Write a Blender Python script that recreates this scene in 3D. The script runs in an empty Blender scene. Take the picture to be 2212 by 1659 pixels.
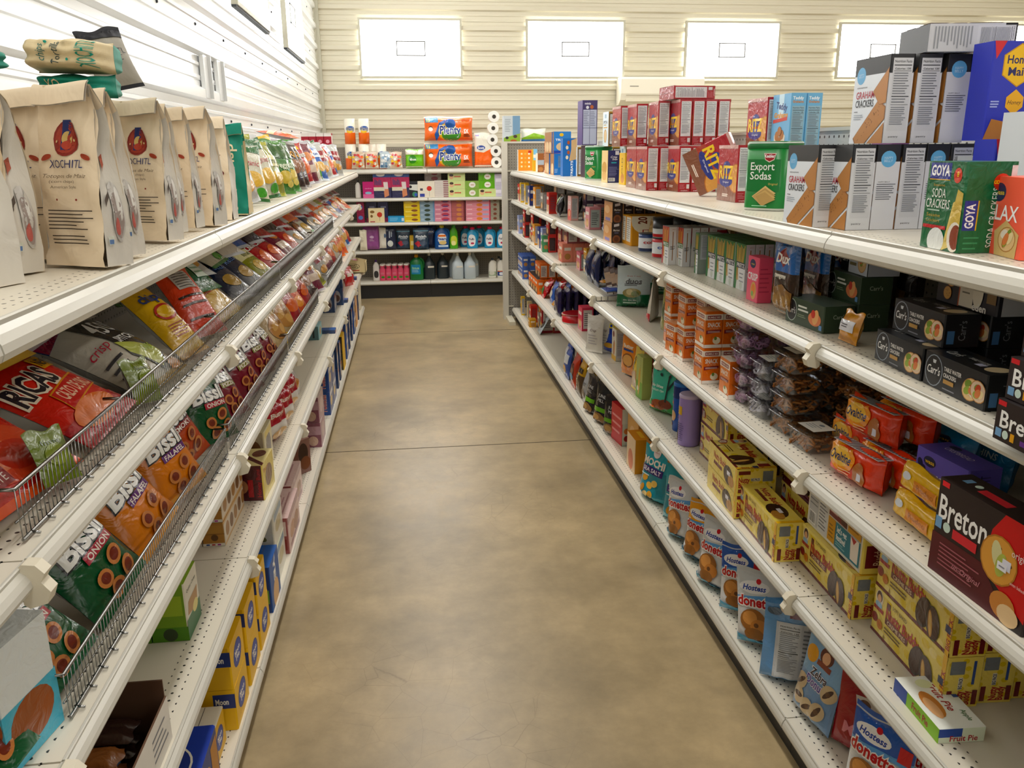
import bpy, math, random
from mathutils import Vector, Matrix
S = bpy.context.scene
COL = S.collection
D = math.radians

# ------------------------------------------------------------------ camera
CAM_Z = 1.60
FPX, YAW, PITCH, ROLL = 1783.6, 0.11776, 0.27670, -0.00819
cy, sy, cp, sp = math.cos(YAW), math.sin(YAW), math.cos(PITCH), math.sin(PITCH)
_fw = Vector((sy*cp, cy*cp, -sp)); _rt = Vector((cy, -sy, 0)); _up = _rt.cross(_fw)
_r2 = _rt*math.cos(ROLL) + _up*math.sin(ROLL); _u2 = _up*math.cos(ROLL) - _rt*math.sin(ROLL)
cam = bpy.data.cameras.new('camera'); cam.sensor_width = 36.0; cam.lens = FPX/2212*36; cam.clip_start = 0.02
cam_o = bpy.data.objects.new('camera', cam); COL.objects.link(cam_o)
cam_o.matrix_world = Matrix(((_r2.x, _u2.x, -_fw.x, 0), (_r2.y, _u2.y, -_fw.y, 0), (_r2.z, _u2.z, -_fw.z, CAM_Z), (0, 0, 0, 1)))
S.camera = cam_o

def ray(px, py):
    a, b = (px-1106)/FPX, -(py-829.5)/FPX
    return _fw + _r2*a + _u2*b
def spot(px, py, z):
    """the point of the horizontal plane at height z that the photograph shows at a pixel"""
    d = ray(px, py); k = (z-CAM_Z)/d.z
    return Vector((d.x*k, d.y*k, z))
def spot_y(px, py, y):
    d = ray(px, py); k = y/d.y
    return Vector((d.x*k, y, CAM_Z+d.z*k))

# ------------------------------------------------------------------ world, lamps, exposure
W = bpy.data.worlds.new('daylight'); S.world = W; W.use_nodes = True
W.node_tree.nodes['Background'].inputs[0].default_value = (0.85, 0.92, 1.0, 1)
W.node_tree.nodes['Background'].inputs[1].default_value = 1.0
S.view_settings.view_transform = 'Standard'; S.view_settings.look = 'None'
S.view_settings.gamma = 1.0; S.view_settings.use_curve_mapping = False
S.view_settings.exposure = 0.05
try:
    S.cycles.use_denoising = True; S.cycles.max_bounces = 10; S.cycles.diffuse_bounces = 5
    S.cycles.glossy_bounces = 4; S.cycles.transparent_max_bounces = 16; S.cycles.sample_clamp_indirect = 8
    S.cycles.caustics_reflective = False; S.cycles.caustics_refractive = False
except Exception:
    pass
WIN_STRENGTH = 9.0
FILL_PANE_STRENGTH = 1.0  # glow of the added, unseen panes behind the camera
LAMPS = []   # (x, y, length along y, watts, colour)
for x_, w_ in ((0.22, 1.0), (3.4, 0.8), (6.3, 0.7)):
    for y_ in (-1.6, 1.4, 4.4, 7.4):
        LAMPS.append((x_, y_, 2.4, (20, 28, 40, 40)[int((y_+1.6)/3+.1)]*w_, (1.0, 0.98, 0.95)))
for x_, y_, l_, wt_, c_ in LAMPS:
    ld = bpy.data.lights.new('strip_light', 'AREA'); ld.shape = 'RECTANGLE'; ld.size = 0.28; ld.size_y = l_
    ld.energy = wt_; ld.color = c_
    lo = bpy.data.objects.new('strip_light', ld); COL.objects.link(lo); lo.location = (x_, y_, 4.22)

# ------------------------------------------------------------------ colour and materials
def lin(v): return v/12.92 if v <= 0.04045 else ((v+0.055)/1.055)**2.4
_cc = {}
def C(h, m=0.0):
    if not isinstance(h, str): return h
    k = (h, m)
    if k not in _cc:
        if len(h) == 3: h = ''.join(c*2 for c in h)
        _cc[k] = tuple(lin(int(h[i:i+2], 16)/255) for i in (0, 2, 4)) + (m,)
    return _cc[k]

def new_mat(name):
    m = bpy.data.materials.new(name); m.use_nodes = True
    nt = m.node_tree; return m, nt, nt.nodes['Principled BSDF']
def N(nt, t, **k):
    n = nt.nodes.new(t)
    for a, b in k.items():
        if a.startswith('i_'):
            s = a[2:]; n.inputs[int(s) if s.isdigit() else s].default_value = b
        else: setattr(n, a, b)
    return n
def print_mat(name, rough, bump=0.0, scale=20.0, spec=0.5, coat=0.0):
    m, nt, b = new_mat(name)
    a = N(nt, 'ShaderNodeAttribute', attribute_name='Col')
    nt.links.new(a.outputs['Color'], b.inputs['Base Color'])
    nt.links.new(a.outputs['Alpha'], b.inputs['Metallic'])
    b.inputs['Roughness'].default_value = rough; b.inputs['Specular IOR Level'].default_value = spec
    b.inputs['Coat Weight'].default_value = coat; b.inputs['Coat Roughness'].default_value = 0.12
    if bump:
        tc = N(nt, 'ShaderNodeTexCoord')
        n1 = N(nt, 'ShaderNodeTexNoise', i_Scale=scale, i_Detail=3.0, i_Distortion=1.2)
        bp = N(nt, 'ShaderNodeBump', i_Strength=bump, i_Distance=0.012)
        nt.links.new(tc.outputs['Object'], n1.inputs['Vector']); nt.links.new(n1.outputs[0], bp.inputs['Height'])
        nt.links.new(bp.outputs[0], b.inputs['Normal'])
        nt.links.new(bp.outputs[0], b.inputs['Coat Normal'])
    return m
M = {}
M['card'] = print_mat('printed_card', 0.42)
M['film'] = print_mat('glossy_film', 0.24, 0.45, 17.0, 0.6, 0.35)
M['wrap'] = print_mat('wrinkled_wrap', 0.28, 0.30, 30.0, 0.6, 0.2)
M['paper'] = print_mat('kraft_paper', 0.62, 0.25, 14.0, 0.35)
M['plastic'] = print_mat('moulded_plastic', 0.32)
M['matte'] = print_mat('matte_surface', 0.75, 0, 1, 0.25)
def flat_mat(name, col, rough=0.5, metal=0.0):
    m, nt, b = new_mat(name); b.inputs['Base Color'].default_value = C(col)[:3]+(1,)
    b.inputs['Roughness'].default_value = rough; b.inputs['Metallic'].default_value = metal
    return m
M['chrome'] = flat_mat('chromed_wire', '9a9a98', 0.25, 1.0)
M['kick'] = flat_mat('black_kick_plate', '1d1d1e', 0.45)
M['clip'] = flat_mat('beige_plastic', 'd8d0bb', 0.45)
M['rail'] = flat_mat('painted_price_rail', 'c6c3b8', 0.30)
M['trimw'] = flat_mat('window_trim', 'bdbaa8', 0.45)
M['vent'] = flat_mat('vent_trim', '5e5c52', 0.5)
M['seal'] = flat_mat('dark_rubber', '2a2e33', 0.6)

def holes_mat(name, base, hole, px, py, r, y_from=None, y_to=None, rough=0.4, axis=('x', 'y'), stag=True):
    """painted steel with a regular pattern of punched holes in object space"""
    m, nt, b = new_mat(name); L = nt.links.new
    tc = N(nt, 'ShaderNodeTexCoord'); sx = N(nt, 'ShaderNodeSeparateXYZ'); L(tc.outputs['Object'], sx.inputs[0])
    def mth(op, a, bv=None, c=None):
        n = N(nt, 'ShaderNodeMath', operation=op)
        for i, v in enumerate((a, bv, c)):
            if v is None: continue
            if isinstance(v, (int, float)): n.inputs[i].default_value = v
            else: L(v, n.inputs[i])
        return n.outputs[0]
    ax = {'x': sx.outputs[0], 'y': sx.outputs[1], 'z': sx.outputs[2]}
    u, v = ax[axis[0]], ax[axis[1]]
    vv = mth('DIVIDE', v, py); row = mth('FLOOR', vv)
    uu = mth('DIVIDE', u, px)
    if stag: uu = mth('ADD', uu, mth('MULTIPLY', mth('MODULO', mth('ABSOLUTE', row), 2.0), 0.5))
    fu = mth('MULTIPLY', mth('SUBTRACT', mth('FRACT', uu), 0.5), px)
    fv = mth('MULTIPLY', mth('SUBTRACT', mth('FRACT', vv), 0.5), py)
    d = mth('SQRT', mth('ADD', mth('MULTIPLY', fu, fu), mth('MULTIPLY', fv, fv)))
    k = mth('LESS_THAN', d, r)
    if y_from is not None:
        k = mth('MULTIPLY', k, mth('MULTIPLY', mth('GREATER_THAN', v, y_from), mth('LESS_THAN', v, y_to)))
    mx = N(nt, 'ShaderNodeMix', data_type='RGBA'); L(k, mx.inputs[0])
    mx.inputs[6].default_value = C(base)[:3]+(1,); mx.inputs[7].default_value = C(hole)[:3]+(1,)
    L(mx.outputs[2], b.inputs['Base Color']); b.inputs['Roughness'].default_value = rough
    return m
M['deck'] = holes_mat('punched_shelf_steel', 'd9d2c1', '2b2926', 0.0254, 0.019, 0.0032, 0.028, 0.0665, 0.33)
M['peg'] = holes_mat('pegboard', '8b857a', '33302b', 0.0254, 0.0254, 0.0036, None, None, 0.6, ('x', 'z'), False)
M['slot'] = holes_mat('slotted_upright_steel', 'c9c5b8', '1b1b1b', 0.10, 0.0254, 0.0065, None, None, 0.4, ('x', 'z'), False)
M['railholes'] = holes_mat('punched_top_rail', 'b9bab6', '2b2926', 0.035, 0.03, 0.005, None, None, 0.4, ('x', 'z'), False)

m, nt, b = new_mat('sealed_concrete'); L = nt.links.new
tc = N(nt, 'ShaderNodeTexCoord')
n1 = N(nt, 'ShaderNodeTexNoise', i_Scale=1.7, i_Detail=8.0, i_Roughness=0.62); L(tc.outputs['Object'], n1.inputs[0])
n2 = N(nt, 'ShaderNodeTexNoise', i_Scale=9.0, i_Detail=8.0, i_Roughness=0.7); L(tc.outputs['Object'], n2.inputs[0])
n3 = N(nt, 'ShaderNodeTexVoronoi', i_Scale=9.0, feature='DISTANCE_TO_EDGE')
n3w = N(nt, 'ShaderNodeMix', data_type='RGBA', i_0=0.012); L(tc.outputs['Object'], n3w.inputs[6]); L(n2.outputs[1], n3w.inputs[7])
L(n3w.outputs[2], n3.inputs['Vector'])
r1 = N(nt, 'ShaderNodeValToRGB'); L(n1.outputs[0], r1.inputs[0])
r1.color_ramp.elements[0].position = .33; r1.color_ramp.elements[0].color = C('92805f')[:3]+(1,)
r1.color_ramp.elements[1].position = .68; r1.color_ramp.elements[1].color = C('bda67c')[:3]+(1,)
r2 = N(nt, 'ShaderNodeValToRGB'); L(n2.outputs[0], r2.inputs[0])
r2.color_ramp.elements[0].position = .3; r2.color_ramp.elements[0].color = (.66, .66, .66, 1)
r2.color_ramp.elements[1].position = .7; r2.color_ramp.elements[1].color = (1, 1, 1, 1)
mm = N(nt, 'ShaderNodeMix', data_type='RGBA', blend_type='MULTIPLY', i_0=0.75); L(r1.outputs[0], mm.inputs[6]); L(r2.outputs[0], mm.inputs[7])
r3 = N(nt, 'ShaderNodeValToRGB'); L(n3.outputs['Distance'], r3.inputs[0])
r3.color_ramp.elements[0].position = 0.0; r3.color_ramp.elements[0].color = (.50, .47, .42, 1)
r3.color_ramp.elements[1].position = .010; r3.color_ramp.elements[1].color = (1, 1, 1, 1)
n4 = N(nt, 'ShaderNodeTexNoise', i_Scale=0.8, i_Detail=2.0); L(tc.outputs['Object'], n4.inputs[0])
r4 = N(nt, 'ShaderNodeMapRange', i_1=0.46, i_2=0.62, i_3=0.0, i_4=0.7); L(n4.outputs[0], r4.inputs[0])
m3 = N(nt, 'ShaderNodeMix', data_type='RGBA', blend_type='MULTIPLY'); L(r4.outputs[0], m3.inputs[0]); L(mm.outputs[2], m3.inputs[6]); L(r3.outputs[0], m3.inputs[7])
L(m3.outputs[2], b.inputs['Base Color'])
rr = N(nt, 'ShaderNodeMapRange', i_3=0.25, i_4=0.42); L(n2.outputs[0], rr.inputs[0]); L(rr.outputs[0], b.inputs['Roughness'])
bp = N(nt, 'ShaderNodeBump', i_Strength=0.06, i_Distance=0.01); L(n2.outputs[0], bp.inputs['Height']); L(bp.outputs[0], b.inputs['Normal'])
M['floor'] = m
def wall_mat(name, col, rough, spec):
    m, nt, b = new_mat(name); L = nt.links.new
    tc = N(nt, 'ShaderNodeTexCoord'); n1 = N(nt, 'ShaderNodeTexNoise', i_Scale=1.6, i_Detail=4.0); L(tc.outputs['Object'], n1.inputs[0])
    r = N(nt, 'ShaderNodeMapRange', i_3=rough-.07, i_4=rough+.07); L(n1.outputs[0], r.inputs[0]); L(r.outputs[0], b.inputs['Roughness'])
    b.inputs['Base Color'].default_value = C(col)[:3]+(1,); b.inputs['Specular IOR Level'].default_value = spec
    bp = N(nt, 'ShaderNodeBump', i_Strength=0.12, i_Distance=0.02); L(n1.outputs[0], bp.inputs['Height']); L(bp.outputs[0], b.inputs['Normal'])
    return m
M['wall'] = wall_mat('cream_ribbed_steel', 'd3cdb8', 0.42, 0.5)
M['wallL'] = wall_mat('white_ribbed_steel', 'f0f2f2', 0.24, 1.0)
M['ceil'] = flat_mat('white_ceiling_sheet', 'eeece6', 0.7)
for k_, s_ in (('glaze', WIN_STRENGTH), ('fill_pane', FILL_PANE_STRENGTH)):
    m, nt, b = new_mat('daylit_and_fill_glazing')
    b.inputs['Base Color'].default_value = (.9, .9, .9, 1); b.inputs['Emission Color'].default_value = (0.97, 0.985, 1, 1)
    b.inputs['Emission Strength'].default_value = s_; M[k_] = m
m, nt, b = new_mat('lamp_diffuser'); b.inputs['Emission Color'].default_value = (1, .97, .92, 1); b.inputs['Emission Strength'].default_value = 3.0; M['lamp'] = m
m, nt, b = new_mat('clear_plastic'); out = nt.nodes['Material Output']
tr = N(nt, 'ShaderNodeBsdfTransparent'); tr.inputs[0].default_value = (.93, .94, .95, 1)
gl = N(nt, 'ShaderNodeBsdfGlossy', i_Roughness=0.08); fr = N(nt, 'ShaderNodeLayerWeight', i_Blend=0.35)
ad = N(nt, 'ShaderNodeMath', operation='MULTIPLY_ADD', i_1=0.35, i_2=0.04); nt.links.new(fr.outputs['Facing'], ad.inputs[0])
mx = N(nt, 'ShaderNodeMixShader'); nt.links.new(ad.outputs[0], mx.inputs[0]); nt.links.new(tr.outputs[0], mx.inputs[1]); nt.links.new(gl.outputs[0], mx.inputs[2])
nt.links.new(mx.outputs[0], out.inputs[0]); M['clear'] = m
# ------------------------------------------------------------------ mesh builder
_ik = {}
def ink(c):
    """printing inks and plastics: a little deeper and purer than the sampled swatches"""
    if c not in _ik:
        r, g, b_ = c[:3]; l = .3*r+.59*g+.11*b_
        q = [max(0.0, l+(x-l)*1.14) for x in (r, g, b_)]
        _ik[c] = tuple(x**1.13 for x in q)+(c[3],)
    return _ik[c]
class MB:
    def __init__(s): s.v = []; s.f = []; s.c = []; s.s = []
    def poly(s, pts, col, smooth=False):
        n = len(s.v); s.v.extend(tuple(p) for p in pts); s.f.append(tuple(range(n, n+len(pts)))); s.c.append(C(col)); s.s.append(smooth)
    def box(s, a, b_, col, cols=None):
        x0, y0, z0 = a; x1, y1, z1 = b_; n = len(s.v)
        s.v += [(x0,y0,z0),(x1,y0,z0),(x1,y1,z0),(x0,y1,z0),(x0,y0,z1),(x1,y0,z1),(x1,y1,z1),(x0,y1,z1)]
        for k, q in zip('FRKLTB', ((0,1,5,4),(1,2,6,5),(2,3,7,6),(3,0,4,7),(4,5,6,7),(3,2,1,0))):
            s.f.append(tuple(n+i for i in q)); s.c.append(C((cols or {}).get(k, col))); s.s.append(False)
    def grid(s, fn, nu, nv, col, wrap=False, smooth=True):
        """fn(u, v) over a grid; col may be a function of u, v"""
        n = len(s.v); cu = nu if wrap else nu+1
        for j in range(nv+1):
            for i in range(cu): s.v.append(tuple(fn(i/nu, j/nv)))
        for j in range(nv):
            for i in range(nu):
                a = n+j*cu+i; b_ = n+j*cu+(i+1) % cu if wrap else a+1
                s.f.append((a, b_, b_+cu, a+cu)); s.s.append(smooth)
                s.c.append(C(col((i+.5)/nu, (j+.5)/nv) if callable(col) else col))
    def loft(s, secs, n, col, caps=True, power=2.0):
        """secs: (z, rx, ry, cx, cy, colour or None)"""
        base = len(s.v)
        for z, rx, ry, cx, cy_ in [q[:5] for q in secs]:
            for i in range(n):
                a = 2*math.pi*i/n; c_, s_ = math.cos(a), math.sin(a)
                s.v.append((cx+rx*math.copysign(abs(c_)**(2/power), c_), cy_+ry*math.copysign(abs(s_)**(2/power), s_), z))
        for j in range(len(secs)-1):
            cc = secs[j][5] if len(secs[j]) > 5 and secs[j][5] else col
            for i in range(n):
                a = base+j*n+i; b_ = base+j*n+(i+1) % n
                s.f.append((a, b_, b_+n, a+n)); s.c.append(C(cc)); s.s.append(True)
        if caps:
            s.f.append(tuple(base+n-1-i for i in range(n))); s.c.append(C(col)); s.s.append(False)
            s.f.append(tuple(base+(len(secs)-1)*n+i for i in range(n))); s.c.append(C(secs[-1][5] if len(secs[-1]) > 5 and secs[-1][5] else col)); s.s.append(False)
    def tube(s, path, r, col, n=6, close=False):
        path = [Vector(p) for p in path]; base = len(s.v); m_ = len(path)
        up = Vector((0.13, 0.31, 0.94))
        for k, p in enumerate(path):
            a = path[(k+1) % m_] if close or k < m_-1 else p; q = path[k-1] if close or k > 0 else p
            t = (a-q).normalized(); x = t.cross(up).normalized(); y = x.cross(t)
            for i in range(n):
                w = 2*math.pi*i/n; s.v.append(tuple(p+x*(r*math.cos(w))+y*(r*math.sin(w))))
        for k in range(m_ if close else m_-1):
            for i in range(n):
                a = base+k*n+i; b_ = base+k*n+(i+1) % n; c_ = base+((k+1) % m_)*n+(i+1) % n; d = base+((k+1) % m_)*n+i
                s.f.append((a, b_, c_, d)); s.c.append(C(col)); s.s.append(True)
        if not close:
            s.f.append(tuple(base+n-1-i for i in range(n))); s.c.append(C(col)); s.s.append(False)
            s.f.append(tuple(base+(m_-1)*n+i for i in range(n))); s.c.append(C(col)); s.s.append(False)
    def extrude(s, prof, x0, x1, col, axis='x'):
        """open profile of (y, z) points swept along x (or (x, z) along y)"""
        n = len(s.v); m_ = len(prof)
        for q in (x0, x1):
            for a, z in prof: s.v.append((q, a, z) if axis == 'x' else (a, q, z))
        for i in range(m_-1):
            s.f.append((n+i, n+i+1, n+m_+i+1, n+m_+i)); s.c.append(C(col)); s.s.append(False)
    def mesh(s, name, mat):
        me = bpy.data.meshes.new(name); me.from_pydata(s.v, [], s.f)
        at = me.attributes.new('Col', 'FLOAT_COLOR', 'FACE')
        at.data.foreach_set('color', [x for c in s.c for x in ink(c)])
        me.polygons.foreach_set('use_smooth', s.s)
        me.materials.append(M[mat] if isinstance(mat, str) else mat); me.update()
        return me

def link(name, me, parent=None, mat=None):
    o = bpy.data.objects.new(name, me); COL.objects.link(o)
    if parent is not None: o.parent = parent
    if mat is not None: o.matrix_basis = mat
    return o
def structure(name, mb, mat, parent=None, loc=None, label=None):
    o = link(name, mb.mesh(name, mat), parent)
    if loc: o.location = loc
    if parent is None: o['kind'] = 'structure'
    if label: o['label'] = label; o['category'] = 'structure'
    return o

# ------------------------------------------------------------------ lettering and printed artwork
_tc = {}
def text_tris(txt, bold=0.0, shear=0.0):
    k = (txt, bold, shear)
    if k in _tc: return _tc[k]
    cu = bpy.data.curves.new('lettering', 'FONT'); cu.body = txt; cu.size = 1.0; cu.resolution_u = 2; cu.offset = bold; cu.shear = shear
    o = bpy.data.objects.new('lettering', cu); COL.objects.link(o)
    dg = bpy.context.evaluated_depsgraph_get(); me = o.evaluated_get(dg).to_mesh()
    me.calc_loop_triangles()
    vs = [(v.co.x, v.co.y) for v in me.vertices]; ts = [tuple(t.vertices) for t in me.loop_triangles]
    o.evaluated_get(dg).to_mesh_clear(); bpy.data.objects.remove(o); bpy.data.curves.remove(cu)
    if vs:
        x0 = min(v[0] for v in vs); x1 = max(v[0] for v in vs); cap = 0.72
        vs = [((x-(x0+x1)/2)/cap, (y-0.36)/cap) for x, y in vs]; w = (x1-x0)/cap
    else: w = 1.0
    _tc[k] = (vs, ts, w); return _tc[k]

def clip01(pts):
    for ax, lim, sg in ((0, 0.0, 1), (0, 1.0, -1), (1, 0.0, 1), (1, 1.0, -1)):
        out = []
        for i in range(len(pts)):
            a, b_ = pts[i-1], pts[i]; da, db = (a[ax]-lim)*sg, (b_[ax]-lim)*sg
            if (da < 0) != (db < 0):
                t = da/(da-db); out.append((a[0]+(b_[0]-a[0])*t, a[1]+(b_[1]-a[1])*t))
            if db >= 0: out.append(b_)
        pts = out
        if len(pts) < 3: return []
    return pts

class Paint:
    """draws flat artwork on a face of w x h metres; fn(u, v, lift) gives the point, curved faces get their pieces split up"""
    def __init__(s, mb, w, h, fn, curved=0.0, step=0.00009):
        s.mb, s.w, s.h, s.fn, s.curved, s.step, s.k = mb, w, h, fn, curved, step, (0.0012 if curved else 0.0002)
    def _out(s, pts, col):
        if s.curved:
            tris = [(pts[0], pts[i], pts[i+1]) for i in range(1, len(pts)-1)]
            s._tris(tris, col)
        else: s.mb.poly([s.fn(u, v, s.k) for u, v in pts], col)
    def _tris(s, tris, col):
        w, h, lim = s.w, s.h, s.curved
        st = list(tris); n = 0
        while st and n < 60000:
            n += 1
            t = st.pop(); best, bi = 0, 0
            for i in range(3):
                a, b_ = t[i], t[(i+1) % 3]; d = math.hypot((a[0]-b_[0])*w, (a[1]-b_[1])*h)
                if d > best: best, bi = d, i
            if best > lim:
                a, b_, c_ = t[bi], t[(bi+1) % 3], t[(bi+2) % 3]; m_ = ((a[0]+b_[0])/2, (a[1]+b_[1])/2)
                st.append((a, m_, c_)); st.append((m_, b_, c_))
            else: s.mb.poly([s.fn(u, v, s.k) for u, v in t], col, True)
    def p(s, pts, col, clip=True):
        if clip: pts = clip01(list(pts))
        if len(pts) >= 3: s._out(pts, col)
        s.k += s.step if not s.curved else 0.0003
    def r(s, x0, y0, x1, y1, col): s.p([(x0, y0), (x1, y0), (x1, y1), (x0, y1)], col)
    def e(s, cx, cy_, rx, ry, col, n=18, rot=0):
        a = D(rot); k = s.h/s.w; pts = []
        for i in range(n):
            t = 2*math.pi*i/n; x, y = rx*math.cos(t), ry*math.sin(t)*k
            pts.append((cx+x*math.cos(a)-y*math.sin(a), cy_+(x*math.sin(a)+y*math.cos(a))/k))
        s.p(pts, col)
    def o(s, cx, cy_, rm, col, n=16):
        """circle, radius rm as a share of the face width"""
        s.e(cx, cy_, rm, rm*s.w/s.h, col, n)
    def t(s, txt, cx, cy_, h, col, w=None, rot=0, b=0.0, sh=0.0):
        vs, ts, tw = text_tris(txt, b, sh)
        q = abs(round(rot)) % 180 == 90
        H = h*(s.w if q else s.h); sx = H
        if w is not None: sx = w*(s.h if q else s.w)/max(tw, 1e-6)
        a = D(rot); ca, sa = math.cos(a), math.sin(a)
        P = []
        for x, y in vs:
            x, y = x*sx, y*H
            P.append((cx+(x*ca-y*sa)/s.w, cy_+(x*sa+y*ca)/s.h))
        if s.curved:
            P = [(min(1, max(0, x)), min(1, max(0, y))) for x, y in P]
            s._tris([(P[i], P[j], P[k]) for i, j, k in ts], col)
        else:
            mb = s.mb; n = len(mb.v); mb.v.extend(tuple(s.fn(u, v, s.k)) for u, v in P)
            cc = C(col)
            for t_ in ts: mb.f.append(tuple(n+i for i in t_)); mb.c.append(cc); mb.s.append(False)
        s.k += s.step if not s.curved else 0.0003
    def ln(s, x0, y0, x1, y1, n, col, f=0.4, rag=True):
        """n ruled lines of small print"""
        rnd = random.Random(n*7+int(x0*100)); k0 = s.k
        for i in range(n):
            y = y1-(y1-y0)*(i+.5)/n; t = (y1-y0)/n*f/2; xe = x1-(x1-x0)*(rnd.random()*.35 if rag else 0)
            s.k = k0; s.r(x0, y-t, xe, y+t, col)
    def nf(s, x0, y0, x1, y1, bg='d9dadc', ink='26272b', rot=0):
        """nutrition table"""
        X = lambda a: x0+(x1-x0)*a; Y = lambda a: y0+(y1-y0)*a
        s.r(x0, y0, x1, y1, bg)
        if rot:
            for a, wd in ((.12, .02), (.22, .012), (.5, .02), (.66, .01)): s.r(X(a), Y(.06), X(a+wd), Y(.94), ink)
            s.t('Nutrition Facts', X(.07), (y0+y1)/2, .07*(x1-x0), ink, w=.8*(y1-y0), rot=90, b=.01)
            for i in range(9):
                a = .27+i*.075
                s.r(X(a), Y(.1), X(a+.018), Y(.6+.1*(i % 3)), '70737a')
            return
        s.t('Nutrition Facts', (x0+x1)/2, Y(.955), .035*(y1-y0), ink, w=.86*(x1-x0), b=.012)
        for a, wd in ((.895, .012), (.82, .006), (.47, .012), (.36, .005)): s.r(X(.06), Y(a), X(.94), Y(a+wd), ink)
        s.t('Calories 130', (x0+x1)/2, Y(.855), .026*(y1-y0), ink, w=.8*(x1-x0), b=.01)
        s.ln(X(.08), Y(.5), X(.94), Y(.81), 9, '777a80', .32); s.ln(X(.08), Y(.38), X(.8), Y(.46), 2, '777a80', .3)
        s.ln(X(.08), Y(.08), X(.94), Y(.34), 9, '8a8d93', .4)
    def bc(s, x0, y0, x1, y1, rot=0):
        s.r(x0, y0, x1, y1, 'f2f2f2'); rnd = random.Random(5); k0 = s.k; a = .06
        while a < .92:
            w_ = rnd.choice((.02, .02, .04)); s.k = k0
            if rot: s.r(x0+(x1-x0)*.08, y0+(y1-y0)*a, x1-(x1-x0)*.08, y0+(y1-y0)*(a+w_), '222')
            else: s.r(x0+(x1-x0)*a, y0+(y1-y0)*.1, x0+(x1-x0)*(a+w_), y1-(y1-y0)*.1, '222')
            a += w_+rnd.choice((.02, .035))

# ------------------------------------------------------------------ packages
PROTO = {}; PLACED = []; HULL = {}; SOFT = set()
def proto(key, name, cat, mesh, parts=()): PROTO[key] = (name, cat, mesh, parts)
LABELS = {}
def place(key, mat, label, group=None):
    name, cat, me, parts = PROTO[key]
    o = link(name, me); o.matrix_basis = mat
    o['label'] = label; o['category'] = cat; PLACED.append((o, key))
    if group: o['group'] = group
    for pn, pm, subs in parts:
        c = link(pn, pm, o)
        for sn, sm in subs: link(sn, sm, c)
    return o
def xf(loc, rz=0.0, lean=0.0, spin=0.0, roll=0.0):
    """spin turns the package in the plane of its face, lean tips it back, roll tips it sideways, rz faces it"""
    return Matrix.Translation(loc) @ Matrix.Rotation(D(rz), 4, 'Z') @ Matrix.Rotation(D(roll), 4, 'Y') @ Matrix.Rotation(D(-lean), 4, 'X') @ Matrix.Rotation(D(spin), 4, 'Y')

def settle(key, m_, zf, zc=None, xl=None, xh=None):
    """lifts and shifts a tilted package until it rests on its shelf and clears the rail, the back panel and the shelf above"""
    vs = PROTO[key][2].vertices; st = max(1, len(vs)//260); P_ = [m_ @ vs[i].co for i in range(0, len(vs), st)]
    z0 = min(q.z for q in P_); z1 = max(q.z for q in P_); x0 = min(q.x for q in P_); x1 = max(q.x for q in P_)
    dz = max(0.0, zf-z0)
    if zc is not None and z1+dz > zc: dz = max(zf-z0, zc-z1)
    dx = 0.0
    if xh is not None and x1 > xh: dx = xh-x1
    if xl is not None and x0+dx < xl: dx = xl-x0 if xh is None or x1-x0 < xh-xl else dx
    return Matrix.Translation((dx, 0, dz)) @ m_
def face_fn(face, w, d, h):
    x, y = w/2, d/2
    return {'F': lambda u, v, k: (-x+u*w, -y-k, v*h), 'R': lambda u, v, k: (x+k, -y+u*d, v*h),
            'L': lambda u, v, k: (-x-k, y-u*d, v*h), 'K': lambda u, v, k: (x-u*w, y+k, v*h),
            'T': lambda u, v, k: (-x+u*w, -y+v*d, h+k), 'B': lambda u, v, k: (-x+u*w, y-v*d, -k)}[face]
DIM = {}
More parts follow.
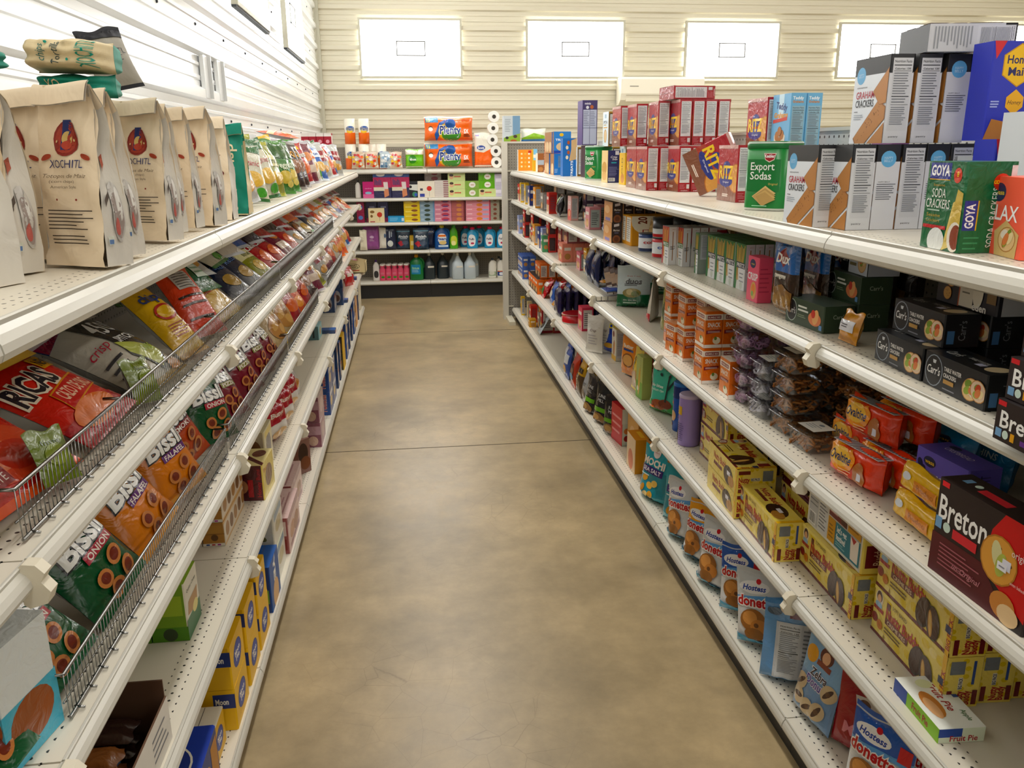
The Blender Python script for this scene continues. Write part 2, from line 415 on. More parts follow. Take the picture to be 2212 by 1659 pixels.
def carton(key, name, cat, w, d, h, cols, art=None, mat='card', sticker=None):
    """a folded carton: body faces, tuck flap seams and printed artwork; art maps a face letter to a drawing function"""
    mb = MB(); c0 = cols if isinstance(cols, str) else cols.get('*', 'fff')
    e = min(w, d, h)*0.035; x, y = w/2, d/2
    # body with chamfered vertical edges
    ring = [(-x+e, -y), (x-e, -y), (x, -y+e), (x, y-e), (x-e, y), (-x+e, y), (-x, y-e), (-x, -y+e)]
    cc = cols if isinstance(cols, dict) else {}
    fc = ['F', 'R', 'R', 'K', 'K', 'L', 'L', 'F']; fc = ['F', None, 'R', None, 'K', None, 'L', None]
    for i in range(8):
        a, b_ = ring[i], ring[(i+1) % 8]
        col = cc.get(fc[i], c0) if fc[i] else cc.get('F' if i in (1, 7) else 'K', c0)
        mb.poly([(a[0], a[1], 0), (b_[0], b_[1], 0), (b_[0], b_[1], h), (a[0], a[1], h)], col)
    mb.poly([(p[0], p[1], h) for p in ring], cc.get('T', c0)); mb.poly([(p[0], p[1], 0) for p in reversed(ring)], cc.get('B', c0))
    for f, fnc in (art or {}).items():
        fw, fh = {'F': (w, h), 'K': (w, h), 'R': (d, h), 'L': (d, h), 'T': (w, d), 'B': (w, d)}[f]
        pt = Paint(mb, fw, fh, face_fn(f, w, d, h)); fnc(pt)
    if 'T' not in (art or {}):
        Paint(mb, w, d, face_fn('T', w, d, h)).r(.02, .49, .98, .51, '55504a')
    parts = []
    if sticker:
        f, u, v, rot = sticker; sb = MB(); fw, fh = {'F': (w, h), 'R': (d, h), 'L': (d, h), 'T': (w, d), 'K': (w, h)}[f]
        fn = face_fn(f, w, d, h); su, sv = .022/fw, .014/fh
        for k, a, col in ((.0035, 1.0, 'e9e9ee'), (.0037, .6, '9a9aa5')):
            sb.poly([fn(u-su*a/2, v-sv*(a if a == 1 else .2)/2, k), fn(u+su*a/2, v-sv*(a if a == 1 else .2)/2, k), fn(u+su*a/2, v+sv*(a if a == 1 else .2)/2, k), fn(u-su*a/2, v+sv*(a if a == 1 else .2)/2, k)], col)
        parts = [('price_sticker', sb.mesh('price_sticker', 'matte'), ())]
    proto(key, name, cat, mb.mesh(name, mat), parts); DIM[key] = (w, d, h); HULL[key] = 10

def bag(key, name, cat, w, h, t, col, art=None, style='pillow', mat='film', seed=1, back=None, seal=None, art_back=None, silver=0.0, nu=14, nv=18):
    """a sealed film bag: two bulging sheets with crimped seals; style sets how the bulge runs"""
    rnd = random.Random(seed); ph = [rnd.uniform(0, 6.28) for _ in range(8)]
    sb, st = (.05, .07) if style != 'pouch' else (.012, .10)
    def bulge(u, v):
        q = abs(2*u-1); pu = max(0.0, 1-q**2.6)**.62
        if style == 'pouch': vv = min(1, v/.10); pv = (math.sin(vv*math.pi/2)**.8)*max(0, 1-max(0, v-.12)/(1-st-.12))**.75 if v < 1-st else 0
        elif style == 'brick': pv = max(0, 1-abs((v-.5)/.46)**7)**.7; pu = max(0.0, 1-q**9)**.6
        else:
            vv = (v-sb)/(1-sb-st); pv = math.sin(math.pi*min(1, max(0, vv)))**.62
        return pu*pv
    def surf(sgn):
        def fn(u, v, k=0.0):
            g = bulge(u, v); x = (u-.5)*w*(1-(.09*math.sin(math.pi*v) if style == 'pillow' else .03*math.sin(math.pi*v)))
            nz = .10*math.sin(5*u+7*v+ph[0])*math.sin(9*v-4*u+ph[1])+.05*math.sin(17*u+ph[2])*math.sin(13*v+ph[3])
            ed = math.exp(-((1-st-v)/.13)**2)+.8*math.exp(-((v-sb)/.11)**2)
            nz += .14*ed*math.sin(26*u+ph[4])*min(1, g*3)
            y = t/2*g*(1+nz)+k+.0006
            bend = .012*math.sin(2.5*v+ph[5])*h
            return Vector((x, sgn*y+bend*(v if style == 'pillow' else 0)*.6, v*h+.004*math.sin(9*u+ph[6])*(v > .9)))
        return fn
    f, k_ = surf(-1), surf(1)
    mb = MB(); sc = seal or col
    def cf(c0):
        def g(u, v):
            if v < sb or v > 1-st*.8: return sc
            return c0(u, v) if callable(c0) else c0
        return g
    mb.grid(lambda u, v: f(u, v), nu, nv, cf(col)); mb.grid(lambda u, v: k_(1-u, v), nu, nv, cf(back or (col if isinstance(col, str) else sc)))
    if art: art(Paint(mb, w, h, lambda u, v, k: f(u, v, k+.0012), curved=min(w, h)/17))
    if art_back: art_back(Paint(mb, w, h, lambda u, v, k: k_(1-u, v, k+.0012), curved=min(w, h)/17))
    proto(key, name, cat, mb.mesh(name, mat)); DIM[key] = (w, t, h); HULL[key] = 2*nu*nv; SOFT.add(key)

def ordinal(i): return ('first', 'second', 'third', 'fourth', 'fifth', 'sixth', 'seventh', 'eighth', 'ninth', 'tenth', 'eleventh', 'twelfth')[i]
# ------------------------------------------------------------------ the room
XR, XL, YF = 0.952, -0.512, 9.30          # shelf fronts: right run, left run, far run
X0, X1, Y0, Y1, ZC = -0.955, 9.2, -4.0, 9.80, 4.4
mb = MB(); mb.box((X0-.1, Y0-.1, -.1), (X1+.1, Y1+.1, 0), 'aaa'); fl = structure('floor', mb, 'floor')
mb = MB()
for y in (4.37, 7.43, 1.3, -1.75): mb.box((X0, y-.003, -.004), (X1, y+.003, .0008), '4a4238')
for x in (4.0,): mb.box((x-.003, Y0, -.004), (x+.003, Y1, .0008), '4a4238')
structure('control_joint', mb, 'matte', fl)
mb = MB(); mb.box((X0-.1, Y0-.1, ZC), (X1+.1, Y1+.1, ZC+.1), 'eee'); structure('ceiling', mb, 'ceil')

def rib_profile(sign):
    """(offset, height) of ribbed steel cladding: one broad rib and two low beads to each pitch"""
    pts = []; z = 3.092-.205*16
    while z < ZC+.1:
        for dz, o in ((-.034, 0), (-.020, .024), (.020, .024), (.034, 0), (.062, 0), (.067, .0055), (.079, .0055), (.084, 0), (.121, 0), (.126, .0055), (.138, .0055), (.143, 0)):
            if 0 <= z+dz <= ZC: pts.append((o*sign, z+dz))
        z += .205
    return [(0, 0)]+pts+[(0, ZC)]
mb = MB(); mb.extrude([(Y1-o, z) for o, z in rib_profile(1)], X0, X1, 'fff'); mb.box((X0, Y1+.006, 0), (X1, Y1+.08, ZC), 'fff'); structure('wall_back', mb, 'wall')
mb = MB(); mb.extrude([(X0+o, z) for o, z in rib_profile(1)], Y0, Y1, 'fff', 'y'); mb.box((X0-.08, Y0, 0), (X0-.006, Y1, ZC), 'fff'); wl = structure('wall_left', mb, 'wallL')
mb = MB()
for k in range(9):
    z = 3.092-.205*k-.103
    for j in range(26):
        y = .6+j*.61+(.3 if k % 2 else 0)
        if y < 9.7 and k % 2 == 0: mb.loft([(0, .008, .008, 0, 0), (.006, .006, .006, 0, 0)], 6, '3c3f44'); n = 12
        else: continue
        for i in range(len(mb.v)-12, len(mb.v)): a = mb.v[i]; mb.v[i] = (X0+a[2], y+a[0], z+a[1])
structure('screw_heads', mb, 'matte', wl)
mb = MB(); mb.box((X1, Y0, 0), (X1+.08, Y1, ZC), 'fff'); structure('wall_right', mb, 'wall')
mb = MB(); mb.box((X0, Y0-.08, 0), (X1, Y0, ZC), 'fff'); structure('wall_front', mb, 'wall')
mb = MB(); mb.box((X0, Y1-.055, 0), (X0+.055, Y1, ZC), 'fff'); mb.box((X0, Y1-.075, 0), (X0+.018, Y1-.055, ZC), 'fff'); structure('trim_1', mb, 'trimw')

def window(n, w, h, mat, dark=False, g='glaze'):
    """a fixed light in a folded steel trim; local x along the wall, y towards the room"""
    mb = MB(); mb.box((-w/2, 0.0, -h/2), (w/2, .018, h/2), 'fff'); r = structure('window_%d' % n, mb, g); r.matrix_basis = mat
    mb = MB(); t = .022
    for a, b_ in (((-w/2-t, 0, h/2), (w/2+t, .038, h/2+t)), ((-w/2-t, 0, -h/2-t), (w/2+t, .038, -h/2)), ((-w/2-t, 0, -h/2), (-w/2, .038, h/2)), ((w/2, 0, -h/2), (w/2+t, .038, h/2))): mb.box(a, b_, 'fff')
    structure('window_frame', mb, 'trimw', r)
    mb = MB(); a, q = .158, .078
    for c_, d in (((-a, .018, q-.011), (a, .026, q)), ((-a, .018, -q), (a, .026, -q+.011)), ((-a, .018, -q), (-a+.011, .026, q)), ((a-.011, .018, -q), (a, .026, q))): mb.box(c_, d, 'fff')
    structure('vent_frame', mb, 'vent', r)
    if dark:
        mb = MB(); mb.box((-w/2-t-.006, .002, -h/2-t-.012), (w/2+t+.006, .03, -h/2-t), 'fff'); mb.box((-w/2-t-.012, .002, -h/2-t), (-w/2-t, .03, h/2+t), 'fff')
        structure('rubber_seal', mb, 'seal', r)
for i, xc in enumerate((.07, 1.90, 3.72, 5.55, 7.38)):
    window(i+1, 1.075, .57, Matrix.Translation((xc, Y1-.026, 2.672)) @ Matrix.Rotation(D(180), 4, 'Z'))
for i, yc in enumerate((5.60, 7.58)):
    window(i+6, 1.08, .57, Matrix.Translation((X0+.026, yc, 2.68)) @ Matrix.Rotation(D(-90), 4, 'Z'), True)

# invented glowing panes behind the camera, added to light the shelves
window(8, 2.4, 1.9, g='fill_pane', mat=Matrix.Translation((.55, Y0+.03, 1.75)))
window(9, 2.4, 1.9, g='fill_pane', mat=Matrix.Translation((3.6, Y0+.03, 1.75)))
window(10, 2.4, 1.9, g='fill_pane', mat=Matrix.Translation((6.6, Y0+.03, 1.75)))
# ceiling lamps
def lamp_mesh(l):
    a = MB(); a.box((-.17, -l/2-.05, 0.03), (.17, l/2+.05, .16), 'f2f2f0'); b_ = MB(); b_.box((-.14, -l/2, 0.012), (.14, l/2, .03), 'fff')
    return a.mesh('housing', 'plastic'), b_.mesh('diffuser', 'lamp')
hm, dm = lamp_mesh(2.4)
proto('lamp', 'ceiling_lamp', 'ceiling lamp', hm, [('diffuser', dm, ())])
for x, y, l_, wt_, c_ in LAMPS: place('lamp', Matrix.Translation((x, y, 4.225)), 'long white strip lamp fixed under the ceiling above an aisle', 'strip lamps under the ceiling')

# wall unit of the air conditioner
mb = MB(); prof = [(0, 0), (-.10, 0), (-.19, .05), (-.215, .12), (-.215, .27), (-.19, .295), (0, .295)]
mb.extrude(prof, 0, .96, 'f4f0e2')
for x in (0, .96): mb.poly([(x, a, z) for a, z in (prof if x == 0 else reversed(prof))], 'f4f0e2')
lv = MB(); lv.box((.06, -.20, .035), (.90, -.192, .062), 'e4dfcd'); lv.box((.06, -.205, .10), (.90, -.2155, .104), 'b9b4a4'); lv.box((.10, -.2165, .19), (.2, -.2155, .20), '9a968a')
proto('ac', 'air_conditioner', 'air conditioner', mb.mesh('air_conditioner', 'plastic'), [('louver', lv.mesh('louver', 'plastic'), ())])
place('ac', Matrix.Translation((2.385, Y1-.03, 2.075)), 'cream wall air conditioner mounted below the second far window')
mb = MB(); mb.box((-.004, -.045, 0), (.014, .045, .19), 'e6e7e6'); mb.box((.014, .035, 0), (.03, .045, .19), 'd5d6d5')
proto('strap', 'wall_bracket', 'bracket', mb.mesh('wall_bracket', 'plastic'))
place('strap', Matrix.Translation((X0+.012, 4.28, 1.845)), 'short white steel strap on ribbed wall, nearer of two')
place('strap', Matrix.Translation((X0+.012, 4.58, 1.85)), 'short white steel strap on ribbed wall, further of two')

# ------------------------------------------------------------------ gondola shelving
RAIL = [(.003, .0002), (.001, .003), (-.003, .003), (-.005, .001), (-.004, -.005), (-.012, -.012), (-.018, -.022), (-.020, -.032), (-.016, -.041), (-.007, -.045), (.012, -.045)]
_rail = {}
def rail_mesh(w, n=5):
    mb = MB(); mb.extrude(RAIL, .002, w-.002, 'fff')
    for x in (.002, w-.002): mb.poly([(x, a, z) for a, z in (RAIL if x < 1 else reversed(RAIL))], 'fff')
    return mb.mesh('price_rail', 'rail')
def clip_mesh():
    mb = MB(); p = [(-.006, .006), (-.022, .004), (-.032, -.008), (-.026, -.02), (-.036, -.034), (-.030, -.05), (-.008, -.056), (-.001, -.05), (-.001, .002)]
    mb.extrude(p+[p[0]], -.011, .011, 'fff')
    for x in (-.011, .011): mb.poly([(x, a, z) for a, z in (p if x < 0 else reversed(p))], 'fff')
    return mb.mesh('rail_clip', 'clip')
def deck_mesh(w, dp):
    mb = MB(); mb.box((.002, 0, -.022), (w-.002, dp, 0), 'fff'); return mb.mesh('shelf', 'deck')
def section(w, depth, zs, back_h, mat, label, group, kick=.11, clips=True, top_rail=False, name='gondola_section'):
    """zs: deck heights, the base deck last"""
    mb = MB(); mb.box((0, depth, .02), (w, depth+.025, back_h), 'fff')
    root = link(name, mb.mesh('back_panel', 'peg')); root.matrix_basis = mat
    root['label'] = label; root['category'] = 'shelving'; root['group'] = group
    zb = zs[-1]
    k = MB(); k.box((.001, .022, 0), (w-.001, .045, zb-.03), 'fff'); link('kick_plate', k.mesh('kick_plate', 'kick'), root)
    rm, cm = rail_mesh(w), clip_mesh()
    for z in zs:
        last = z == zb
        d = link('base_deck' if last else 'shelf', deck_mesh(w, depth), root, Matrix.Translation((0, 0, z)))
        r = link('price_rail', rm, d)
        r.matrix_basis = Matrix.Diagonal((1, .55, .8, 1)) if last else Matrix.Diagonal((1, 1.0, 1.08, 1)) if z == zs[0] else Matrix.Diagonal((1, .8, .78, 1))
        if clips and not last and z != zs[0]:
            link('rail_clip', cm, d, Matrix.Translation((w-.013, 0, 0)))
        if not last:
            for x in (.012, w-.012):
                b_ = MB(); b_.poly([(x, depth, -.02), (x, depth, -.06), (x, depth*.75, -.05), (x, .06, -.024), (x, .06, -.02)], 'c9c5b8'); b_.poly([(x+.003, depth, -.02), (x+.003, .06, -.02), (x+.003, .06, -.024), (x+.003, depth*.75, -.05), (x+.003, depth, -.06)], 'c9c5b8')
                link('bracket', b_.mesh('bracket', 'plastic'), d)
    u = MB(); u.box((w-.028, depth-.02, 0), (w-.001, depth-.0005, back_h), 'fff')
    link('slotted_upright', u.mesh('slotted_upright', 'slot'), root)
    if top_rail:
        t = MB(); t.box((0, depth-.012, back_h-.075), (w, depth+.037, back_h), 'fff'); link('top_rail', t.mesh('top_rail', 'railholes'), root)
        t = MB(); t.box((0, depth-.018, back_h), (w, depth+.043, back_h+.012), 'fff'); link('cap_rail', t.mesh('cap_rail', 'rail'), root)
    return root
SW = 1.22
R_EDGES = [-.64+SW*k for k in range(7)]
L_EDGES = [-.19+SW*k for k in range(7)]
def rz3(y): return .862 if y > 5.3 else .848 if y > 4.1 else .822
RZ = lambda i, y: (1.412, 1.148, rz3(y), .482, .115)[i-1]
LZ = lambda i, y=0: (1.402, 1.095, .785, .465, .095)[i-1]
nth = lambda i: ordinal(i)
for i, y in enumerate(R_EDGES):
    section(SW, .56, [RZ(k, y+.3) for k in (1, 2, 3, 4, 5)], 1.655, Matrix.Translation((XR, y+SW, 0)) @ Matrix.Rotation(D(-90), 4, 'Z'),
            '%s beige gondola bay counted from the far end of the cracker run' % nth(6-i), 'gondola bays of the cracker run', top_rail=True)
for i, y in enumerate(L_EDGES):
    section(SW, .43, [LZ(k) for k in (1, 2, 3, 4, 5)], 1.46, Matrix.Translation((XL, y, 0)) @ Matrix.Rotation(D(90), 4, 'Z'),
            '%s beige gondola bay counted from the far end of the chip run' % nth(6-i), 'gondola bays of the chip run')
FZ = (1.405, 1.10, .838, .529, .188)
for i, x in enumerate((-1.03+SW*k for k in range(5))):
    if i == 0: w0, xx = SW-.09, -.94
    else: w0, xx = SW, x
    section(w0, .42, list(FZ), 1.633, Matrix.Translation((xx, YF, 0)), '%s beige gondola bay from the white wall along the far wall' % nth(i), 'gondola bays against the far wall', clips=False)
# the end panel that closes the cracker run
mb = MB(); mb.box((.90, 7.93, .02), (2.0, 7.955, 1.66), 'fff')
ep = link('end_panel', mb.mesh('end_panel', 'peg')); ep['label'] = 'pegboard end panel standing behind the far end of the cracker shelves'; ep['category'] = 'shelving'
u = MB(); u.box((.86, 7.905, 0), (.91, 7.975, 1.672), 'fff'); link('slotted_upright', u.mesh('slotted_upright', 'slot'), ep)
u = MB(); u.box((.91, 7.92, 1.655), (2.0, 7.965, 1.672), 'fff'); link('cap_rail', u.mesh('cap_rail', 'rail'), ep)
u = MB()
for z in (.13, .48, .86, 1.15, 1.41): u.box((.91, 7.921, z-.01), (.96, 7.9305, z+.004), 'cfcabc')
link('panel_seam', u.mesh('panel_seam', 'plastic'), ep)
u = MB(); u.box((.88, 7.6, .0), (.94, 7.93, .035), 'd5cfbd'); link('foot', u.mesh('foot', 'plastic'), ep)

# wire fences along the chip shelves
def fence(length, h=.078):
    f = MB(); n = int(length/.0125)
    for i in range(n+1):
        x = length*i/n; f.tube([(x, 0, .004), (x, 0, h)], .0011, 'ccc', 4)
    t = MB(); t.tube([(0, .03, h), (0, 0, h), (length, 0, h), (length, .03, h)], .0030, 'ccc', 6)
    b_ = MB(); b_.tube([(0, 0, .005), (length, 0, .005)], .0028, 'ccc', 6); b_.tube([(0, .006, .03), (length, .006, .03)], .0016, 'ccc', 5)
    for i in range(int(length/.05)): b_.tube([(.025+i*.05, 0, .006), (.025+i*.05, -.012, .004)], .0024, 'ccc', 5)
    return f.mesh('wire_grid', 'chrome'), t.mesh('top_wire', 'chrome'), b_.mesh('bottom_wire', 'chrome')
for zi, segs, nm in ((2, ((1.08, 1.50), (1.50, 2.27), (2.27, 3.40), (3.42, 4.63), (4.66, 5.85)), 'upper'), (3, ((1.12, 2.24), (2.28, 3.44), (3.47, 4.66), (5.2, 6.4)), 'lower')):
    for i, (a, b_) in enumerate(segs):
        g, t, w = fence(b_-a); r = link('wire_fence', g)
        r.matrix_basis = Matrix.Translation((XL-.022, a, LZ(zi)+.001)) @ Matrix.Rotation(D(90), 4, 'Z')
        r['label'] = 'chrome wire fence on the %s bag shelf, %s from the near end' % (nm, ordinal(i)); r['category'] = 'shelf fence'; r['group'] = 'wire fences on the chip shelves'
        link('top_wire', t, r); link('bottom_wire', w, r)
# ------------------------------------------------------------------ stacking helpers
GROUP = {}
used = {}
TIER = {1: ('',), 2: ('lower tier', 'upper tier'), 3: ('bottom tier', 'middle tier', 'top tier'), 4: ('bottom tier', 'second tier', 'third tier', 'top tier'), 5: ('bottom tier', 'second tier', 'third tier', 'fourth tier', 'top tier'), 6: ('bottom tier', 'second tier', 'third tier', 'fourth tier', 'fifth tier', 'top tier')}
rj = random.Random(11)
def stack(key, corner, rz, side, base, nx=1, ny=1, nz=1, up=0.0, gap=.0025, jit=1.0, skip=(), flip=None, group=None, tiers=None, dn=None, an=None, keys=None, roll=0.0):
    """a block of equal packages: nx deep from the aisle, ny along the shelf, nz high; corner is the front corner nearest the camera"""
    w, d, h = DIM[key]; out = []
    for iy in range(ny):
        for ix in range(nx):
            for iz in range(nz):
                if (ix, iy, iz) in skip: continue
                q = []
                if nz > 1: q.append((tiers or TIER[nz])[iz])
                if nx > 1: q.append((dn or '%s from the aisle') % ordinal(ix))
                if ny > 1: q.append((an or '%s along') % ordinal(iy))
                m_ = Matrix.Translation(corner) @ Matrix.Rotation(D(rz), 4, 'Z') @ Matrix.Translation((side*(w/2+iy*(w+gap))+rj.uniform(-.0008, .0008)*jit, d/2+ix*(d+gap)+rj.uniform(-.0008, .0012)*jit, up+iz*(h+.0012)))
                if flip and flip(ix, iy, iz): m_ = m_ @ Matrix.Rotation(math.pi, 4, 'Z')
                m_ = m_ @ Matrix.Rotation(D(rj.uniform(-.5, .5)*jit), 4, 'Z')
                if roll: m_ = m_ @ Matrix.Rotation(D(roll), 4, 'Y')
                lab = ', '.join([base]+q)
                out.append(place((keys or {}).get((ix, iy, iz), key), m_, lab, group or GROUP.get(key)))
    return out
def RB(key, at, zi, base, yaw=0, **k):
    """on the cracker run; at: pixel of the near front bottom corner, or (x, y, None) in metres"""
    if len(at) == 3: y = at[1]; c = Vector((at[0], y, RZ(zi, y)))
    else:
        c = spot(at[0], at[1], RZ(zi, 3)); c = spot(at[0], at[1], RZ(zi, c.y)); c.z = RZ(zi, c.y)
        c.x = max(c.x, XR+.006)
    c.z += .0008
    return stack(key, c, -90+yaw, -1, base, **k)
def LB(key, at, zi, base, yaw=0, **k):
    c = Vector((at[0], at[1], LZ(zi))) if len(at) == 3 else spot(at[0], at[1], LZ(zi))
    c.x = min(c.x, XL-.006)
    c.z += .0008
    return stack(key, c, 90+yaw, 1, base, **k)
def FB(key, x, fi, base, setback=.03, yaw=0, **k):
    """on the far run: x in metres of the left front corner, fi the shelf counted from the top"""
    return stack(key, Vector((x, YF+setback, FZ[fi-1]+.0008)), yaw, 1, base, **k)
def RG(key, at, zi, label, lean=6, yaw=0, spin=0, dx=0, dz=0.002, group=None, roll=0):
    """a bag on the cracker run, standing on its lower edge; at: pixel of the middle of the bottom edge"""
    if len(at) == 3: c = Vector((at[0], at[1], RZ(zi, at[1])))
    else:
        c = spot(at[0], at[1], RZ(zi, 3)); c = spot(at[0], at[1], RZ(zi, c.y)); c.z = RZ(zi, c.y)
        c.x = max(c.x, XR+.02)
    w, t, h = DIM[key]
    m_ = settle(key, xf(c+Vector((dx, 0, dz)), -90+yaw, lean, spin, roll), c.z+.0015, RZ(zi-1, c.y)-.026 if zi > 1 else None, XR+.006, XR+.535)
    return place(key, m_, label, group or GROUP.get(key))
def LG(key, at, zi, label, lean=30, yaw=0, spin=0, dx=0, dz=0.002, group=None, roll=0):
    c = Vector((at[0], at[1], LZ(zi))) if len(at) == 3 else spot(at[0], at[1], LZ(zi))
    return LP(key, xf(c+Vector((dx, 0, dz)), 90+yaw, lean, spin, roll), zi, label, group)
def LP(key, m_, zi, label, group=None):
    return place(key, settle(key, m_, LZ(zi)+.0015, LZ(zi-1)-.026 if zi > 1 else None, XL-.407, XL-(.026 if zi in (2, 3) else .002)), label, group or GROUP.get(key))
def biscuit(p, cx, cy, r, col='c98e4c', dk='a5662c', n=7, dots='7a4a20'):
    p.o(cx, cy, r, dk); p.o(cx, cy, r*.93, col); rnd = random.Random(3); k = p.k
    for i in range(n):
        a, q = rnd.uniform(0, 6.28), r*rnd.uniform(.2, .75); p.k = k
        p.o(cx+q*math.cos(a), cy+q*math.sin(a)*p.w/p.h, r*.07, dots, 6)
def salad(p, cx, cy, rx, ry, rot=0, base='e3c79a'):
    """a topped cracker as printed on a box"""
    p.e(cx, cy, rx, ry, 'b98950', rot=rot); p.e(cx, cy, rx*.92, ry*.92, base, rot=rot)
    rnd = random.Random(int(cx*90)); k = p.k
    for c in ('e9e3d5', '7f9a3e', 'c4512f', 'eddcb0', '9fb256', 'd98a5a'):
        p.k = k+.00002; p.e(cx+rnd.uniform(-.4, .4)*rx, cy+rnd.uniform(-.45, .45)*ry, rx*.42, ry*.36, c, 10, rnd.uniform(0, 90)); k = p.k

# ------------------------------------------------------------------ cracker run, top shelf: package designs
RED = 'a3182c'
def ritz_f(p):
    p.r(0, 0, 1, .30, '8a5a44'); p.r(0, .30, 1, .5, 'b04a3c')
    p.e(.95, .42, .38, .26, 'b87333'); p.e(.95, .42, .35, .24, 'd9a45e')
    p.e(.46, .60, .20, .12, '2c3b8c'); p.r(.10, .42, .80, .66, 'd9b52e') if 0 else None
    p.p([(.12, .40), (.78, .40), (.46, .24)], '2c3b8c'); p.e(.45, .36, .34, .10, '2c3b8c')
    p.t('RITZ', .45, .525, .235, 'f2d230', w=.72, b=.03); p.t('Original', .45, .345, .03, 'fff', w=.3)
    p.ln(.3, .08, .65, .14, 2, 'f4e6dc', .6); p.r(0, .94, 1, 1, 'd8b3ae')
def ritz_r(p):
    p.nf(.10, .2, .90, .955); p.t('crackers', .5, .03, .026, 'fff', w=.55); p.ln(.12, .06, .58, .17, 4, 'd58f97', .3); p.r(.68, .07, .9, .165, 'd6d6d6')
def ritz_l(p): p.nf(.10, .2, .90, .955)
carton('ritz', 'cracker_box', 'cracker box', .178, .056, .196, {'*': RED, 'F': 'ad2334', 'K': 'ad2334', 'T': '9c1a2d'}, {'F': ritz_f, 'K': ritz_f, 'R': ritz_r, 'L': ritz_l}, 'wrap')
GROUP['ritz'] = 'red cracker boxes on the top shelf'
def gh_f(p):
    p.r(0, 0, 1, .80, 'e9eef4'); p.r(0, .80, 1, 1, '3a3a3c'); p.o(.20, .80, .13, '79b7df'); p.t('HAPPY', .2, .815, .022, 'cfe6f5', w=.15); p.t('BELLY', .2, .79, .022, 'cfe6f5', w=.15)
    p.t('cinnamon', .26, .665, .022, '3c3c44', w=.30); p.t('GRAHAM', .37, .575, .085, 'b93a4c', w=.54, b=.01); p.t('CRACKERS', .37, .475, .085, '2a2a30', w=.54, b=.01)
    p.r(.08, .375, .19, .382, '33333a'); p.ln(.08, .28, .4, .35, 3, '8b95a3', .3)
    for q in ([(.12, .06), (.78, .50), (1.0, .42), (1.0, .28), (.45, -.02), (.2, -.02)], [(.60, .60), (1.0, .86), (1.0, .46), (.82, .44)], [(.52, -.02), (1.0, .24), (1.0, -.02)]):
        p.p(q, '9d6b3b'); c = (sum(x for x, y in q)/len(q), sum(y for x, y in q)/len(q)); p.p([(c[0]+(x-c[0])*.95, c[1]+(y-c[1])*.95) for x, y in q], 'bd8a55')
    rnd = random.Random(2); k = p.k
    for i in range(26):
        t, s_ = rnd.random(), rnd.uniform(-.06, .06); p.k = k; p.o(.25+.6*t, .08+.30*t+s_, .008, '6d4521', 5)
def gh_nf(p): p.r(0, .0, 1, .79, 'dcdde0'); p.nf(.12, .14, .94, .955, 'd6d7da'); p.t('pantry', .42, .075, .02, '222', w=.4)
def gh_lg(p): p.r(0, 0, 1, .80, 'dfe0e4'); p.o(.5, .83, .32, '79b7df', 20); p.t('HAPPY', .5, .845, .03, 'd3e8f6', w=.36); p.t('BELLY', .5, .81, .03, 'd3e8f6', w=.36); p.t('HAPPY BELLY', .4, .565, .013, '33343a', w=.5); p.ln(.1, .35, .92, .55, 8, '6f7278', .35)
carton('graham', 'graham_cracker_box', 'cracker box', .150, .0575, .192, {'*': '2f3034', 'T': '2b2c30'}, {'F': gh_f, 'K': gh_f, 'R': gh_nf, 'L': gh_lg})
GROUP['graham'] = 'graham cracker boxes on the top shelf'
def gh_t(p): p.r(.15, .30, .5, .5, '63aee6'); p.p([(.3, .55), (.38, .55), (.46, .85), (.38, .85)], 'd3dcea')
def gh_side2(p): p.r(0, 0, 1, .86, 'd2d3d7'); p.nf(.08, .55, .94, .98, 'd9dadd'); p.ln(.1, .05, .9, .5, 12, '9a9da3', .4)
carton('grahamflat', 'graham_cracker_box', 'cracker box', .150, .0575, .192, {'*': '2f3034'}, {'F': gh_f, 'K': gh_f, 'R': gh_side2, 'L': gh_side2, 'T': gh_t})
def goya_f(p):
    p.r(.08, .80, .62, .985, '2f3f94'); p.t('GOYA', .35, .90, .12, 'fff', w=.48, b=.03); p.r(.08, .79, .62, .80, 'e0b93a')
    p.e(.80, .85, .10, .085, 'cf4a36'); p.t('8', .8, .865, .06, 'f2d24a', b=.02); p.t('Sesame', .36, .735, .03, 'caa64a', w=.3)
    p.t('SODA', .38, .645, .105, 'f2f3ee', w=.36, b=.005); p.t('CRACKERS', .38, .525, .105, 'f2f3ee', w=.62, b=.005); p.ln(.12, .43, .55, .46, 1, 'bcd3c4', .5)
    p.t('Sesame', .3, .39, .04, 'c9a94c', w=.36); p.t('Crackers', .3, .33, .04, 'c9a94c', w=.36)
    p.r(.06, .235, .66, .275, 'c63d43'); p.p([(.62, .0), (.78, .55), (.98, .62), (1, .1)], 'e4cf86'); p.p([(.7, .1), (.86, .7), (1, .66), (1, .2)], 'd4bb6a')
    p.e(.44, .1, .22, .15, 'e8ebe9'); p.e(.9, .17, .17, .17, 'eee8dc'); p.e(.93, .17, .13, .14, '8f4a33')
def goya_r(p):
    p.r(.04, .25, .30, .58, '2f3f94'); p.t('GOYA', .165, .41, .17, 'fff', w=.27, rot=90, b=.03); p.r(.30, .25, .325, .58, 'e0b93a')
    p.t('SODA CRACKERS', .62, .39, .15, 'e9efe9', w=.66, rot=90); p.ln(.1, .02, .4, .2, 3, '4b9a70', .3)
    p.o(.70, .78, .16, 'cf4a36'); p.t('8', .60, .78, .12, 'f2d24a', rot=90); p.r(.86, .08, .94, .62, 'c63d43')
    p.p([(.66, .63), (.92, .56), (.96, .64), (.70, .71)], 'e7e7ec'); p.r(.86, .80, .97, .96, 'e7e7ec')
carton('goya', 'soda_cracker_box', 'cracker box', .128, .094, .160, {'*': '0f7049'}, {'F': goya_f, 'R': goya_r}, 'wrap')
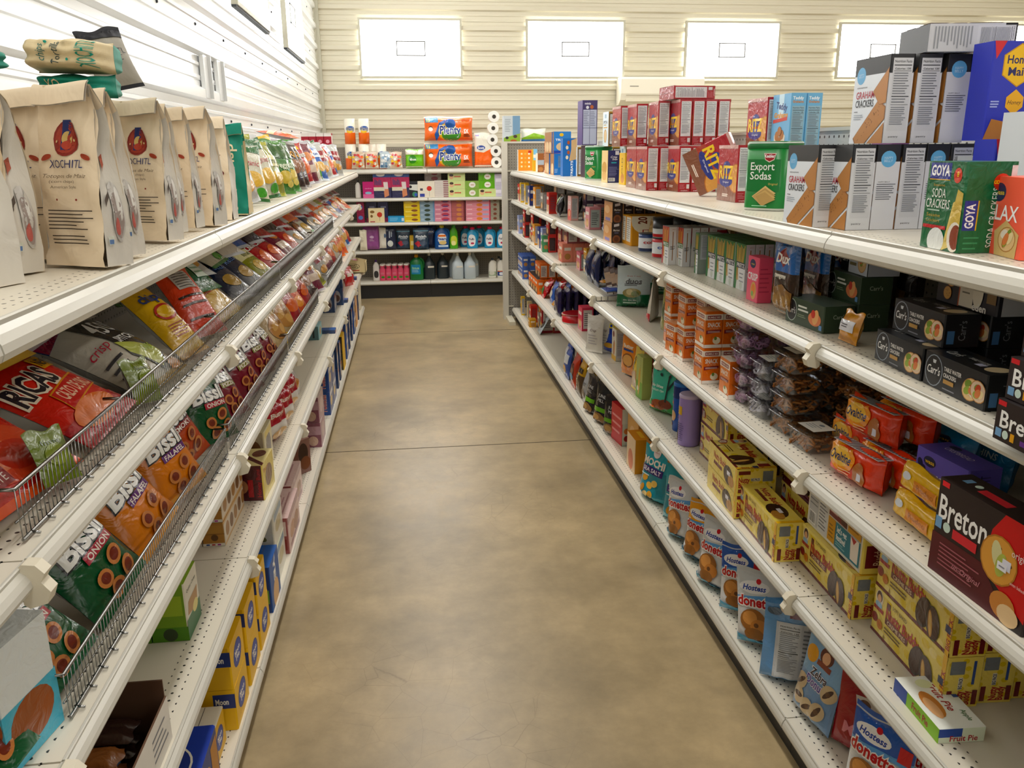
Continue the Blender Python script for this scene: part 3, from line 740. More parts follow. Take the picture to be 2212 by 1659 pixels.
def wasa_f(p, bg='f0735c', word='FLAX', ink='fff'):
    p.e(.26, .80, .17, .12, '23305f'); p.t('wasa', .27, .80, .06, 'f0cf3e', w=.24, b=.02); p.e(.08, .74, .05, .07, '23305f', rot=30); p.e(.13, .67, .06, .05, '23305f', rot=-30)
    p.t(word, .45, .55, .2, ink, w=.72, b=.01); p.p([(.35, .0), (.28, .3), (.55, .46), (.9, .3), (.88, .0)], 'd7bd88'); salad(p, .62, .22, .22, .16)
    p.r(.06, .24, .2, .34, 'dfe8e2'); p.ln(.05, .08, .3, .17, 2, ink, .5)
carton('wasa', 'crispbread_box', 'cracker box', .14, .06, .135, {'*': 'f0735c'}, {'F': wasa_f, 'R': lambda p: (p.t('wasa', .5, .8, .14, '23305f', w=.6, b=.02), p.ln(.1, .1, .9, .6, 8, 'c65541', .3))})
def tin_art(p, word=True):
    p.r(.1, .28, .92, .80, '157a40'); p.p([(.52, .90), (.82, .90), (.78, .79), (.67, .75), (.56, .79)], 'efe7dc'); p.p([(.535, .89), (.805, .89), (.77, .80), (.67, .765), (.57, .80)], 'a02733')
    p.t('Keebler', .67, .855, .055, 'fff', w=.24, b=.02); p.t('Export', .50, .69, .13, 'f3f5f0', w=.60, b=.008); p.t('Sodas', .47, .535, .13, 'f3f5f0', w=.54, b=.008); p.t('Original', .78, .40, .035, 'd8c27c', w=.2)
    for i in range(4):
        o = .035*i; p.p([(.28+.03*i, .19-.0*i+.0), (.62, .37-o), (.86, .25-o), (.5+.02*i, .06-o*.3+.0)], ('b79b6b', 'c7ab78', 'b79b6b', 'd3ba88')[3-i])
    p.ln(.3, .02, .8, .05, 1, '9fd3b0', .5)
def tin(key, w, h, col, art, name='cracker_tin', cat='tin', lid='14703c', power=4.0, d=None):
    mb = MB(); rx, ry = w/2, (d or w)/2; rim = 'c9cdc6'
    mb.loft([(0, rx*.98, ry*.98, 0, 0, rim), (.003, rx, ry, 0, 0, rim), (.007, rx, ry, 0, 0, col), (h*.9, rx, ry, 0, 0, col)], 40, col, True, power)
    e = 2/power
    def fn(u, v, k):
        a = D(-138+96*u); c_, s_ = math.cos(a), math.sin(a); k += .0004
        q = (abs(c_)**power+abs(s_)**power)**(-1/power); return Vector(((rx+k)*q*c_, (ry+k)*q*s_, .008+v*h*.88))
    art(Paint(mb, w*1.25, h*.88, fn, curved=w/26)) if art else None
    l = MB(); l.loft([(h*.9, rx*1.01, ry*1.01, 0, 0, lid), (h*.915, rx*1.02, ry*1.02, 0, 0, lid), (h*.97, rx*1.02, ry*1.02, 0, 0, rim), (h*.985, rx*.99, ry*.99, 0, 0, lid), (h, rx*.97, ry*.97, 0, 0, lid)], 40, lid, True, power)
    proto(key, name, cat, mb.mesh(name, 'plastic'), [('lid', l.mesh('lid', 'plastic'), ())]); DIM[key] = (w, d or w, h)
tin('tin', .142, .205, '12813f', tin_art)
def teddy_f(p):
    p.r(.35, .55, .62, 1, 'cfe6f2'); p.t('Teddy', .52, .80, .11, '2b4b86', w=.62, b=.04, rot=-8); p.t('Grahams', .5, .655, .085, 'd9a12f', w=.74, b=.04); p.p([(.08, .52), (.85, .56), (.85, .62), (.08, .58)], 'c94b3e')
    p.p([(.25, .0), (.2, .3), (.5, .46), (.8, .3), (.75, .0)], 'e9dfcc'); k = p.k
    for i, (x, y) in enumerate(((.35, .3), (.62, .32), (.5, .2), (.32, .12), (.68, .14), (.5, .38))): biscuit(p, x, y, .11, 'b27b42', '8c5a2c', 4)
    p.r(0, 0, 1, .07, '5aa0d4')
def teddy_r(p): p.t('Teddy', .45, .92, .05, 'f2f6fa', w=.7, b=.03); p.t('Grahams', .45, .86, .04, 'c98b33', w=.7, b=.03); p.nf(.08, .08, .9, .79, '9fbccc')
carton('teddy', 'snack_biscuit_box', 'biscuit box', .15, .055, .20, {'*': '7fb6da', 'T': '6ba5cd'}, {'F': teddy_f, 'R': teddy_r})
def pita_f(p, bg='dfeaf0'): p.r(.1, .04, .9, .95, bg); p.r(.35, .82, .65, .93, '9fb6c6'); p.t('PITA', .5, .70, .09, '2b2b2e', w=.66, b=.02); p.ln(.2, .60, .8, .64, 1, 'b99a45', .6); p.r(.15, .53, .85, .56, 'd9a83c'); p.e(.5, .3, .27, .2, 'c5a67c'); p.e(.5, .3, .2, .15, 'dcc39a')
def pita_r(p): p.r(.06, .0, .94, .97, '8f7136'); p.r(.12, .04, .88, .94, '2d2d31'); p.nf(.18, .07, .82, .92)
carton('pita', 'pita_cracker_box', 'cracker box', .14, .06, .20, {'*': 'a8863d', 'T': 'b79a55', 'F': 'dfeaf0'}, {'F': pita_f, 'R': pita_r}); GROUP['pita'] = 'pale blue pita cracker boxes'
def crisp_r(p): p.t('Crisp', .5, .80, .07, 'f2f2f5', w=.5, sh=.3); p.t('Snax', .58, .73, .06, 'f2f2f5', w=.42, sh=.3); p.r(.3, .60, .7, .64, '3e9aa8'); p.ln(.12, .2, .88, .5, 9, '8f93bb', .3); p.bc(.1, .04, .6, .15); p.r(.6, .86, .88, .98, 'd8d8e0')
carton('crisp', 'snack_cracker_box', 'cracker box', .15, .075, .178, {'*': '252a60', 'F': 'e8cf9c'}, {'R': crisp_r, 'F': lambda p: (p.e(.5, .45, .4, .2, 'c9a05c'), p.e(.5, .2, .4, .14, 'd8b277'))})
def krisp_r(p): p.nf(.55, .35, .92, .9, '6f93ba', '22406c') ; p.ln(.1, .1, .5, .3, 3, 'a9c8e8', .4)
def krisp_f(p): p.r(0, 0, 1, 1, '3f86c6'); p.t('TREATS', .5, .62, .10, 'f4f6f8', w=.8, b=.03); p.e(.5, .3, .36, .2, 'd9c3a0'); p.e(.45, .85, .12, .08, 'e8c23a'); p.r(0, 0, 1, .12, '1f4fa8')
carton('krisp', 'rice_treat_box', 'snack box', .13, .06, .155, {'*': '2c78bd', 'F': 'a87f5c', 'T': '3b87c8'}, {'R': krisp_r, 'F': lambda p: (p.r(0, .0, 1, .5, 'b98d66'), p.e(.5, .3, .4, .25, 'e2cba8'))}); GROUP['krisp'] = 'blue rice treat boxes on the top shelf'
carton('krispf', 'rice_treat_box', 'snack box', .06, .13, .155, {'*': '2c78bd', 'R': '3f86c6', 'F': '8a6a50'}, {'R': krisp_f}); GROUP['krispf'] = GROUP['krisp']
def krisp_big(p): p.r(0, .0, 1, 1, '2c74b9'); p.t('TREATS', .65, .2, .16, 'f4f6f8', w=.42, rot=90, b=.03); p.p([(.45, .4), (1, .45), (1, 1), (.6, .95), (.6, .7)], 'd0b48e'); k = p.k; [p.e(.3+.1*(i % 2), .5+.13*i, .1, .05, ('e8ddc8', 'b5653a')[i % 2]) for i in range(4)]
carton('krispb', 'rice_treat_box', 'snack box', .09, .10, .26, {'*': '2c78bd', 'T': '5b9bd0'}, {'R': krisp_big})
def minis_r(p): p.r(0, 0, 1, 1, '44386a'); p.t('minis', .35, .93, .05, 'e8e6f0', w=.4, b=.02); p.o(.33, .84, .1, 'd9d9de'); p.o(.62, .85, .12, 'b0683f'); p.r(.05, .02, .95, .79, 'b9bdd0'); p.r(.48, .02, .51, .79, '6f6f8c'); [p.ln(.08+.45*j, .42, .45+.45*j, .76, 9, '6c7088', .3) for j in (0, 1)]; p.r(.05, .38, .95, .39, '55557a')
carton('minis', 'mini_cookie_box', 'cookie box', .17, .1, .285, {'*': '44386a', 'F': '5a4a80'}, {'R': minis_r})
def honey_f(p):
    p.p([(0, 1), (.22, 1), (.06, .82)], 'cf3c44'); q = [(.5, .98), (.80, .86), (.80, .66), (.5, .54), (.2, .66), (.2, .86)]; p.p(q, 'c89a2a'); p.p([(.5+(x-.5)*.94, .76+(y-.76)*.94) for x, y in q], 'eec435')
    p.t('Honey', .5, .82, .085, '2a2c66', w=.46, b=.02); p.t('Maid', .5, .70, .085, '2a2c66', w=.38, b=.02); p.p([(.5, .52), (.66, .44), (.66, .34), (.5, .26), (.34, .34), (.34, .44)], 'eeb935'); p.t('Honey', .5, .39, .045, '4a2a1c', w=.26, sh=.3)
    p.ln(.06, .33, .26, .41, 3, 'b8c2ec', .5); p.ln(.74, .33, .94, .41, 3, 'b8c2ec', .5); p.p([(0, .0), (.12, .22), (.45, .18), (.6, 0)], 'c78d4e'); p.p([(.5, .0), (.6, .2), (.95, .26), (1, 0)], 'c78d4e')
carton('honey', 'honey_graham_box', 'cracker box', .19, .07, .20, {'*': '3540b4', 'T': '4a55c4'}, {'R': honey_f, 'F': honey_f}); DIM['honey'] = (.19, .07, .20)
carton('honeyw', 'honey_graham_box', 'cracker box', .07, .125, .20, {'*': '3540b4', 'T': '4a55c4'}, {'R': honey_f})
def oat_f(p): p.r(0, 0, 1, 1, 'cfe3f3'); p.r(.06, .75, .1, .98, '4b93cf'); p.p([(.2, .1), (.25, .55), (.5, .8), (.9, .7), (.85, .2), (.6, .05)], 'cbbba2'); p.p([(.3, .15), (.35, .5), (.55, .68), (.8, .55), (.75, .25)], 'ddd0ba'); p.e(.35, .03, .2, .03, '2f79b4')
carton('oat', 'oat_cracker_box', 'cracker box', .10, .16, .132, {'*': 'd8dde2', 'R': 'cfe3f3'}, {'R': oat_f})
def prem_f(p): p.r(0, 0, 1, 1, 'd7dade'); p.t('PREMIUM', .75, .5, .32, '2b5a94', w=.8, rot=90, b=.02); p.e(.3, .85, .2, .1, 'd9c49c'); p.ln(.1, .1, .45, .5, 4, '7c97b4', .3)
carton('premiums', 'saltine_box', 'cracker box', .12, .16, .116, {'*': 'd7dade'}, {'R': prem_f})
carton('premium', 'saltine_box', 'cracker box', .12, .15, .165, {'*': 'd7dade'}, {'R': prem_f})
carton('animal', 'animal_cracker_box', 'cookie box', .06, .135, .185, {'*': 'f0a030', 'F': 'f1efe8', 'L': 'f1efe8', 'T': 'f3b04a'}, {'R': lambda p: ([p.e(.25+.25*(i % 3), .2+.2*(i//3), .07, .05, ('f6e3b8', 'e8c068', 'f8efd8')[i % 3], 7, 20*i) for i in range(12)], p.r(.7, .84, .9, .96, 'c8402f')), 'F': lambda p: p.t('m', .5, .9, .1, '222', b=.03)}, 'wrap')
def handle_box():
    mb = MB(); mb.tube([(-.03, 0, 0), (-.03, 0, .03), (-.015, 0, .048), (.01, 0, .048), (.025, 0, .03), (.03, 0, 0)], .004, 'd8402a', 6); return mb.mesh('cord_handle', 'matte')
carton('ohandle', 'carry_box', 'cookie box', .06, .12, .25, {'*': 'e8862c'}, {}); n_, c_, m_, p_ = PROTO['ohandle']
hmb = MB(); hmb.tube([(0, -.02, .25), (0, -.022, .28), (0, -.008, .298), (0, .01, .29), (0, .015, .25)], .004, 'd8302a', 6); proto('ohandle', n_, c_, m_, [('cord_handle', hmb.mesh('cord_handle', 'matte'), ())])
carton('tinblue', 'small_cracker_box', 'cracker box', .10, .05, .2, {'*': '7d93a8'}, {'R': lambda p: p.nf(.1, .05, .9, .9, 'a9b6c4')})
carton('ltblue', 'small_snack_box', 'snack box', .06, .035, .19, {'*': '8fc4e4', 'F': 'c8b54a'}, {'R': lambda p: (p.r(0, 0, 1, .5, 'e0b14a'), p.r(0, .6, 1, .75, 'f0f0ee'))})
carton('brownw', 'granola_bar_box', 'snack box', .1, .055, .155, {'*': '94633c', 'F': 'efe6d4'}, {'R': lambda p: (p.r(0, .38, 1, .64, 'a9b8c4'), p.e(.5, .15, .4, .12, 'b98a58'))})
carton('yellow', 'yellow_cracker_box', 'cracker box', .125, .05, .165, {'*': 'e8c33a'}, {'F': lambda p: (p.t('GOLD', .5, .5, .2, '3a3320', w=.7, rot=90), p.e(.6, .2, .3, .15, 'c98f3e')), 'R': lambda p: p.r(.1, .5, .9, .9, 'd8a62e')})
carton('darkchip', 'dark_cracker_box', 'cracker box', .14, .06, .21, {'*': '4a2c28'}, {'R': lambda p: p.nf(.2, .3, .8, .9)})
carton('purplebox', 'purple_snack_box', 'snack box', .10, .05, .22, {'*': '8a5a8c'}, {'F': lambda p: (p.o(.5, .7, .3, 'e08a4a'), p.t('BAR', .5, .2, .1, 'f0e8f0', w=.8, b=.03))})

# ------------------------------------------------------------------ cracker run, top shelf: placing
RB('animal', (1119, 369), 1, 'orange animal cracker box at the far end of the top shelf', yaw=0)
RB('ltblue', (1152, 370), 1, 'narrow light blue snack box beside the orange animal cracker box')
RB('brownw', (1161, 372), 1, 'brown granola bar box standing before the blue treat boxes')
RB('ohandle', (1.10, 6.85, None), 1, 'orange carry box with red cord handle behind blue treat boxes')
for i, px in enumerate((1175, 1184, 1195, 1205)):
    c = spot(px+6, 375+i*2, RZ(1, 3)); RB('krispf' if i == 2 else 'krisp', (c.x, 6.72-.135*i, None), 1, 'blue rice treat box, lower tier, %s from the far end' % ordinal(i))
    RB('krispf' if i in (3,) else 'krisp', (c.x, 6.72-.135*i, None), 1, 'blue rice treat box, upper tier, %s from the far end' % ordinal(i), up=.158)
RB('krispb', (1215, 381), 1, 'tall blue treat box with cereal squares beside the upper treat boxes', yaw=0)
RB('krispf', (1.20, 5.98, None), 1, 'blue treat box lying half hidden behind the tall one', up=0)
RB('darkchip', (1.19, 5.72, None), 1, 'dark cracker box under the tall purple cookie box', up=0)
RB('minis', (1.155, 5.66, None), 1, 'tall purple mini cookie box with grey nutrition side', up=.212)
RB('pita', (1246, 381), 1, 'white pita cracker box standing before the far green tin')
RB('tinblue', (1.31, 5.45, None), 1, 'grey blue cracker box right of the purple cookie box', up=.212)
RB('pita', (1.31, 5.44, None), 1, 'dark base pita cracker box behind the far green tin', up=0)
c = spot(1279, 389, RZ(1, 3)); place('tin', xf((c.x+.05, c.y+.05, c.z+.001), -62), 'green soda cracker tin at the far part of the top shelf', 'green soda cracker tins')
RB('crisp', (1311, 395), 1, 'navy snack cracker box before the pita boxes')
RB('pita', (1.28, 4.98, None), 1, 'pale pita cracker box behind the navy snack box', nx=2, up=0)
RB('pita', (1.20, 5.10, None), 1, 'pale blue pita cracker box, further of upper pair', up=.202)
RB('pita', (1.235, 4.88, None), 1, 'pale blue pita cracker box, nearer of upper pair', nx=2, up=.202)
RB('yellow', (1349, 400), 1, 'slim yellow cracker box leaning beside the red boxes')
RB('darkchip', (1.26, 4.56, None), 1, 'dark cracker box hidden behind the yellow box', up=0)
RB('ritz', (1372, 407), 1, 'red cracker box, farthest of the lower tier beside yellow box')
RB('ritz', (1395, 412), 1, 'red cracker box in lower tier before the farthest', nx=2)
RB('ritz', (1464, 415), 1, 'red cracker box in lower tier row of three', nx=3)
RB('ritz', (1588, 438), 1, 'red cracker box standing alone beside the near green tin', yaw=1)
RB('ritz', (1.075, 4.30, None), 1, 'red cracker box in upper tier, farthest label', up=.199)
RB('ritz', (1.105, 4.10, None), 1, 'red cracker box in upper tier, second label', up=.199)
RB('ritz', (1.14, 3.86, None), 1, 'red cracker box in upper tier with wrinkled silver wrap', up=.199, yaw=-2)
RB('ritz', (1.20, 3.73, None), 1, 'red cracker box in upper tier row of four', nx=4, up=.199)
w_, d_, h_ = DIM['ritz']
place('ritz', Matrix.Translation((1.27, 3.86, RZ(1, 3)+.199*2+.001+d_/2)) @ Matrix.Rotation(D(4), 4, 'Z') @ Matrix.Rotation(D(-90), 4, 'Y') @ Matrix.Rotation(D(-90), 4, 'Z') @ Matrix.Translation((0, 0, -h_/2)), 'red cracker box lying on top of the upper red row', GROUP['ritz'])
place('ritz', settle('ritz', Matrix.Translation((1.135, 3.33, RZ(1, 3)+.012)) @ Matrix.Rotation(D(-30), 4, 'Z') @ Matrix.Rotation(D(64), 4, 'Y'), RZ(1, 3)+.0015), 'red cracker box fallen askew against the near red box', GROUP['ritz'])
c = spot(1653, 456, RZ(1, 3)); place('tin', xf((c.x+.045, c.y+.06, c.z+.001), -52), 'large green soda cracker tin beside the white graham boxes', 'green soda cracker tins')
RB('graham', (1754, 492), 1, 'white graham cracker box next to the green tin', yaw=2)
fl_ = lambda ix, iy, iz: ix % 2 == 1
RB('graham', (1826, 498), 1, 'white and black graham cracker box, lower row', nx=5, flip=fl_)
c0 = spot(1826, 498, RZ(1, 3))
RB('graham', (c0.x+.075, c0.y+.012, None), 1, 'white and black graham cracker box, upper row', nx=3, up=.1945, flip=lambda a, b_, c_: a == 2, gap=.010)
w_, d_, h_ = DIM['grahamflat']
place('grahamflat', Matrix.Translation((c0.x+.255, c0.y+.06, c0.z+.1945*2+.0300)) @ Matrix.Rotation(D(-8), 4, 'Z') @ Matrix.Rotation(D(90), 4, 'Y') @ Matrix.Rotation(D(-90), 4, 'Z') @ Matrix.Translation((0, 0, -h_/2)), 'black and grey graham box lying flat on the upper row', GROUP['graham'])
RB('teddy', (1.30, 2.83, None), 1, 'light blue snack biscuit box beyond the green tin', nx=2, up=.165)
RB('premium', (1.28, 2.86, None), 1, 'pale saltine box lying under the light blue biscuit boxes', nx=1, up=0)
RB('ritz', (1.285, 2.99, None), 1, 'red cracker box beyond the light blue biscuit boxes', up=.165)
RB('premium', (1.28, 3.03, None), 1, 'pale saltine box standing under the far red box', up=0)
RB('purplebox', (1.27, 2.14, None), 1, 'purple snack box showing behind the upper graham box', up=.165)
RB('premium', (1.25, 2.13, None), 1, 'pale saltine box hidden behind the graham boxes', up=0)
RB('premium', (1.255, 1.72, None), 1, 'pale saltine box carrying the large blue honey graham box', up=0)
RB('honeyw', (1.225, 1.72, None), 1, 'royal blue honey graham box with yellow hexagon', up=.198)
RB('honeyw', (1.205, 1.645, None), 1, 'royal blue honey graham box behind the green carton', up=0)
RB('oat', (1.20, 1.53, None), 1, 'pale blue oat cracker box standing before the blue boxes', up=.119)
RB('premiums', (1.19, 1.52, None), 1, 'white saltine box with tall blue lettering beside green carton', up=0)
RB('goya', (2063, 548), 1, 'dark green soda cracker carton at the shelf edge', yaw=-4)
RB('wasa', (1.015, 1.285, None), 1, 'salmon crispbread box at the near end of the top shelf', yaw=-12)
# paper cup pack on the hidden side
cm_ = MB(); cm_.loft([(0, .035, .035, 0, 0), (.17, .045, .045, 0, 0), (.175, .046, .046, 0, 0), (.2, .03, .03, 0, 0), (.215, .042, .03, 0, 0)], 24, 'eeeee8')
def cups(p): k = p.k; [p.r(.05, .12+.13*i, .95, .19+.13*i, '2e6a86') for i in range(3)]; p.r(.3, .58, .7, .9, '2e6a86'); [p.r(.05+.1*i, .58, .09+.1*i, .9, '3c7f8a') for i in (0, 1, 7, 8)]
cups(Paint(cm_, .12, .17, lambda u, v, k: Vector(((.0365+.0095*v+k)*math.cos(D(-150+120*u)), (.0365+.0095*v+k)*math.sin(D(-150+120*u)), v*.17)), curved=.02))
proto('cups', 'paper_cup_sleeve', 'paper cups', cm_.mesh('paper_cup_sleeve', 'wrap'))
# ------------------------------------------------------------------ small generic cartons for the far bays
def gen(key, name, cat, w, d, h, col, front=None, side='nf', spot_=None, word=None, mat='card', top=None):
    """a carton with a title band, a food picture and a nutrition side"""
    def f(p):
        if front: p.r(0, 0, 1, .42, front)
        p.e(.5, .28, .34, .20, spot_ or 'c99a5e'); p.e(.5, .28, .24, .13, 'e2c08e')
        if word: p.t(word, .5, .72, .14, 'f6f2ea', w=.8, b=.03)
        else: p.r(.14, .66, .86, .80, 'f0ebe0')
    def r(p):
        if side == 'nf': p.nf(.14, .08, .88, .92, 'cfcfd2')
        elif side: p.r(.12, .1, .88, .9, side); p.ln(.2, .2, .8, .8, 7, '55555c', .35)
        else: p.r(.2, .62, .8, .78, 'e9e4da'); p.o(.5, .3, .28, spot_ or 'b98a52')
    carton(key, name, cat, w, d, h, {'*': col, 'T': top or col}, {'F': f, 'R': r, 'L': r}, mat)
GROUP.update({'tub_p': 'stacked pretzel tubs', 'tub_w': 'stacked pretzel tubs', 'tub_b': 'stacked pretzel tubs'})

# ------------------------------------------------------------------ second shelf: designs
def bret_f(p):
    p.r(.02, .86, .1, .98, 'c83038'); p.t('Breton', .30, .56, .42, 'f2f1ee', w=.48, b=.015); p.r(.03, .1, .09, .3, '7fa6c9'); p.o(.13, .2, .03, 'cfe0d6'); p.r(.18, .1, .22, .3, 'd9a441')
    p.r(.28, .12, .6, .24, '6b3a8c'); biscuit(p, .82, .45, .14, 'd6a45c')
carton('bretflat', 'dark_cracker_box', 'cracker box', .235, .15, .066, {'*': '2b2020', 'T': '241a1a'}, {'F': bret_f, 'R': lambda p: p.r(.1, .2, .6, .8, '3a2c2b')}); GROUP['bretflat'] = 'dark brown cracker boxes piled flat'
def carr_f(p):
    p.e(.17, .5, .15, .47, '9aa3ad'); p.e(.17, .5, .138, .44, '0c0d12'); p.t("Carr's", .17, .52, .24, 'f4f4f2', w=.22, sh=.15, b=.01); p.p([(.14, .82), (.20, .82), (.19, .72), (.15, .72)], 'cfd3d6')
    p.t('TABLE WATER', .48, .68, .12, 'eceae6', w=.28, b=.02); p.t('CRACKERS', .445, .50, .12, 'eceae6', w=.21, b=.02); p.r(.35, .26, .52, .38, 'b8945a'); p.ln(.35, .08, .6, .14, 1, '8f9198', .6)
    salad(p, .78, .42, .13, .32, 20); salad(p, .90, .46, .12, .30, -20, 'e0c9b2')
def carr_t(p): p.t("Carr's", .2, .5, .3, 'e4e4e2', w=.2, sh=.15); p.t('TABLE WATER', .52, .6, .14, 'cfcfce', w=.3); p.e(.84, .5, .1, .3, 'd9c8a8'); p.r(.6, .3, .7, .5, 'c8cbe0')
carton('carr', 'black_cracker_box', 'cracker box', .195, .075, .066, {'*': '15171c'}, {'F': carr_f, 'T': carr_t, 'R': lambda p: (p.t("Carr's", .5, .5, .2, '8d8f94', w=.6, rot=90), p.r(.1, .1, .3, .5, '5a83b0'))}); GROUP['carr'] = 'black water cracker boxes'
def carrg_f(p):
    p.e(.17, .5, .14, .44, 'b9c2bd'); p.e(.17, .5, .128, .41, '0d1014'); p.t("Carr's", .17, .5, .24, 'f4f4f2', w=.2, sh=.15); p.ln(.34, .52, .62, .8, 2, 'e4e6df', .5); p.ln(.34, .3, .56, .44, 2, '9aa68f', .4)
    p.e(.78, .42, .16, .26, 'd98a63'); p.e(.8, .5, .07, .3, 'e2b27e', rot=-20); p.e(.74, .6, .05, .16, 'c64436'); p.r(.9, .08, .97, .26, '6f97c4')
carton('carrg', 'green_cracker_box', 'cracker box', .19, .085, .068, {'*': '3c4d3a', 'T': '56645a'}, {'F': carrg_f, 'R': lambda p: p.t("Carr's", .5, .6, .16, 'b9c2b4', w=.4)}); GROUP['carrg'] = 'dark green cracker boxes'
def carrw_f(p): p.r(.32, 0, 1, 1, 'd4dce8'); p.e(.16, .5, .15, .46, '12151b'); p.t("Carr's", .16, .5, .22, 'f0f0f0', w=.2); p.ln(.36, .5, .62, .8, 2, '333a48', .5); p.r(.36, .3, .6, .42, '8a8468'); salad(p, .80, .45, .15, .36)
carton('carrw', 'white_cracker_box', 'cracker box', .15, .085, .064, {'*': 'b9bec9', 'F': '12151b'}, {'F': carrw_f})
def eden_f(p):
    p.r(.38, .0, .40, 1, 'b5603c'); p.r(.40, .02, .62, .98, 'e6e0d2'); p.r(.42, .70, .6, .93, '4a2547'); p.t('independent', .51, .80, .08, 'e8e2ea', w=.15); p.ln(.44, .25, .58, .6, 4, '8a8478', .35)
    biscuit(p, .12, .66, .085, 'e3bd80'); biscuit(p, .24, .50, .09, 'e3bd80'); biscuit(p, .20, .2, .07, 'd9ae6d'); p.p([(.64, .98), (.78, .98), (.76, .5), (.66, .4)], '7a5a4a'); p.e(.70, .35, .08, .3, 'efe9db'); p.r(.84, .2, .98, .95, '8f7550'); biscuit(p, .88, .6, .09, 'e6c08a'); p.t('eden', .74, .08, .14, 'f3f0ea', w=.22, b=.03)
def eden_r(p): p.r(.15, .0, .95, .55, 'c2c4c8'); p.r(.3, .35, .9, .85, 'c9cbd6'); p.ln(.36, .42, .84, .78, 4, '3f4148', .4, False)
carton('eden', 'cheese_cracker_box', 'cracker box', .20, .065, .105, {'*': '211d28'}, {'F': eden_f, 'R': eden_r})
def dare_f(p): p.r(0, .55, .3, 1, '7a2a28'); p.e(.22, .8, .18, .16, 'd2a85c'); p.p([(.05, .12), (.42, .12), (.25, .55)], 'ddd0a0'); biscuit(p, .52, .62, .17, 'd8ac60'); biscuit(p, .58, .3, .15, 'd8ac60'); p.r(.72, .05, .76, .8, '3e93a8'); p.r(.76, .05, 1, .8, 'd3dbe2'); p.r(.8, .5, .98, .72, '4a2547')
carton('dare', 'cheese_cracker_box', 'cracker box', .17, .05, .15, {'*': '3b2724'}, {'F': dare_f, 'R': lambda p: p.r(0, 0, 1, 1, '33211f')})
def redorig(p): p.p([(.3, 1), (1, 1), (1, .1), (.55, .4)], 'b32433'); p.t('original', .75, .7, .1, 'e6c9c4', w=.3); biscuit(p, .3, .5, .2, 'c99a52')
carton('redorig', 'red_cracker_box', 'cracker box', .17, .05, .13, {'*': '6e1c24'}, {'F': redorig})
def redtri(p): p.e(.4, .0, .6, .9, 'b51d2c'); p.p([(.25, .2), (.5, .7), (.7, .2)], 'cbb27a'); p.p([(.5, .2), (.65, .6), (.85, .2)], 'd8c08a')
carton('redtri', 'red_crisp_box', 'cracker box', .12, .05, .10, {'*': '35211f'}, {'F': redtri})
bag('goldbag', 'gold_snack_bag', 'snack bag', .085, .075, .035, 'c9913a', lambda p: (p.r(.15, .35, .9, .7, 'dcdce2'), p.ln(.3, .45, .7, .6, 2, '55555c', .4)), seed=3)
def dux_f(p):
    p.r(0, .56, 1, .93, '2f6fb4'); p.p([(.5, .88), (.78, .74), (.5, .62), (.22, .74)], '8e2a2c'); p.t('Dux', .5, .74, .13, 'f4f4f0', w=.66, sh=.3, b=.03); p.ln(.2, .48, .8, .53, 1, 'e6e2da', .6); p.t('Original', .4, .5, .05, 'e9e4d8', w=.5, b=.02)
    p.p([(.1, .0), (.05, .32), (.5, .40), (.95, .32), (.9, 0)], '8d6a3c'); k = p.k; [p.e(.2+.2*i, .18+.04*(i % 2), .12, .08, ('a98550', '9b7842')[i % 2]) for i in range(4)]
bag('dux', 'brown_cracker_bag', 'cracker bag', .15, .225, .075, '3a2a1e', dux_f, 'brick', seed=5, seal='9c9a92', back='3a2a1e'); GROUP['dux'] = 'brown cracker bags in a row'
def duxs(p): p.t('Original', .5, .35, .3, '8e8574', w=.42, rot=90); p.t('Dux', .5, .78, .3, '8e8574', w=.2, rot=90)
def crispp(p): p.e(.45, .84, .25, .10, '23305f'); p.t('wasa', .45, .84, .05, 'f0cf3e', w=.3); p.t('CRISP', .5, .56, .16, 'f7eef0', w=.9, b=.03); p.e(.62, .25, .25, .2, 'd9b070'); p.e(.62, .28, .16, .12, 'e08a2a'); p.e(.55, .18, .1, .06, '7da348')
carton('crispp', 'pink_crispbread_box', 'cracker box', .085, .045, .135, {'*': 'e2657f'}, {'F': crispp, 'R': lambda p: p.ln(.1, .2, .9, .8, 6, 'c74c66', .3)})
def pretz_f(p, top='2c7a3e', band='1f2b4a'):
    p.r(0, .45, 1, 1, top); p.p([(0, 0), (0, .45), (.4, .75), (.2, 0)], top); k = p.k
    for i in range(7): p.k = k; x = .12+.12*i; p.p([(x, .97-.03*(i % 3)), (x+.06, .97-.03*(i % 3)), (x*.6+.2, .2), (x*.6+.15, .2)], ('d8a94a', 'c7923a', 'e3bb62')[i % 3])
    p.p([(.45, .0), (.35, .5), (1, .55), (1, 0)], 'e6e8ea'); p.r(.16, .47, .98, .60, band); p.t('PRETZ', .57, .535, .085, 'f3f3f0', w=.72, b=.02); p.ln(.5, .15, .9, .4, 3, '8f959c', .3); p.o(.68, .10, .14, 'cfd6cf')
def pretz_r(p): p.r(.46, .12, .56, .88, '9a6a38'); p.t('PRETZ', .5, .47, .07, '3f3f48', w=.55, b=.01); p.ln(.2, .4, .8, .44, 1, '55555c', .4); p.t('glico', .6, .94, .02, 'b0503c', w=.4)
carton('pretzg', 'pretzel_stick_box', 'pretzel box', .088, .030, .150, {'*': 'dadbe2', 'T': '3f7a4c', 'F': 'e4e7e4'}, {'F': pretz_f, 'R': pretz_r}); GROUP['pretzg'] = 'green and white pretzel stick boxes'
carton('pretzr', 'pretzel_stick_box', 'pretzel box', .088, .032, .150, {'*': 'e2e2e4', 'T': 'b5b8b8', 'F': 'e7e4dc'}, {'F': lambda p: pretz_f(p, 'b42e35', '2f7a45'), 'R': pretz_r}); GROUP['pretzr'] = 'red and white pretzel stick boxes'
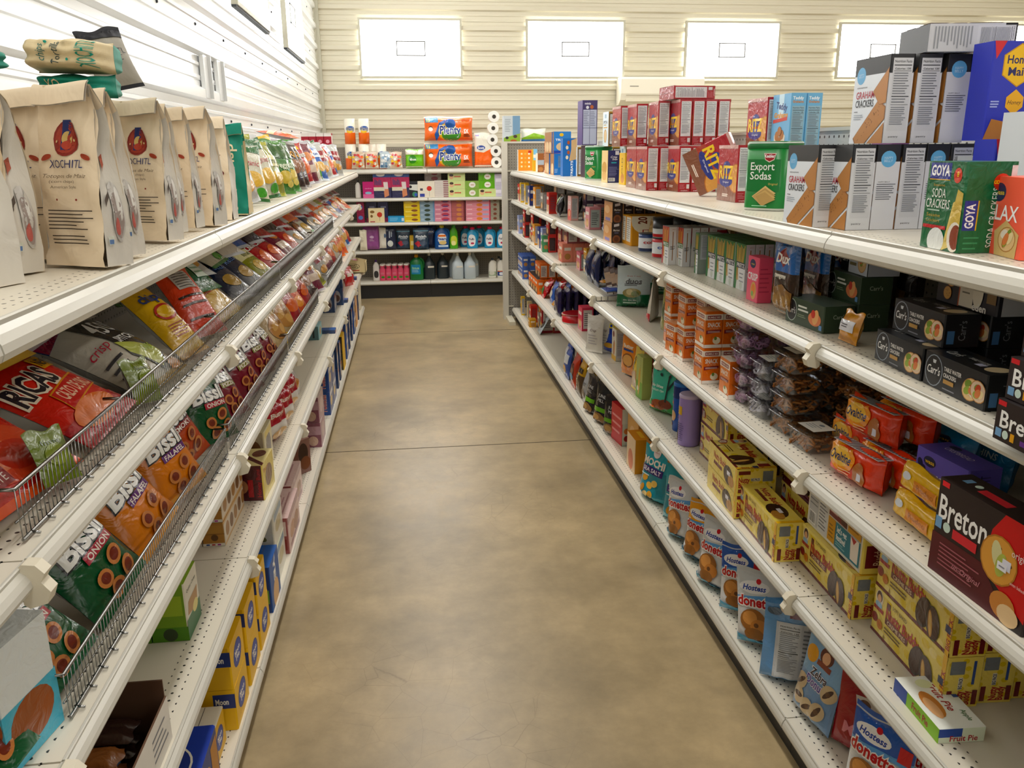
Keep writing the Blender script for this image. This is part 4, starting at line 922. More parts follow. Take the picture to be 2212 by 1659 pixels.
carton('pretzs', 'pretzel_stick_box', 'pretzel box', .034, .086, .150, {'*': '9aa79c', 'F': '2f7a45'}, {'R': lambda p: (p.nf(.1, .35, .9, .95, 'c6ccd0')), 'F': lambda p: pretz_f(p)})
def lance_r(p): p.o(.30, .86, .30, 'ece7d8'); p.t('20', .27, .86, .22, '7a3a20', w=.24, rot=90, b=.03); p.r(.28, .0, .62, .55, 'a5302c'); p.r(.31, .02, .59, .53, 'f0ead8'); p.t('Lance', .45, .28, .24, 'a5302c', w=.42, rot=90, b=.03); p.p([(.62, .9), (1, 1), (1, .6), (.7, .55)], 'd99b2a')
carton('lance', 'yellow_cracker_carton', 'cracker box', .19, .20, .140, {'*': 'dca32c', 'T': 'e2b04a'}, {'R': lance_r, 'F': lambda p: (p.r(.05, .12, .45, .95, 'e8e6de'), p.r(.55, .12, .95, .95, 'e8e6de'), p.ln(.08, .2, .42, .9, 10, '8a8880', .3), p.ln(.58, .2, .92, .9, 10, '8a8880', .3))})
def cook_f(p): p.e(.5, .55, .5, .3, 'dba46a'); p.e(.4, .6, .3, .2, 'ecc79a'); p.r(.2, .05, .8, .2, '8d84b8')
def cook_r(p): p.p([(.25, .92), (.75, .97), (.75, .84), (.25, .79)], 'd7d0d2'); p.t('Market', .5, .63, .10, 'ded8d2', w=.6, b=.02); p.r(.3, .47, .7, .52, '6d6f8c'); p.o(.5, .18, .38, '8d5a38'); p.o(.5, .18, .22, '6a3d24')
carton('cook', 'chocolate_cookie_box', 'cookie box', .17, .053, .098, {'*': '33221f', 'F': 'd9ab7e', 'T': '4a3a34'}, {'F': cook_f, 'R': cook_r, 'L': cook_r}); GROUP['cook'] = 'dark chocolate cookie boxes in two tiers'
def can(key, r, h, col, bands, name='wafer_can', lid='c9cdd0', word=None, ink='1f3f86'):
    mb = MB(); secs = [(0, r*.97, r*.97, 0, 0, 'b9bcbd'), (.003, r, r, 0, 0)]
    zz = [b_[0] for b_ in bands]+[.96]
    for i, (a, c_) in enumerate(bands): secs.append((h*a+.004, r, r, 0, 0, c_)); secs.append((h*zz[i+1], r, r, 0, 0, c_))
    mb.loft(secs, 24, col)
    if word:
        pt = Paint(mb, r*1.9, h, lambda u, v, k: Vector(((r+k)*math.cos(D(-145+110*u)), (r+k)*math.sin(D(-145+110*u)), v*h)), curved=r/3); pt.t(word, .5, .55, .18, ink, w=.8, b=.03)
    l = MB(); l.loft([(h*.955, r*1.02, r*1.02, 0, 0), (h*.99, r*1.02, r*1.02, 0, 0), (h, r*.96, r*.96, 0, 0)], 24, lid)
    proto(key, name, 'can', mb.mesh(name, 'plastic'), [('lid', l.mesh('lid', 'plastic'), ())]); DIM[key] = (2*r, 2*r, h)
can('canblue', .043, .082, '1e3c70', [(0, '20355f'), (.16, 'e8ebf0'), (.72, '27477e')], lid='2c3440', word='colla', ink='b5303a')
can('canred', .043, .084, 'b02a33', [(0, 'b9262f'), (.16, 'e8ebf0'), (.74, 'c23038')], lid='1f2226', word='colla', ink='3a5fa5')
can('canblk', .043, .084, '22252b', [(0, 'b9262f'), (.14, 'd6dade'), (.4, '22252b')], lid='1f2226')
bag('foil', 'gold_foil_bag', 'snack bag', .11, .13, .06, 'b79a68', lambda p: p.r(.2, .1, .8, .3, '8a6a40'), seed=12, seal='c8b48a')
bag('redchip', 'red_cookie_bag', 'cookie bag', .17, .12, .06, 'b2283a', lambda p: (p.e(.72, .5, .24, .42, '8a5a3a'), p.e(.72, .5, .21, .37, 'd8a873'), p.p([(.08, .62), (.48, .72), (.48, .92), (.08, .82)], '2a2c4a'), p.t('Chips', .28, .77, .1, 'f0eef0', w=.3), p.t('Cookies', .3, .45, .14, 'f4eef0', w=.44, sh=.2, b=.02)), seed=21)
bag('bluefrito', 'blue_snack_bag', 'snack bag', .15, .14, .05, '2d55a8', lambda p: (p.p([(.1, .2), (.5, .7), (.9, .75), (.6, .3)], 'e8ecf2'), p.t('snack', .5, .5, .14, '1e2f66', w=.6, rot=35, b=.03)), seed=22, seal='c9d2dc')
bag('blackbag', 'black_snack_bag', 'snack bag', .12, .15, .05, '26242a', lambda p: (p.o(.5, .72, .22, '8fb26a'), p.e(.5, .3, .35, .2, '5a4a3e')), seed=23)
gen('pink12', 'pink_stick_box', 'snack box', .11, .05, .155, 'e8c0bc', 'd8685f', word='12', spot_='d9594f')
gen('nfdark', 'dark_stick_box', 'snack box', .10, .055, .12, '4b3a55', '6b5a80')
gen('nfpink', 'pink_cookie_box', 'cookie box', .11, .07, .125, 'd99aa0', 'e6b8b8', side='b9c2c0')
gen('clearb', 'clear_tray_box', 'snack box', .09, .06, .085, 'b9bdb6', '9aa39a', side='3f4346')
gen('orw', 'orange_cereal_box', 'snack box', .11, .05, .16, 'e3a44a', 'e9e4d8'); gen('yel', 'yellow_snack_box', 'snack box', .06, .035, .17, 'e6c04a', 'e9e4d8'); gen('gry', 'grey_snack_box', 'snack box', .12, .06, .13, '9a958e', '4a4a4c')
gen('redb', 'red_snack_box', 'snack box', .10, .06, .15, 'cf3f34', 'e9e0d8', side='b02a2c'); gen('redg', 'red_window_box', 'snack box', .12, .06, .12, 'd2443e', '3a2420', side='4a2a28')
gen('navy', 'navy_snack_box', 'snack box', .10, .04, .16, '2a3a80', 'd8d4cc', side=None); gen('lav', 'lavender_snack_box', 'snack box', .09, .045, .16, 'a9b4d8', 'e9e4f0', side=None)
gen('mar', 'maroon_cookie_box', 'cookie box', .13, .075, .11, '8f4a4e', 'd8a09a', side='cfc9c4'); gen('peach', 'peach_cookie_box', 'cookie box', .13, .075, .125, 'e69a86', 'c9604a', side=None)
gen('pur', 'purple_cereal_box', 'snack box', .10, .085, .130, '6a63a8', '4a4280', side='c9c9d8'); gen('mag', 'pink_wafer_box', 'cookie box', .12, .075, .115, 'c9707c', 'e2b0b4', side='b6bdb9')
gen('orb', 'orange_wafer_box', 'wafer box', .13, .065, .115, 'e8803a', '3a2a20', side='d8d0c4'); gen('orbk', 'orange_black_box', 'wafer box', .12, .055, .12, 'ea8238', '2a2220', side=None, top='33261f')
gen('blw', 'blue_white_box', 'snack box', .10, .06, .10, '4a6ab0', 'dfe4ec', side=None); gen('rcer', 'red_cereal_box', 'snack box', .07, .115, .205, 'a5222f', 'e2c23a', side='d2ccc6'); gen('gldb', 'gold_cookie_box', 'cookie box', .09, .06, .068, 'd2a040', '8a6a2a', side=None)
gen('gpk', 'green_cookie_pack', 'cookie box', .06, .055, .12, '4f9a6c', 'd8e0d4', side=None, mat='wrap'); gen('pinkr', 'rose_biscuit_box', 'biscuit box', .11, .075, .15, 'd9506a', 'e89aa8', side='d9d2d2'); gen('mtea', 'cream_box', 'snack box', .06, .04, .15, 'd8c79a', 'e9e4d8', side='d8d2c8'); gen('brn', 'brown_wafer_box', 'wafer box', .10, .04, .12, '8a5a44', 'efe0cc', side=None)
gen('crw', 'white_red_box', 'snack box', .1, .07, .05, 'dcdcdc', 'a8323a', side=None)

# ------------------------------------------------------------------ second shelf: placing (near to far)
c = spot(2112, 936, RZ(2, 1))
for i, (dx_, tx) in enumerate(((0, 'lowest of pile'), (.012, 'second from bottom of pile'), (.028, 'topmost of pile'))):
    RB('bretflat', (c.x+dx_, c.y-.255, None), 2, 'dark brown cracker box, %s at near end of second shelf' % tx, up=.0675*i, yaw=-2)
RB('carr', (2122, 890), 2, 'black water cracker box lying at the shelf edge beside brown pile', yaw=-3)
RB('carr', (1988, 824), 2, 'black water cracker box lying below the tilted one', yaw=-4)
RB('carr', (1.03, 1.475, None), 2, 'black water cracker box lying on another black one', yaw=-3, up=.068)
RB('eden', (1.10, 1.43, None), 2, 'dark cheese cracker box with cream panel atop black boxes', up=.136, yaw=-2)
RB('carr', (1.115, 1.46, None), 2, 'black water cracker box in second row under the cheese crackers', nz=2, jit=.3)
RB('dare', (1.24, 1.36, None), 2, 'brown cheese cracker box with teal stripe in second row')
RB('redorig', (1.30, 1.60, None), 2, 'red and brown cracker box deep on second shelf', nx=2)
RB('redtri', (1.16, 1.27, None), 2, 'small red crisp box standing behind the near black box')
RB('carrg', (1777, 722), 2, 'dark green cracker box lying at the shelf edge', yaw=4)
RB('carrg', (1.105, 1.93, None), 2, 'dark green cracker box in the second row', nz=2, yaw=-3)
RB('carrw', (1.12, 1.93, None), 2, 'pale blue cracker box on the green ones', up=.139, yaw=-3)
RG('goldbag', (1812, 742), 2, 'small gold snack bag with white label on second shelf', lean=12, dx=.02)
c = spot(1672, 690, RZ(2, 2)); c.x = max(c.x, XR+.05)
for i in range(5):
    RG('dux', (c.x+.012+.083*i, c.y+.02, None), 2, 'brown cracker bag with blue top, %s from the aisle' % ordinal(i), lean=0)
for i in range(2): RG('dux', (c.x+.11+.085*i, c.y+.19, None), 2, 'brown cracker bag in the further row, %s from the aisle' % ordinal(i), lean=0)
RB('crispp', (1634, 656), 2, 'pink crispbread box beside the brown cracker bag')
RB('pretzg', (1606, 630), 2, 'green pretzel stick box', nx=7, ny=4, gap=.002, an='%s row from the near end')
RB('pretzs', (1506, 592), 2, 'pretzel stick box turned sideways between red and green ones')
RB('pretzr', (1473, 577), 2, 'red pretzel stick box, nearer row', nx=4); RB('pretzr', (1442, 573), 2, 'red pretzel stick box, further row', nx=4)
RG('redchip', (1.22, 2.85, None), 2, 'red cookie bag lying upright on the pretzel boxes', lean=14, dz=.158, yaw=22)
for i, (px, py, k_, u, t_) in enumerate(((1384, 546, 'canblue', 0, 'blue and white wafer can at the shelf edge'), (1414, 559, 'canred', 0, 'red banded wafer can at the shelf edge'), (1400, 552, 'canblue', 0, 'blue wafer can behind the red banded one'), (1414, 559, 'canblk', .0855, 'black wafer can on top of the red banded can'))):
    c = spot(px, py, RZ(2, 3)); place(k_, xf((c.x+.045+(.05 if i == 2 else 0), c.y+.045+(.09 if i == 2 else 0), c.z+.001+u)), t_)
for i in range(3): place('canblk', xf((1.19+.092*i, 3.60, RZ(2, 3)+.001)), 'black wafer can in the row behind, %s from the aisle' % ordinal(i), 'black wafer cans behind'); place('canblk', xf((1.19+.092*i, 3.60, RZ(2, 3)+.0865)), 'black wafer can stacked in the row behind, %s from the aisle' % ordinal(i), 'black wafer cans behind')
RB('lance', (1362, 532), 2, 'yellow cracker carton with large 20')
RG('foil', (1.13, 3.86, None), 2, 'crumpled gold foil bag beside the yellow carton', dz=.001, lean=4)
RG('foil', (1.30, 3.28, None), 2, 'gold foil bag hanging over the pretzel boxes', dz=.152, lean=2, yaw=-30)
RB('cook', (1320, 525), 2, 'dark chocolate cookie box', nx=8, nz=2)
RG('bluefrito', (1284, 506), 2, 'blue and white snack bag leaning on the cookie boxes', lean=18, dx=.03, spin=12)
RB('clearb', (1268, 492), 2, 'clear tray box beside the blue bag')
RB('nfpink', (1.11, 4.95, None), 2, 'pink cookie box with grey side', nx=3)
RB('nfpink', (1.02, 4.76, None), 2, 'low pink cookie box behind the clear tray box', nx=1)
RB('pink12', (1233, 477), 2, 'pale pink stick box with red number', nz=1)
RB('nfdark', (1.12, 5.34, None), 2, 'dark stick box with grey table', nx=4, nz=2, up=0)
RG('blackbag', (1.02, 5.78, None), 2, 'black snack bag with green disc', lean=10)
RG('blackbag', (1.15, 5.80, None), 2, 'black snack bag behind the one with disc showing', lean=10)
RG('goldbag', (1205, 457), 2, 'small yellow bag lying at the shelf edge', lean=78, dz=.02)
for i, (k_, y, x, n_, t_) in enumerate((('redb', 6.02, .99, 1, 'red snack box standing at the shelf edge'), ('gry', 6.08, 1.07, 3, 'grey snack box in the far bay'), ('gry', 6.35, 1.0, 3, 'grey snack box further along the far bay'), ('orw', 6.66, .985, 1, 'orange cereal box with white side'), ('brn', 6.72, 1.06, 4, 'brown wafer box in the far bay'), ('navy', 6.95, .98, 1, 'navy snack box at the far end'), ('yel', 7.14, .97, 1, 'slim yellow snack box near the far end'), ('orw', 7.18, 1.04, 2, 'orange cereal box near the far end'), ('yel', 7.40, .965, 2, 'yellow snack box beside the end panel'), ('redb', 7.62, .98, 1, 'red snack box beside the end panel'))):
    RB(k_, (x, y, None), 2, t_+' on second shelf', nx=n_)
for x in (1.05, 1.12, 1.2): RB('gry', (x, 6.02+.02, None), 2, 'grey snack box lying on others, %s in line' % ordinal(int((x-1.04)*13)), up=.152 if False else .134)
# ------------------------------------------------------------------ third shelf: designs
def snack_f(p):
    p.r(0, .76, 1, .92, 'efe7dc'); p.r(.12, .79, .88, .885, '8a2a34'); p.t('BUMBLE BEE', .5, .838, .05, 'f0e6dc', w=.68, b=.02); p.t('SNACK', .5, .635, .12, 'f5efe6', w=.72, b=.03); p.t('ON THE RUN', .5, .535, .05, 'f0c9a8', w=.5)
    p.p([(.08, .38), (.92, .44), (.92, .55 - .05), (.08, .48)], '84283a'); p.ln(.16, .41, .84, .47, 2, 'e9d3cc', .4, False); p.e(.68, .2, .22, .10, 'efe6cf'); p.e(.62, .26, .08, .05, '6f8a4a'); p.r(0, 0, 1, .09, 'f2ece4')
carton('snack', 'tuna_snack_box', 'snack box', .088, .062, .125, {'*': 'dd7a34', 'T': 'e8b48a', 'F': 'e08a4a'}, {'F': snack_f, 'R': snack_f, 'L': snack_f}, 'wrap'); GROUP['snack'] = 'orange snack boxes on the third shelf'
carton('snackthin', 'tuna_snack_box', 'snack box', .085, .03, .125, {'*': 'dd7a34', 'F': 'e08a4a', 'T': 'efe7dc'}, {'F': snack_f, 'R': lambda p: p.r(0, 0, 1, .12, 'f2ece4')}, 'wrap'); GROUP['snackthin'] = GROUP['snack']
def tub(key, col, dk, kind, seed):
    """a clear hinged tub: tapered shell, lid with a paper label, loose pretzels inside"""
    rnd = random.Random(seed); w, d, h = .135, .115, .058; DIM[key] = (w, d, h)
    mb = MB(); mb.loft([(.001, w*.42, d*.42, 0, 0), (.004, w*.44, d*.44, 0, 0), (h*.82, w*.49, d*.49, 0, 0), (h*.84, w*.515, d*.515, 0, 0)], 28, 'eee', True, 4.5)
    lid = MB(); lid.loft([(h*.85, w*.52, d*.52, 0, 0), (h*.88, w*.525, d*.525, 0, 0), (h*.9, w*.49, d*.49, 0, 0), (h*.985, w*.45, d*.45, 0, 0)], 28, 'eee', True, 4.5)
    lb = MB(); lb.box((-w*.3, -d*.28, h*.99), (w*.3, d*.28, h*.994), 'e9e7df')
    q = Paint(lb, w*.6, d*.56, lambda u, v, k: (-w*.3+u*w*.6, -d*.28+v*d*.56, h*.995+k)); q.e(.5, .75, .12, .1, '8f969c'); q.ln(.15, .2, .85, .6, 3, '9aa0a6', .3)
    c = MB()
    for i in range(78 if kind == 'stick' else 26):
        x, y = rnd.uniform(-.36, .36)*w, rnd.uniform(-.35, .35)*d
        if i % 2: (x, y) = (math.copysign(.365*w, x), y) if i % 4 == 1 else (x, -.355*d)
        z = rnd.uniform(.1, .72)*h; a, b_ = rnd.uniform(0, 6.28), rnd.uniform(-.7, .7); cc = C(rnd.choice((col, col, dk)))
        if kind == 'stick':
            l_ = .013; v = Vector((math.cos(a)*math.cos(b_), math.sin(a)*math.cos(b_), math.sin(b_)))*l_
            if abs(z+v.z-h*.4) > h*.36: v.z *= .2
            c.tube([Vector((x, y, z))-v*.9, Vector((x, y, z)), Vector((x, y, z))+v*.9], .0033, cc, 5)
        else:
            R_ = Matrix.Rotation(a, 4, 'Z') @ Matrix.Rotation(1.2+b_, 4, 'X'); o = Vector((x*.92, y*.92, min(max(z, .015), h*.62)))
            ring = [o+R_ @ Vector((.0125*math.cos(t*.785), .0115*math.sin(t*.785), 0)) for t in range(8)]
            c.tube(ring, .0036, cc, 5, True); c.tube([ring[6], o, ring[1]], .003, cc, 5); c.tube([ring[6], o, ring[3]], .003, cc, 5)
    pm = c.mesh('pretzel_filling', 'matte')
    proto(key, 'pretzel_tub', 'pretzel tub', mb.mesh('pretzel_tub', 'clear'), [('lid', lid.mesh('lid', 'clear'), [('paper_label', lb.mesh('paper_label', 'matte'))]), ('pretzel_filling', pm, ())])
tub('tub_p', 'd0a8cc', 'b58fb2', 'twist', 4); tub('tub_w', 'd2cfdb', 'b9b6c4', 'twist', 5); tub('tub_b', 'c08a58', 'a06c40', 'stick', 6)
def oval_f(p): p.e(.3, .62, .3, .4, 'f0a436'); p.e(.3, .62, .2, .28, 'f2c766'); p.t('Ovaltine', .32, .62, .26, '1f3a6e', w=.42, b=.02); p.e(.72, .35, .13, .36, 'b5794a'); p.r(.70, .22, .78, .42, 'e4e4ee'); p.ln(.3, .1, .56, .32, 3, 'f2c9a8', .35)
bag('oval', 'orange_biscuit_pack', 'biscuit pack', .185, .088, .058, 'e2501f', oval_f, 'brick', 'wrap', seed=31, back='dc4a1c'); GROUP['oval'] = 'orange biscuit packs in two tiers'
def oval_strip(sv):
    mb = MB()
    return mb
bag('yelpack', 'yellow_biscuit_pack', 'biscuit pack', .20, .062, .045, 'e6bc2c', lambda p: (p.e(.2, .6, .08, .14, 'dfe3ea'), p.r(.35, .2, .8, .6, 'd9922a'), p.t('Rodeo', .58, .42, .22, 'b06a24', w=.34)), 'brick', 'wrap', seed=33)
def crispn_f(p): p.e(.28, .82, .12, .09, '1f2750'); p.t('wasa', .28, .82, .07, 'f0cf3e', w=.18, b=.02); p.e(.1, .74, .05, .08, '1f2750', rot=30); p.e(.16, .68, .06, .05, '1f2750'); p.t('CRISP', .42, .58, .15, 'f3f0f8', w=.56, b=.02); p.t('AND LIGHT', .68, .47, .09, 'e6e0f4', w=.5, b=.02); p.p([(.3, 0), (.28, .3), (.55, .42), (.8, .3), (.82, 0)], 'd7bd88'); [p.o(x, y, .045, c) for x, y, c in ((.45, .25, '3d4f8c'), (.55, .32, 'b43a4a'), (.52, .17, '3d4f8c'), (.64, .22, '7da348'), (.4, .13, 'e9e4d8'))]; p.r(.05, .06, .14, .16, 'd9e4de')
def crispn_t(p): p.t('CRISPBREAD', .45, .6, .2, 'e9e4f4', w=.5, sh=.2); p.e(.25, .8, .1, .12, '2a2f60')
carton('crispn', 'violet_crispbread_box', 'cracker box', .165, .08, .135, {'*': '766ac4', 'T': '6a60b8'}, {'F': crispn_f, 'T': crispn_t, 'R': lambda p: (p.t("CRISP'N LIGHT", .5, .5, .3, '3a3578', w=.8, rot=90),)})
bag('wasab', 'blue_crispbread_pack', 'crispbread pack', .13, .13, .05, '2a86b8', lambda p: (p.e(.4, .82, .2, .07, '1f2750'), p.t('wasa', .4, .82, .05, 'f0cf3e', w=.25), p.t('THINS', .5, .6, .12, 'dce9f2', w=.6, b=.02)), 'brick', 'wrap', seed=34)
def blkpack(p): p.r(.0, .55, 1, .98, '55524a'); p.ln(.04, .6, .5, .95, 12, 'b9b2a2', .35); p.ln(.05, .1, .7, .5, 14, '8f8d88', .5); p.r(.8, .12, .92, .62, 'd5d6e2'); [p.r(.81, .16+.06*i, .91, .18+.06*i, '6a6a78') for i in range(7)]
bag('blk', 'black_cracker_pack', 'cracker pack', .24, .085, .07, '1e1e20', blkpack, 'brick', 'wrap', seed=35)
def jum(p): salad(p, .2, .55, .14, .36, 10); salad(p, .34, .5, .12, .32, -15, 'e0c9b2'); p.t('Jumbo', .62, .68, .2, 'c9c9c6', w=.26, sh=.3); p.ln(.5, .2, .95, .5, 6, '6f7075', .3); p.r(.28, .1, .36, .28, '4f9a8a')
carton('jum', 'black_cracker_box', 'cracker box', .22, .07, .12, {'*': '16181d'}, {'F': jum})
def breton_f(p):
    p.p([(.70, 1), (1, 1), (1, .12), (.55, .4), (.6, .8)], 'c5202c'); p.r(0, .0, .55, .42, '5a1a24'); p.p([(0, 0), (.9, 0), (.55, .42), (0, .42)], '5a1a24'); p.t('Breton', .30, .72, .26, 'f4f3f0', w=.52, b=.015); p.r(.04, .93, .12, .985, 'd33a40')
    p.r(.02, .48, .09, .60, '7fa6c9'); p.o(.15, .53, .04, 'cfe0d6'); p.r(.22, .46, .48, .56, 'c93a44'); p.ln(.1, .1, .55, .36, 6, 'a0626a', .35); biscuit(p, .70, .55, .18, 'd9a45a', 'b5803f'); p.e(.68, .60, .05, .13, 'd8d4a8', rot=15); p.e(.73, .52, .05, .12, 'b9c06a', rot=-10); p.t('original', .90, .70, .07, 'f3e2e0', w=.18); p.t('oven baked', .9, .42, .035, 'f0d2d0', w=.13)
    p.r(.74, .50, .82, .60, 'e6e6f0'); p.e(.80, .16, .12, .13, 'c58a50'); p.e(.86, .10, .1, .1, 'e2c7a0'); p.t('un-Original', .42, .2, .06, 'c98f96', w=.3, sh=.3)
carton('breton', 'dark_red_cracker_box', 'cracker box', .245, .065, .185, {'*': '2b1f20', 'T': '2a1d1e'}, {'F': breton_f, 'T': lambda p: (p.r(.3, .3, .6, .6, 'c93a44'), p.r(.1, .4, .16, .7, '7fa6c9'), p.o(.24, .55, .03, 'cfe0d6'))}, sticker=('F', .75, .52, 0))
def duos_f(p): p.r(0, 0, 1, .30, '1f6a45'); p.t('duos', .5, .62, .12, '3a3f45', w=.5, b=.03, sh=.1); p.t('fruit + nut', .5, .74, .035, 'b04a50', w=.4); p.ln(.22, .5, .8, .57, 2, '4a5058', .5); p.e(.45, .34, .28, .11, '9a8f5a'); p.e(.38, .36, .1, .07, 'c9bb8a'); p.e(.55, .32, .12, .07, '6f7a3a'); p.t('On the Go', .4, .17, .035, 'e8eee9', w=.4); p.ln(.2, .08, .7, .13, 1, 'bcd3c4', .5)
bag('duos', 'white_green_snack_pouch', 'snack pouch', .17, .21, .06, 'c9d6dc', duos_f, 'pouch', seed=41, back='1f5a3d')
bag('dog', 'red_white_snack_pouch', 'snack pouch', .16, .24, .05, 'dcd6ca', lambda p: (p.r(0, 0, 1, .16, 'c8303a'), p.e(.5, .5, .35, .18, '8a6a4a'), p.e(.45, .62, .18, .1, '3a3030')), 'pouch', seed=42)
bag('olive', 'olive_snack_pouch', 'snack pouch', .16, .22, .05, '8f8a2c', lambda p: (p.e(.5, .45, .4, .22, '4a5a2a'), p.e(.6, .4, .2, .1, 'c9b060'), p.t('mix', .5, .75, .12, 'e9e4d0', w=.5)), 'pouch', seed=43, seal='b0a840')
bag('silver', 'silver_backed_snack_bag', 'snack bag', .16, .2, .05, 'a8acab', lambda p: (p.e(.5, .5, .4, .25, '4a8a4a'), p.r(.2, .3, .8, .42, '5a4a78')), seed=44)
bag('navybag', 'navy_cookie_bag', 'cookie bag', .13, .2, .06, '1c2a52', lambda p: (p.t('cookies', .5, .6, .12, '4a6296', w=.7), p.e(.5, .3, .3, .16, '2a3a66')), seed=45); GROUP['navybag'] = 'navy cookie bags in the middle bays'
bag('choc', 'chocolate_wafer_pack', 'wafer pack', .06, .15, .03, '5a4138', lambda p: (p.r(0, .4, 1, .8, 'b9a08a'), p.r(.1, .0, .9, .3, 'd5cac0'), p.o(.5, .12, .2, '7a5a48')), 'brick', 'wrap', seed=46)

# ------------------------------------------------------------------ third shelf: placing (near to far)
c = spot(2190, 1388, RZ(3, 1)); RB('breton', (max(c.x, XR+.015), c.y+.01, None), 3, 'dark red cracker box with large round cracker picture near shelf edge', yaw=2)
RB('breton', (XR+.02, .80, None), 3, 'dark red cracker box at the extreme near end of third shelf', yaw=-3)
place('blk', xf((1.135, 1.12, RZ(3, 1)+.145), -100, 8), 'black cracker pack with price stripes lying behind the dark red box')
RB('carr', (1.09, 1.05, None), 3, 'black water cracker box under the striped black pack', nz=2, yaw=-4)
RB('jum', (1.23, 1.10, None), 3, 'black cracker box with script lettering deep on third shelf', up=.05 if False else 0, yaw=-4)
RB('jum', (1.235, 1.10, None), 3, 'black cracker box with script lettering stacked deep on third shelf', up=.121, yaw=-4)
RB('crispn', (1.115, 1.455, None), 3, 'violet crispbread box in third shelf middle', yaw=4, up=.0)
RG('wasab', (1.24, 1.70, None), 3, 'blue crispbread pack behind the violet box', lean=10, yaw=8)
RG('wasab', (1.33, 1.68, None), 3, 'blue crispbread pack deepest behind the violet box', lean=10, yaw=8)
for i in range(2): place('yelpack', xf((1.03+.01*i, 1.47, RZ(3, 1)+.003+.062*i), -92, 4), 'yellow biscuit pack beside the dark red box, %s' % ('upper one' if i else 'lower one'), 'yellow biscuit packs')
c = spot(1840, 1050, RZ(3, 1)); c.x = 1.0
for i, (dx_, dy_, u, t_) in enumerate(((0, 0, 0, 'front one of the bottom tier'), (.068, -.015, 0, 'rear one of the bottom tier'), (.075, .075, .0, 'bottom of the further pile'), (.06, .055, .09, 'front one of the top tier'), (.13, .03, .09, 'rear one of the top tier'))):
    place('oval', xf((c.x+.04+dx_, 1.735+dy_+(.10 if i == 2 else 0), RZ(3, 1)+.003+u), -84, 3), 'orange biscuit pack, '+t_, GROUP['oval'])
    st = MB(); st.box((-.085, -.022, .0885), (.085, .022, .0895), 'c9cdd4'); [st.box((-.08+.011*k, -.02, .0894), (-.076+.011*k, .02, .09), '55585e') for k in range(15)]
    o = bpy.data.objects[-1] if False else None
st = MB(); st.box((-.086, -.020, .0), (.086, .020, .0012), 'c9cdd4')
for k in range(15): st.box((-.08+.011*k, -.018, .0011), (-.0765+.011*k, .018, .0016), '55585e')
stm = st.mesh('nutrition_strip', 'wrap')
for o in [q for q in COL.objects if q.name.startswith('orange_biscuit_pack')]: link('nutrition_strip', stm, o, Matrix.Translation((0, 0, .0835)))
# pretzel tubs: stacks of clear tubs
def tubs(key, x, y, n, what, yaw=0):
    for i in range(n): place(key, xf((x+rj.uniform(-.003, .003), y+rj.uniform(-.003, .003), RZ(3, y)+.001+.0585*i), -90+yaw+rj.uniform(-3, 3)), 'tub of %s, %s' % (what, TIER[max(n, 1)][i] if n > 1 else 'on its own'), 'stacked pretzel tubs')
tubs('tub_b', 1.055, 1.985, 1, 'brown pretzel sticks at the shelf edge before the stacks', 4)
tubs('tub_b', 1.062, 2.13, 4, 'brown pretzel sticks in the front stack'); tubs('tub_b', 1.195, 2.02, 4, 'brown pretzel sticks in the second stack deep')
tubs('tub_b', 1.325, 1.98, 3, 'brown pretzel sticks in the deepest near stack'); tubs('tub_b', 1.205, 1.865, 1, 'brown pretzel sticks with label beside the orange packs', 8)
tubs('tub_b', 1.19, 2.165, 4, 'brown pretzel sticks in the inner far stack'); tubs('tub_b', 1.325, 2.13, 4, 'brown pretzel sticks in the deepest far stack')
tubs('tub_w', 1.052, 2.275, 3, 'white pretzels in the short stack'); tubs('tub_p', 1.05, 2.42, 5, 'lilac pretzels in the front stack')
tubs('tub_p', 1.18, 2.42, 5, 'lilac pretzels in the second stack deep'); tubs('tub_p', 1.31, 2.42, 5, 'lilac pretzels in the deepest stack'); tubs('tub_w', 1.185, 2.305, 4, 'white pretzels in the inner stack')
RB('snackthin', (1572, 864), 3, 'thin orange snack box beside the lilac pretzel stack')
RB('snack', (1515, 830), 3, 'orange snack box in the near block', nx=3, nz=2)
RB('snack', (1.035, 2.83, None), 3, 'orange snack box in the second block', nx=4, nz=2)
RB('snack', (1.0, 2.935, None), 3, 'orange snack box in the third block', nx=4, nz=2)
RB('snack', (1455, 770), 3, 'orange snack box at the edge of the far block', nx=1, yaw=6)
RB('snack', (1.02, 3.17, None), 3, 'orange snack box in the far block', nx=4, nz=2)
w_, d_, h_ = DIM['snackthin']
place('snackthin', Matrix.Translation((1.07, 2.49, RZ(3, 2)+.30)) @ Matrix.Rotation(D(-95), 4, 'Z') @ Matrix.Rotation(D(0), 4, 'X'), 'thin orange snack box standing on the lilac pretzel tubs', 'orange snack boxes on the third shelf') if False else None
RB('crw', (1.21, 2.50, None), 3, 'white and red snack box behind the lilac pretzel tubs', nx=2, nz=3)
RG('olive', (1430, 722), 3, 'olive and green snack pouch before the orange boxes', lean=4, yaw=8, dx=.02)
RG('silver', (1.09, 3.38, None), 3, 'silver backed snack bag against the orange boxes', lean=10)
RG('dog', (1404, 690), 3, 'red and white snack pouch standing edge on', lean=3, yaw=-24, dx=.01)
RG('silver', (1.12, 3.52, None), 3, 'silver backed snack bag behind the red and white pouch', lean=12)
RG('duos', (1368, 652), 3, 'white and green snack pouch facing the camera', lean=4, yaw=72); RG('duos', (1.31, 4.24, None), 3, 'white and green snack pouch behind another one', lean=4, yaw=70)
for i, (px, py) in enumerate(((1322, 638), (1335, 640), (1346, 642))): RG('choc', (px, py), 3, 'chocolate wafer pack leaning beside the pouch, %s' % ordinal(i), lean=14, yaw=60, spin=-14)
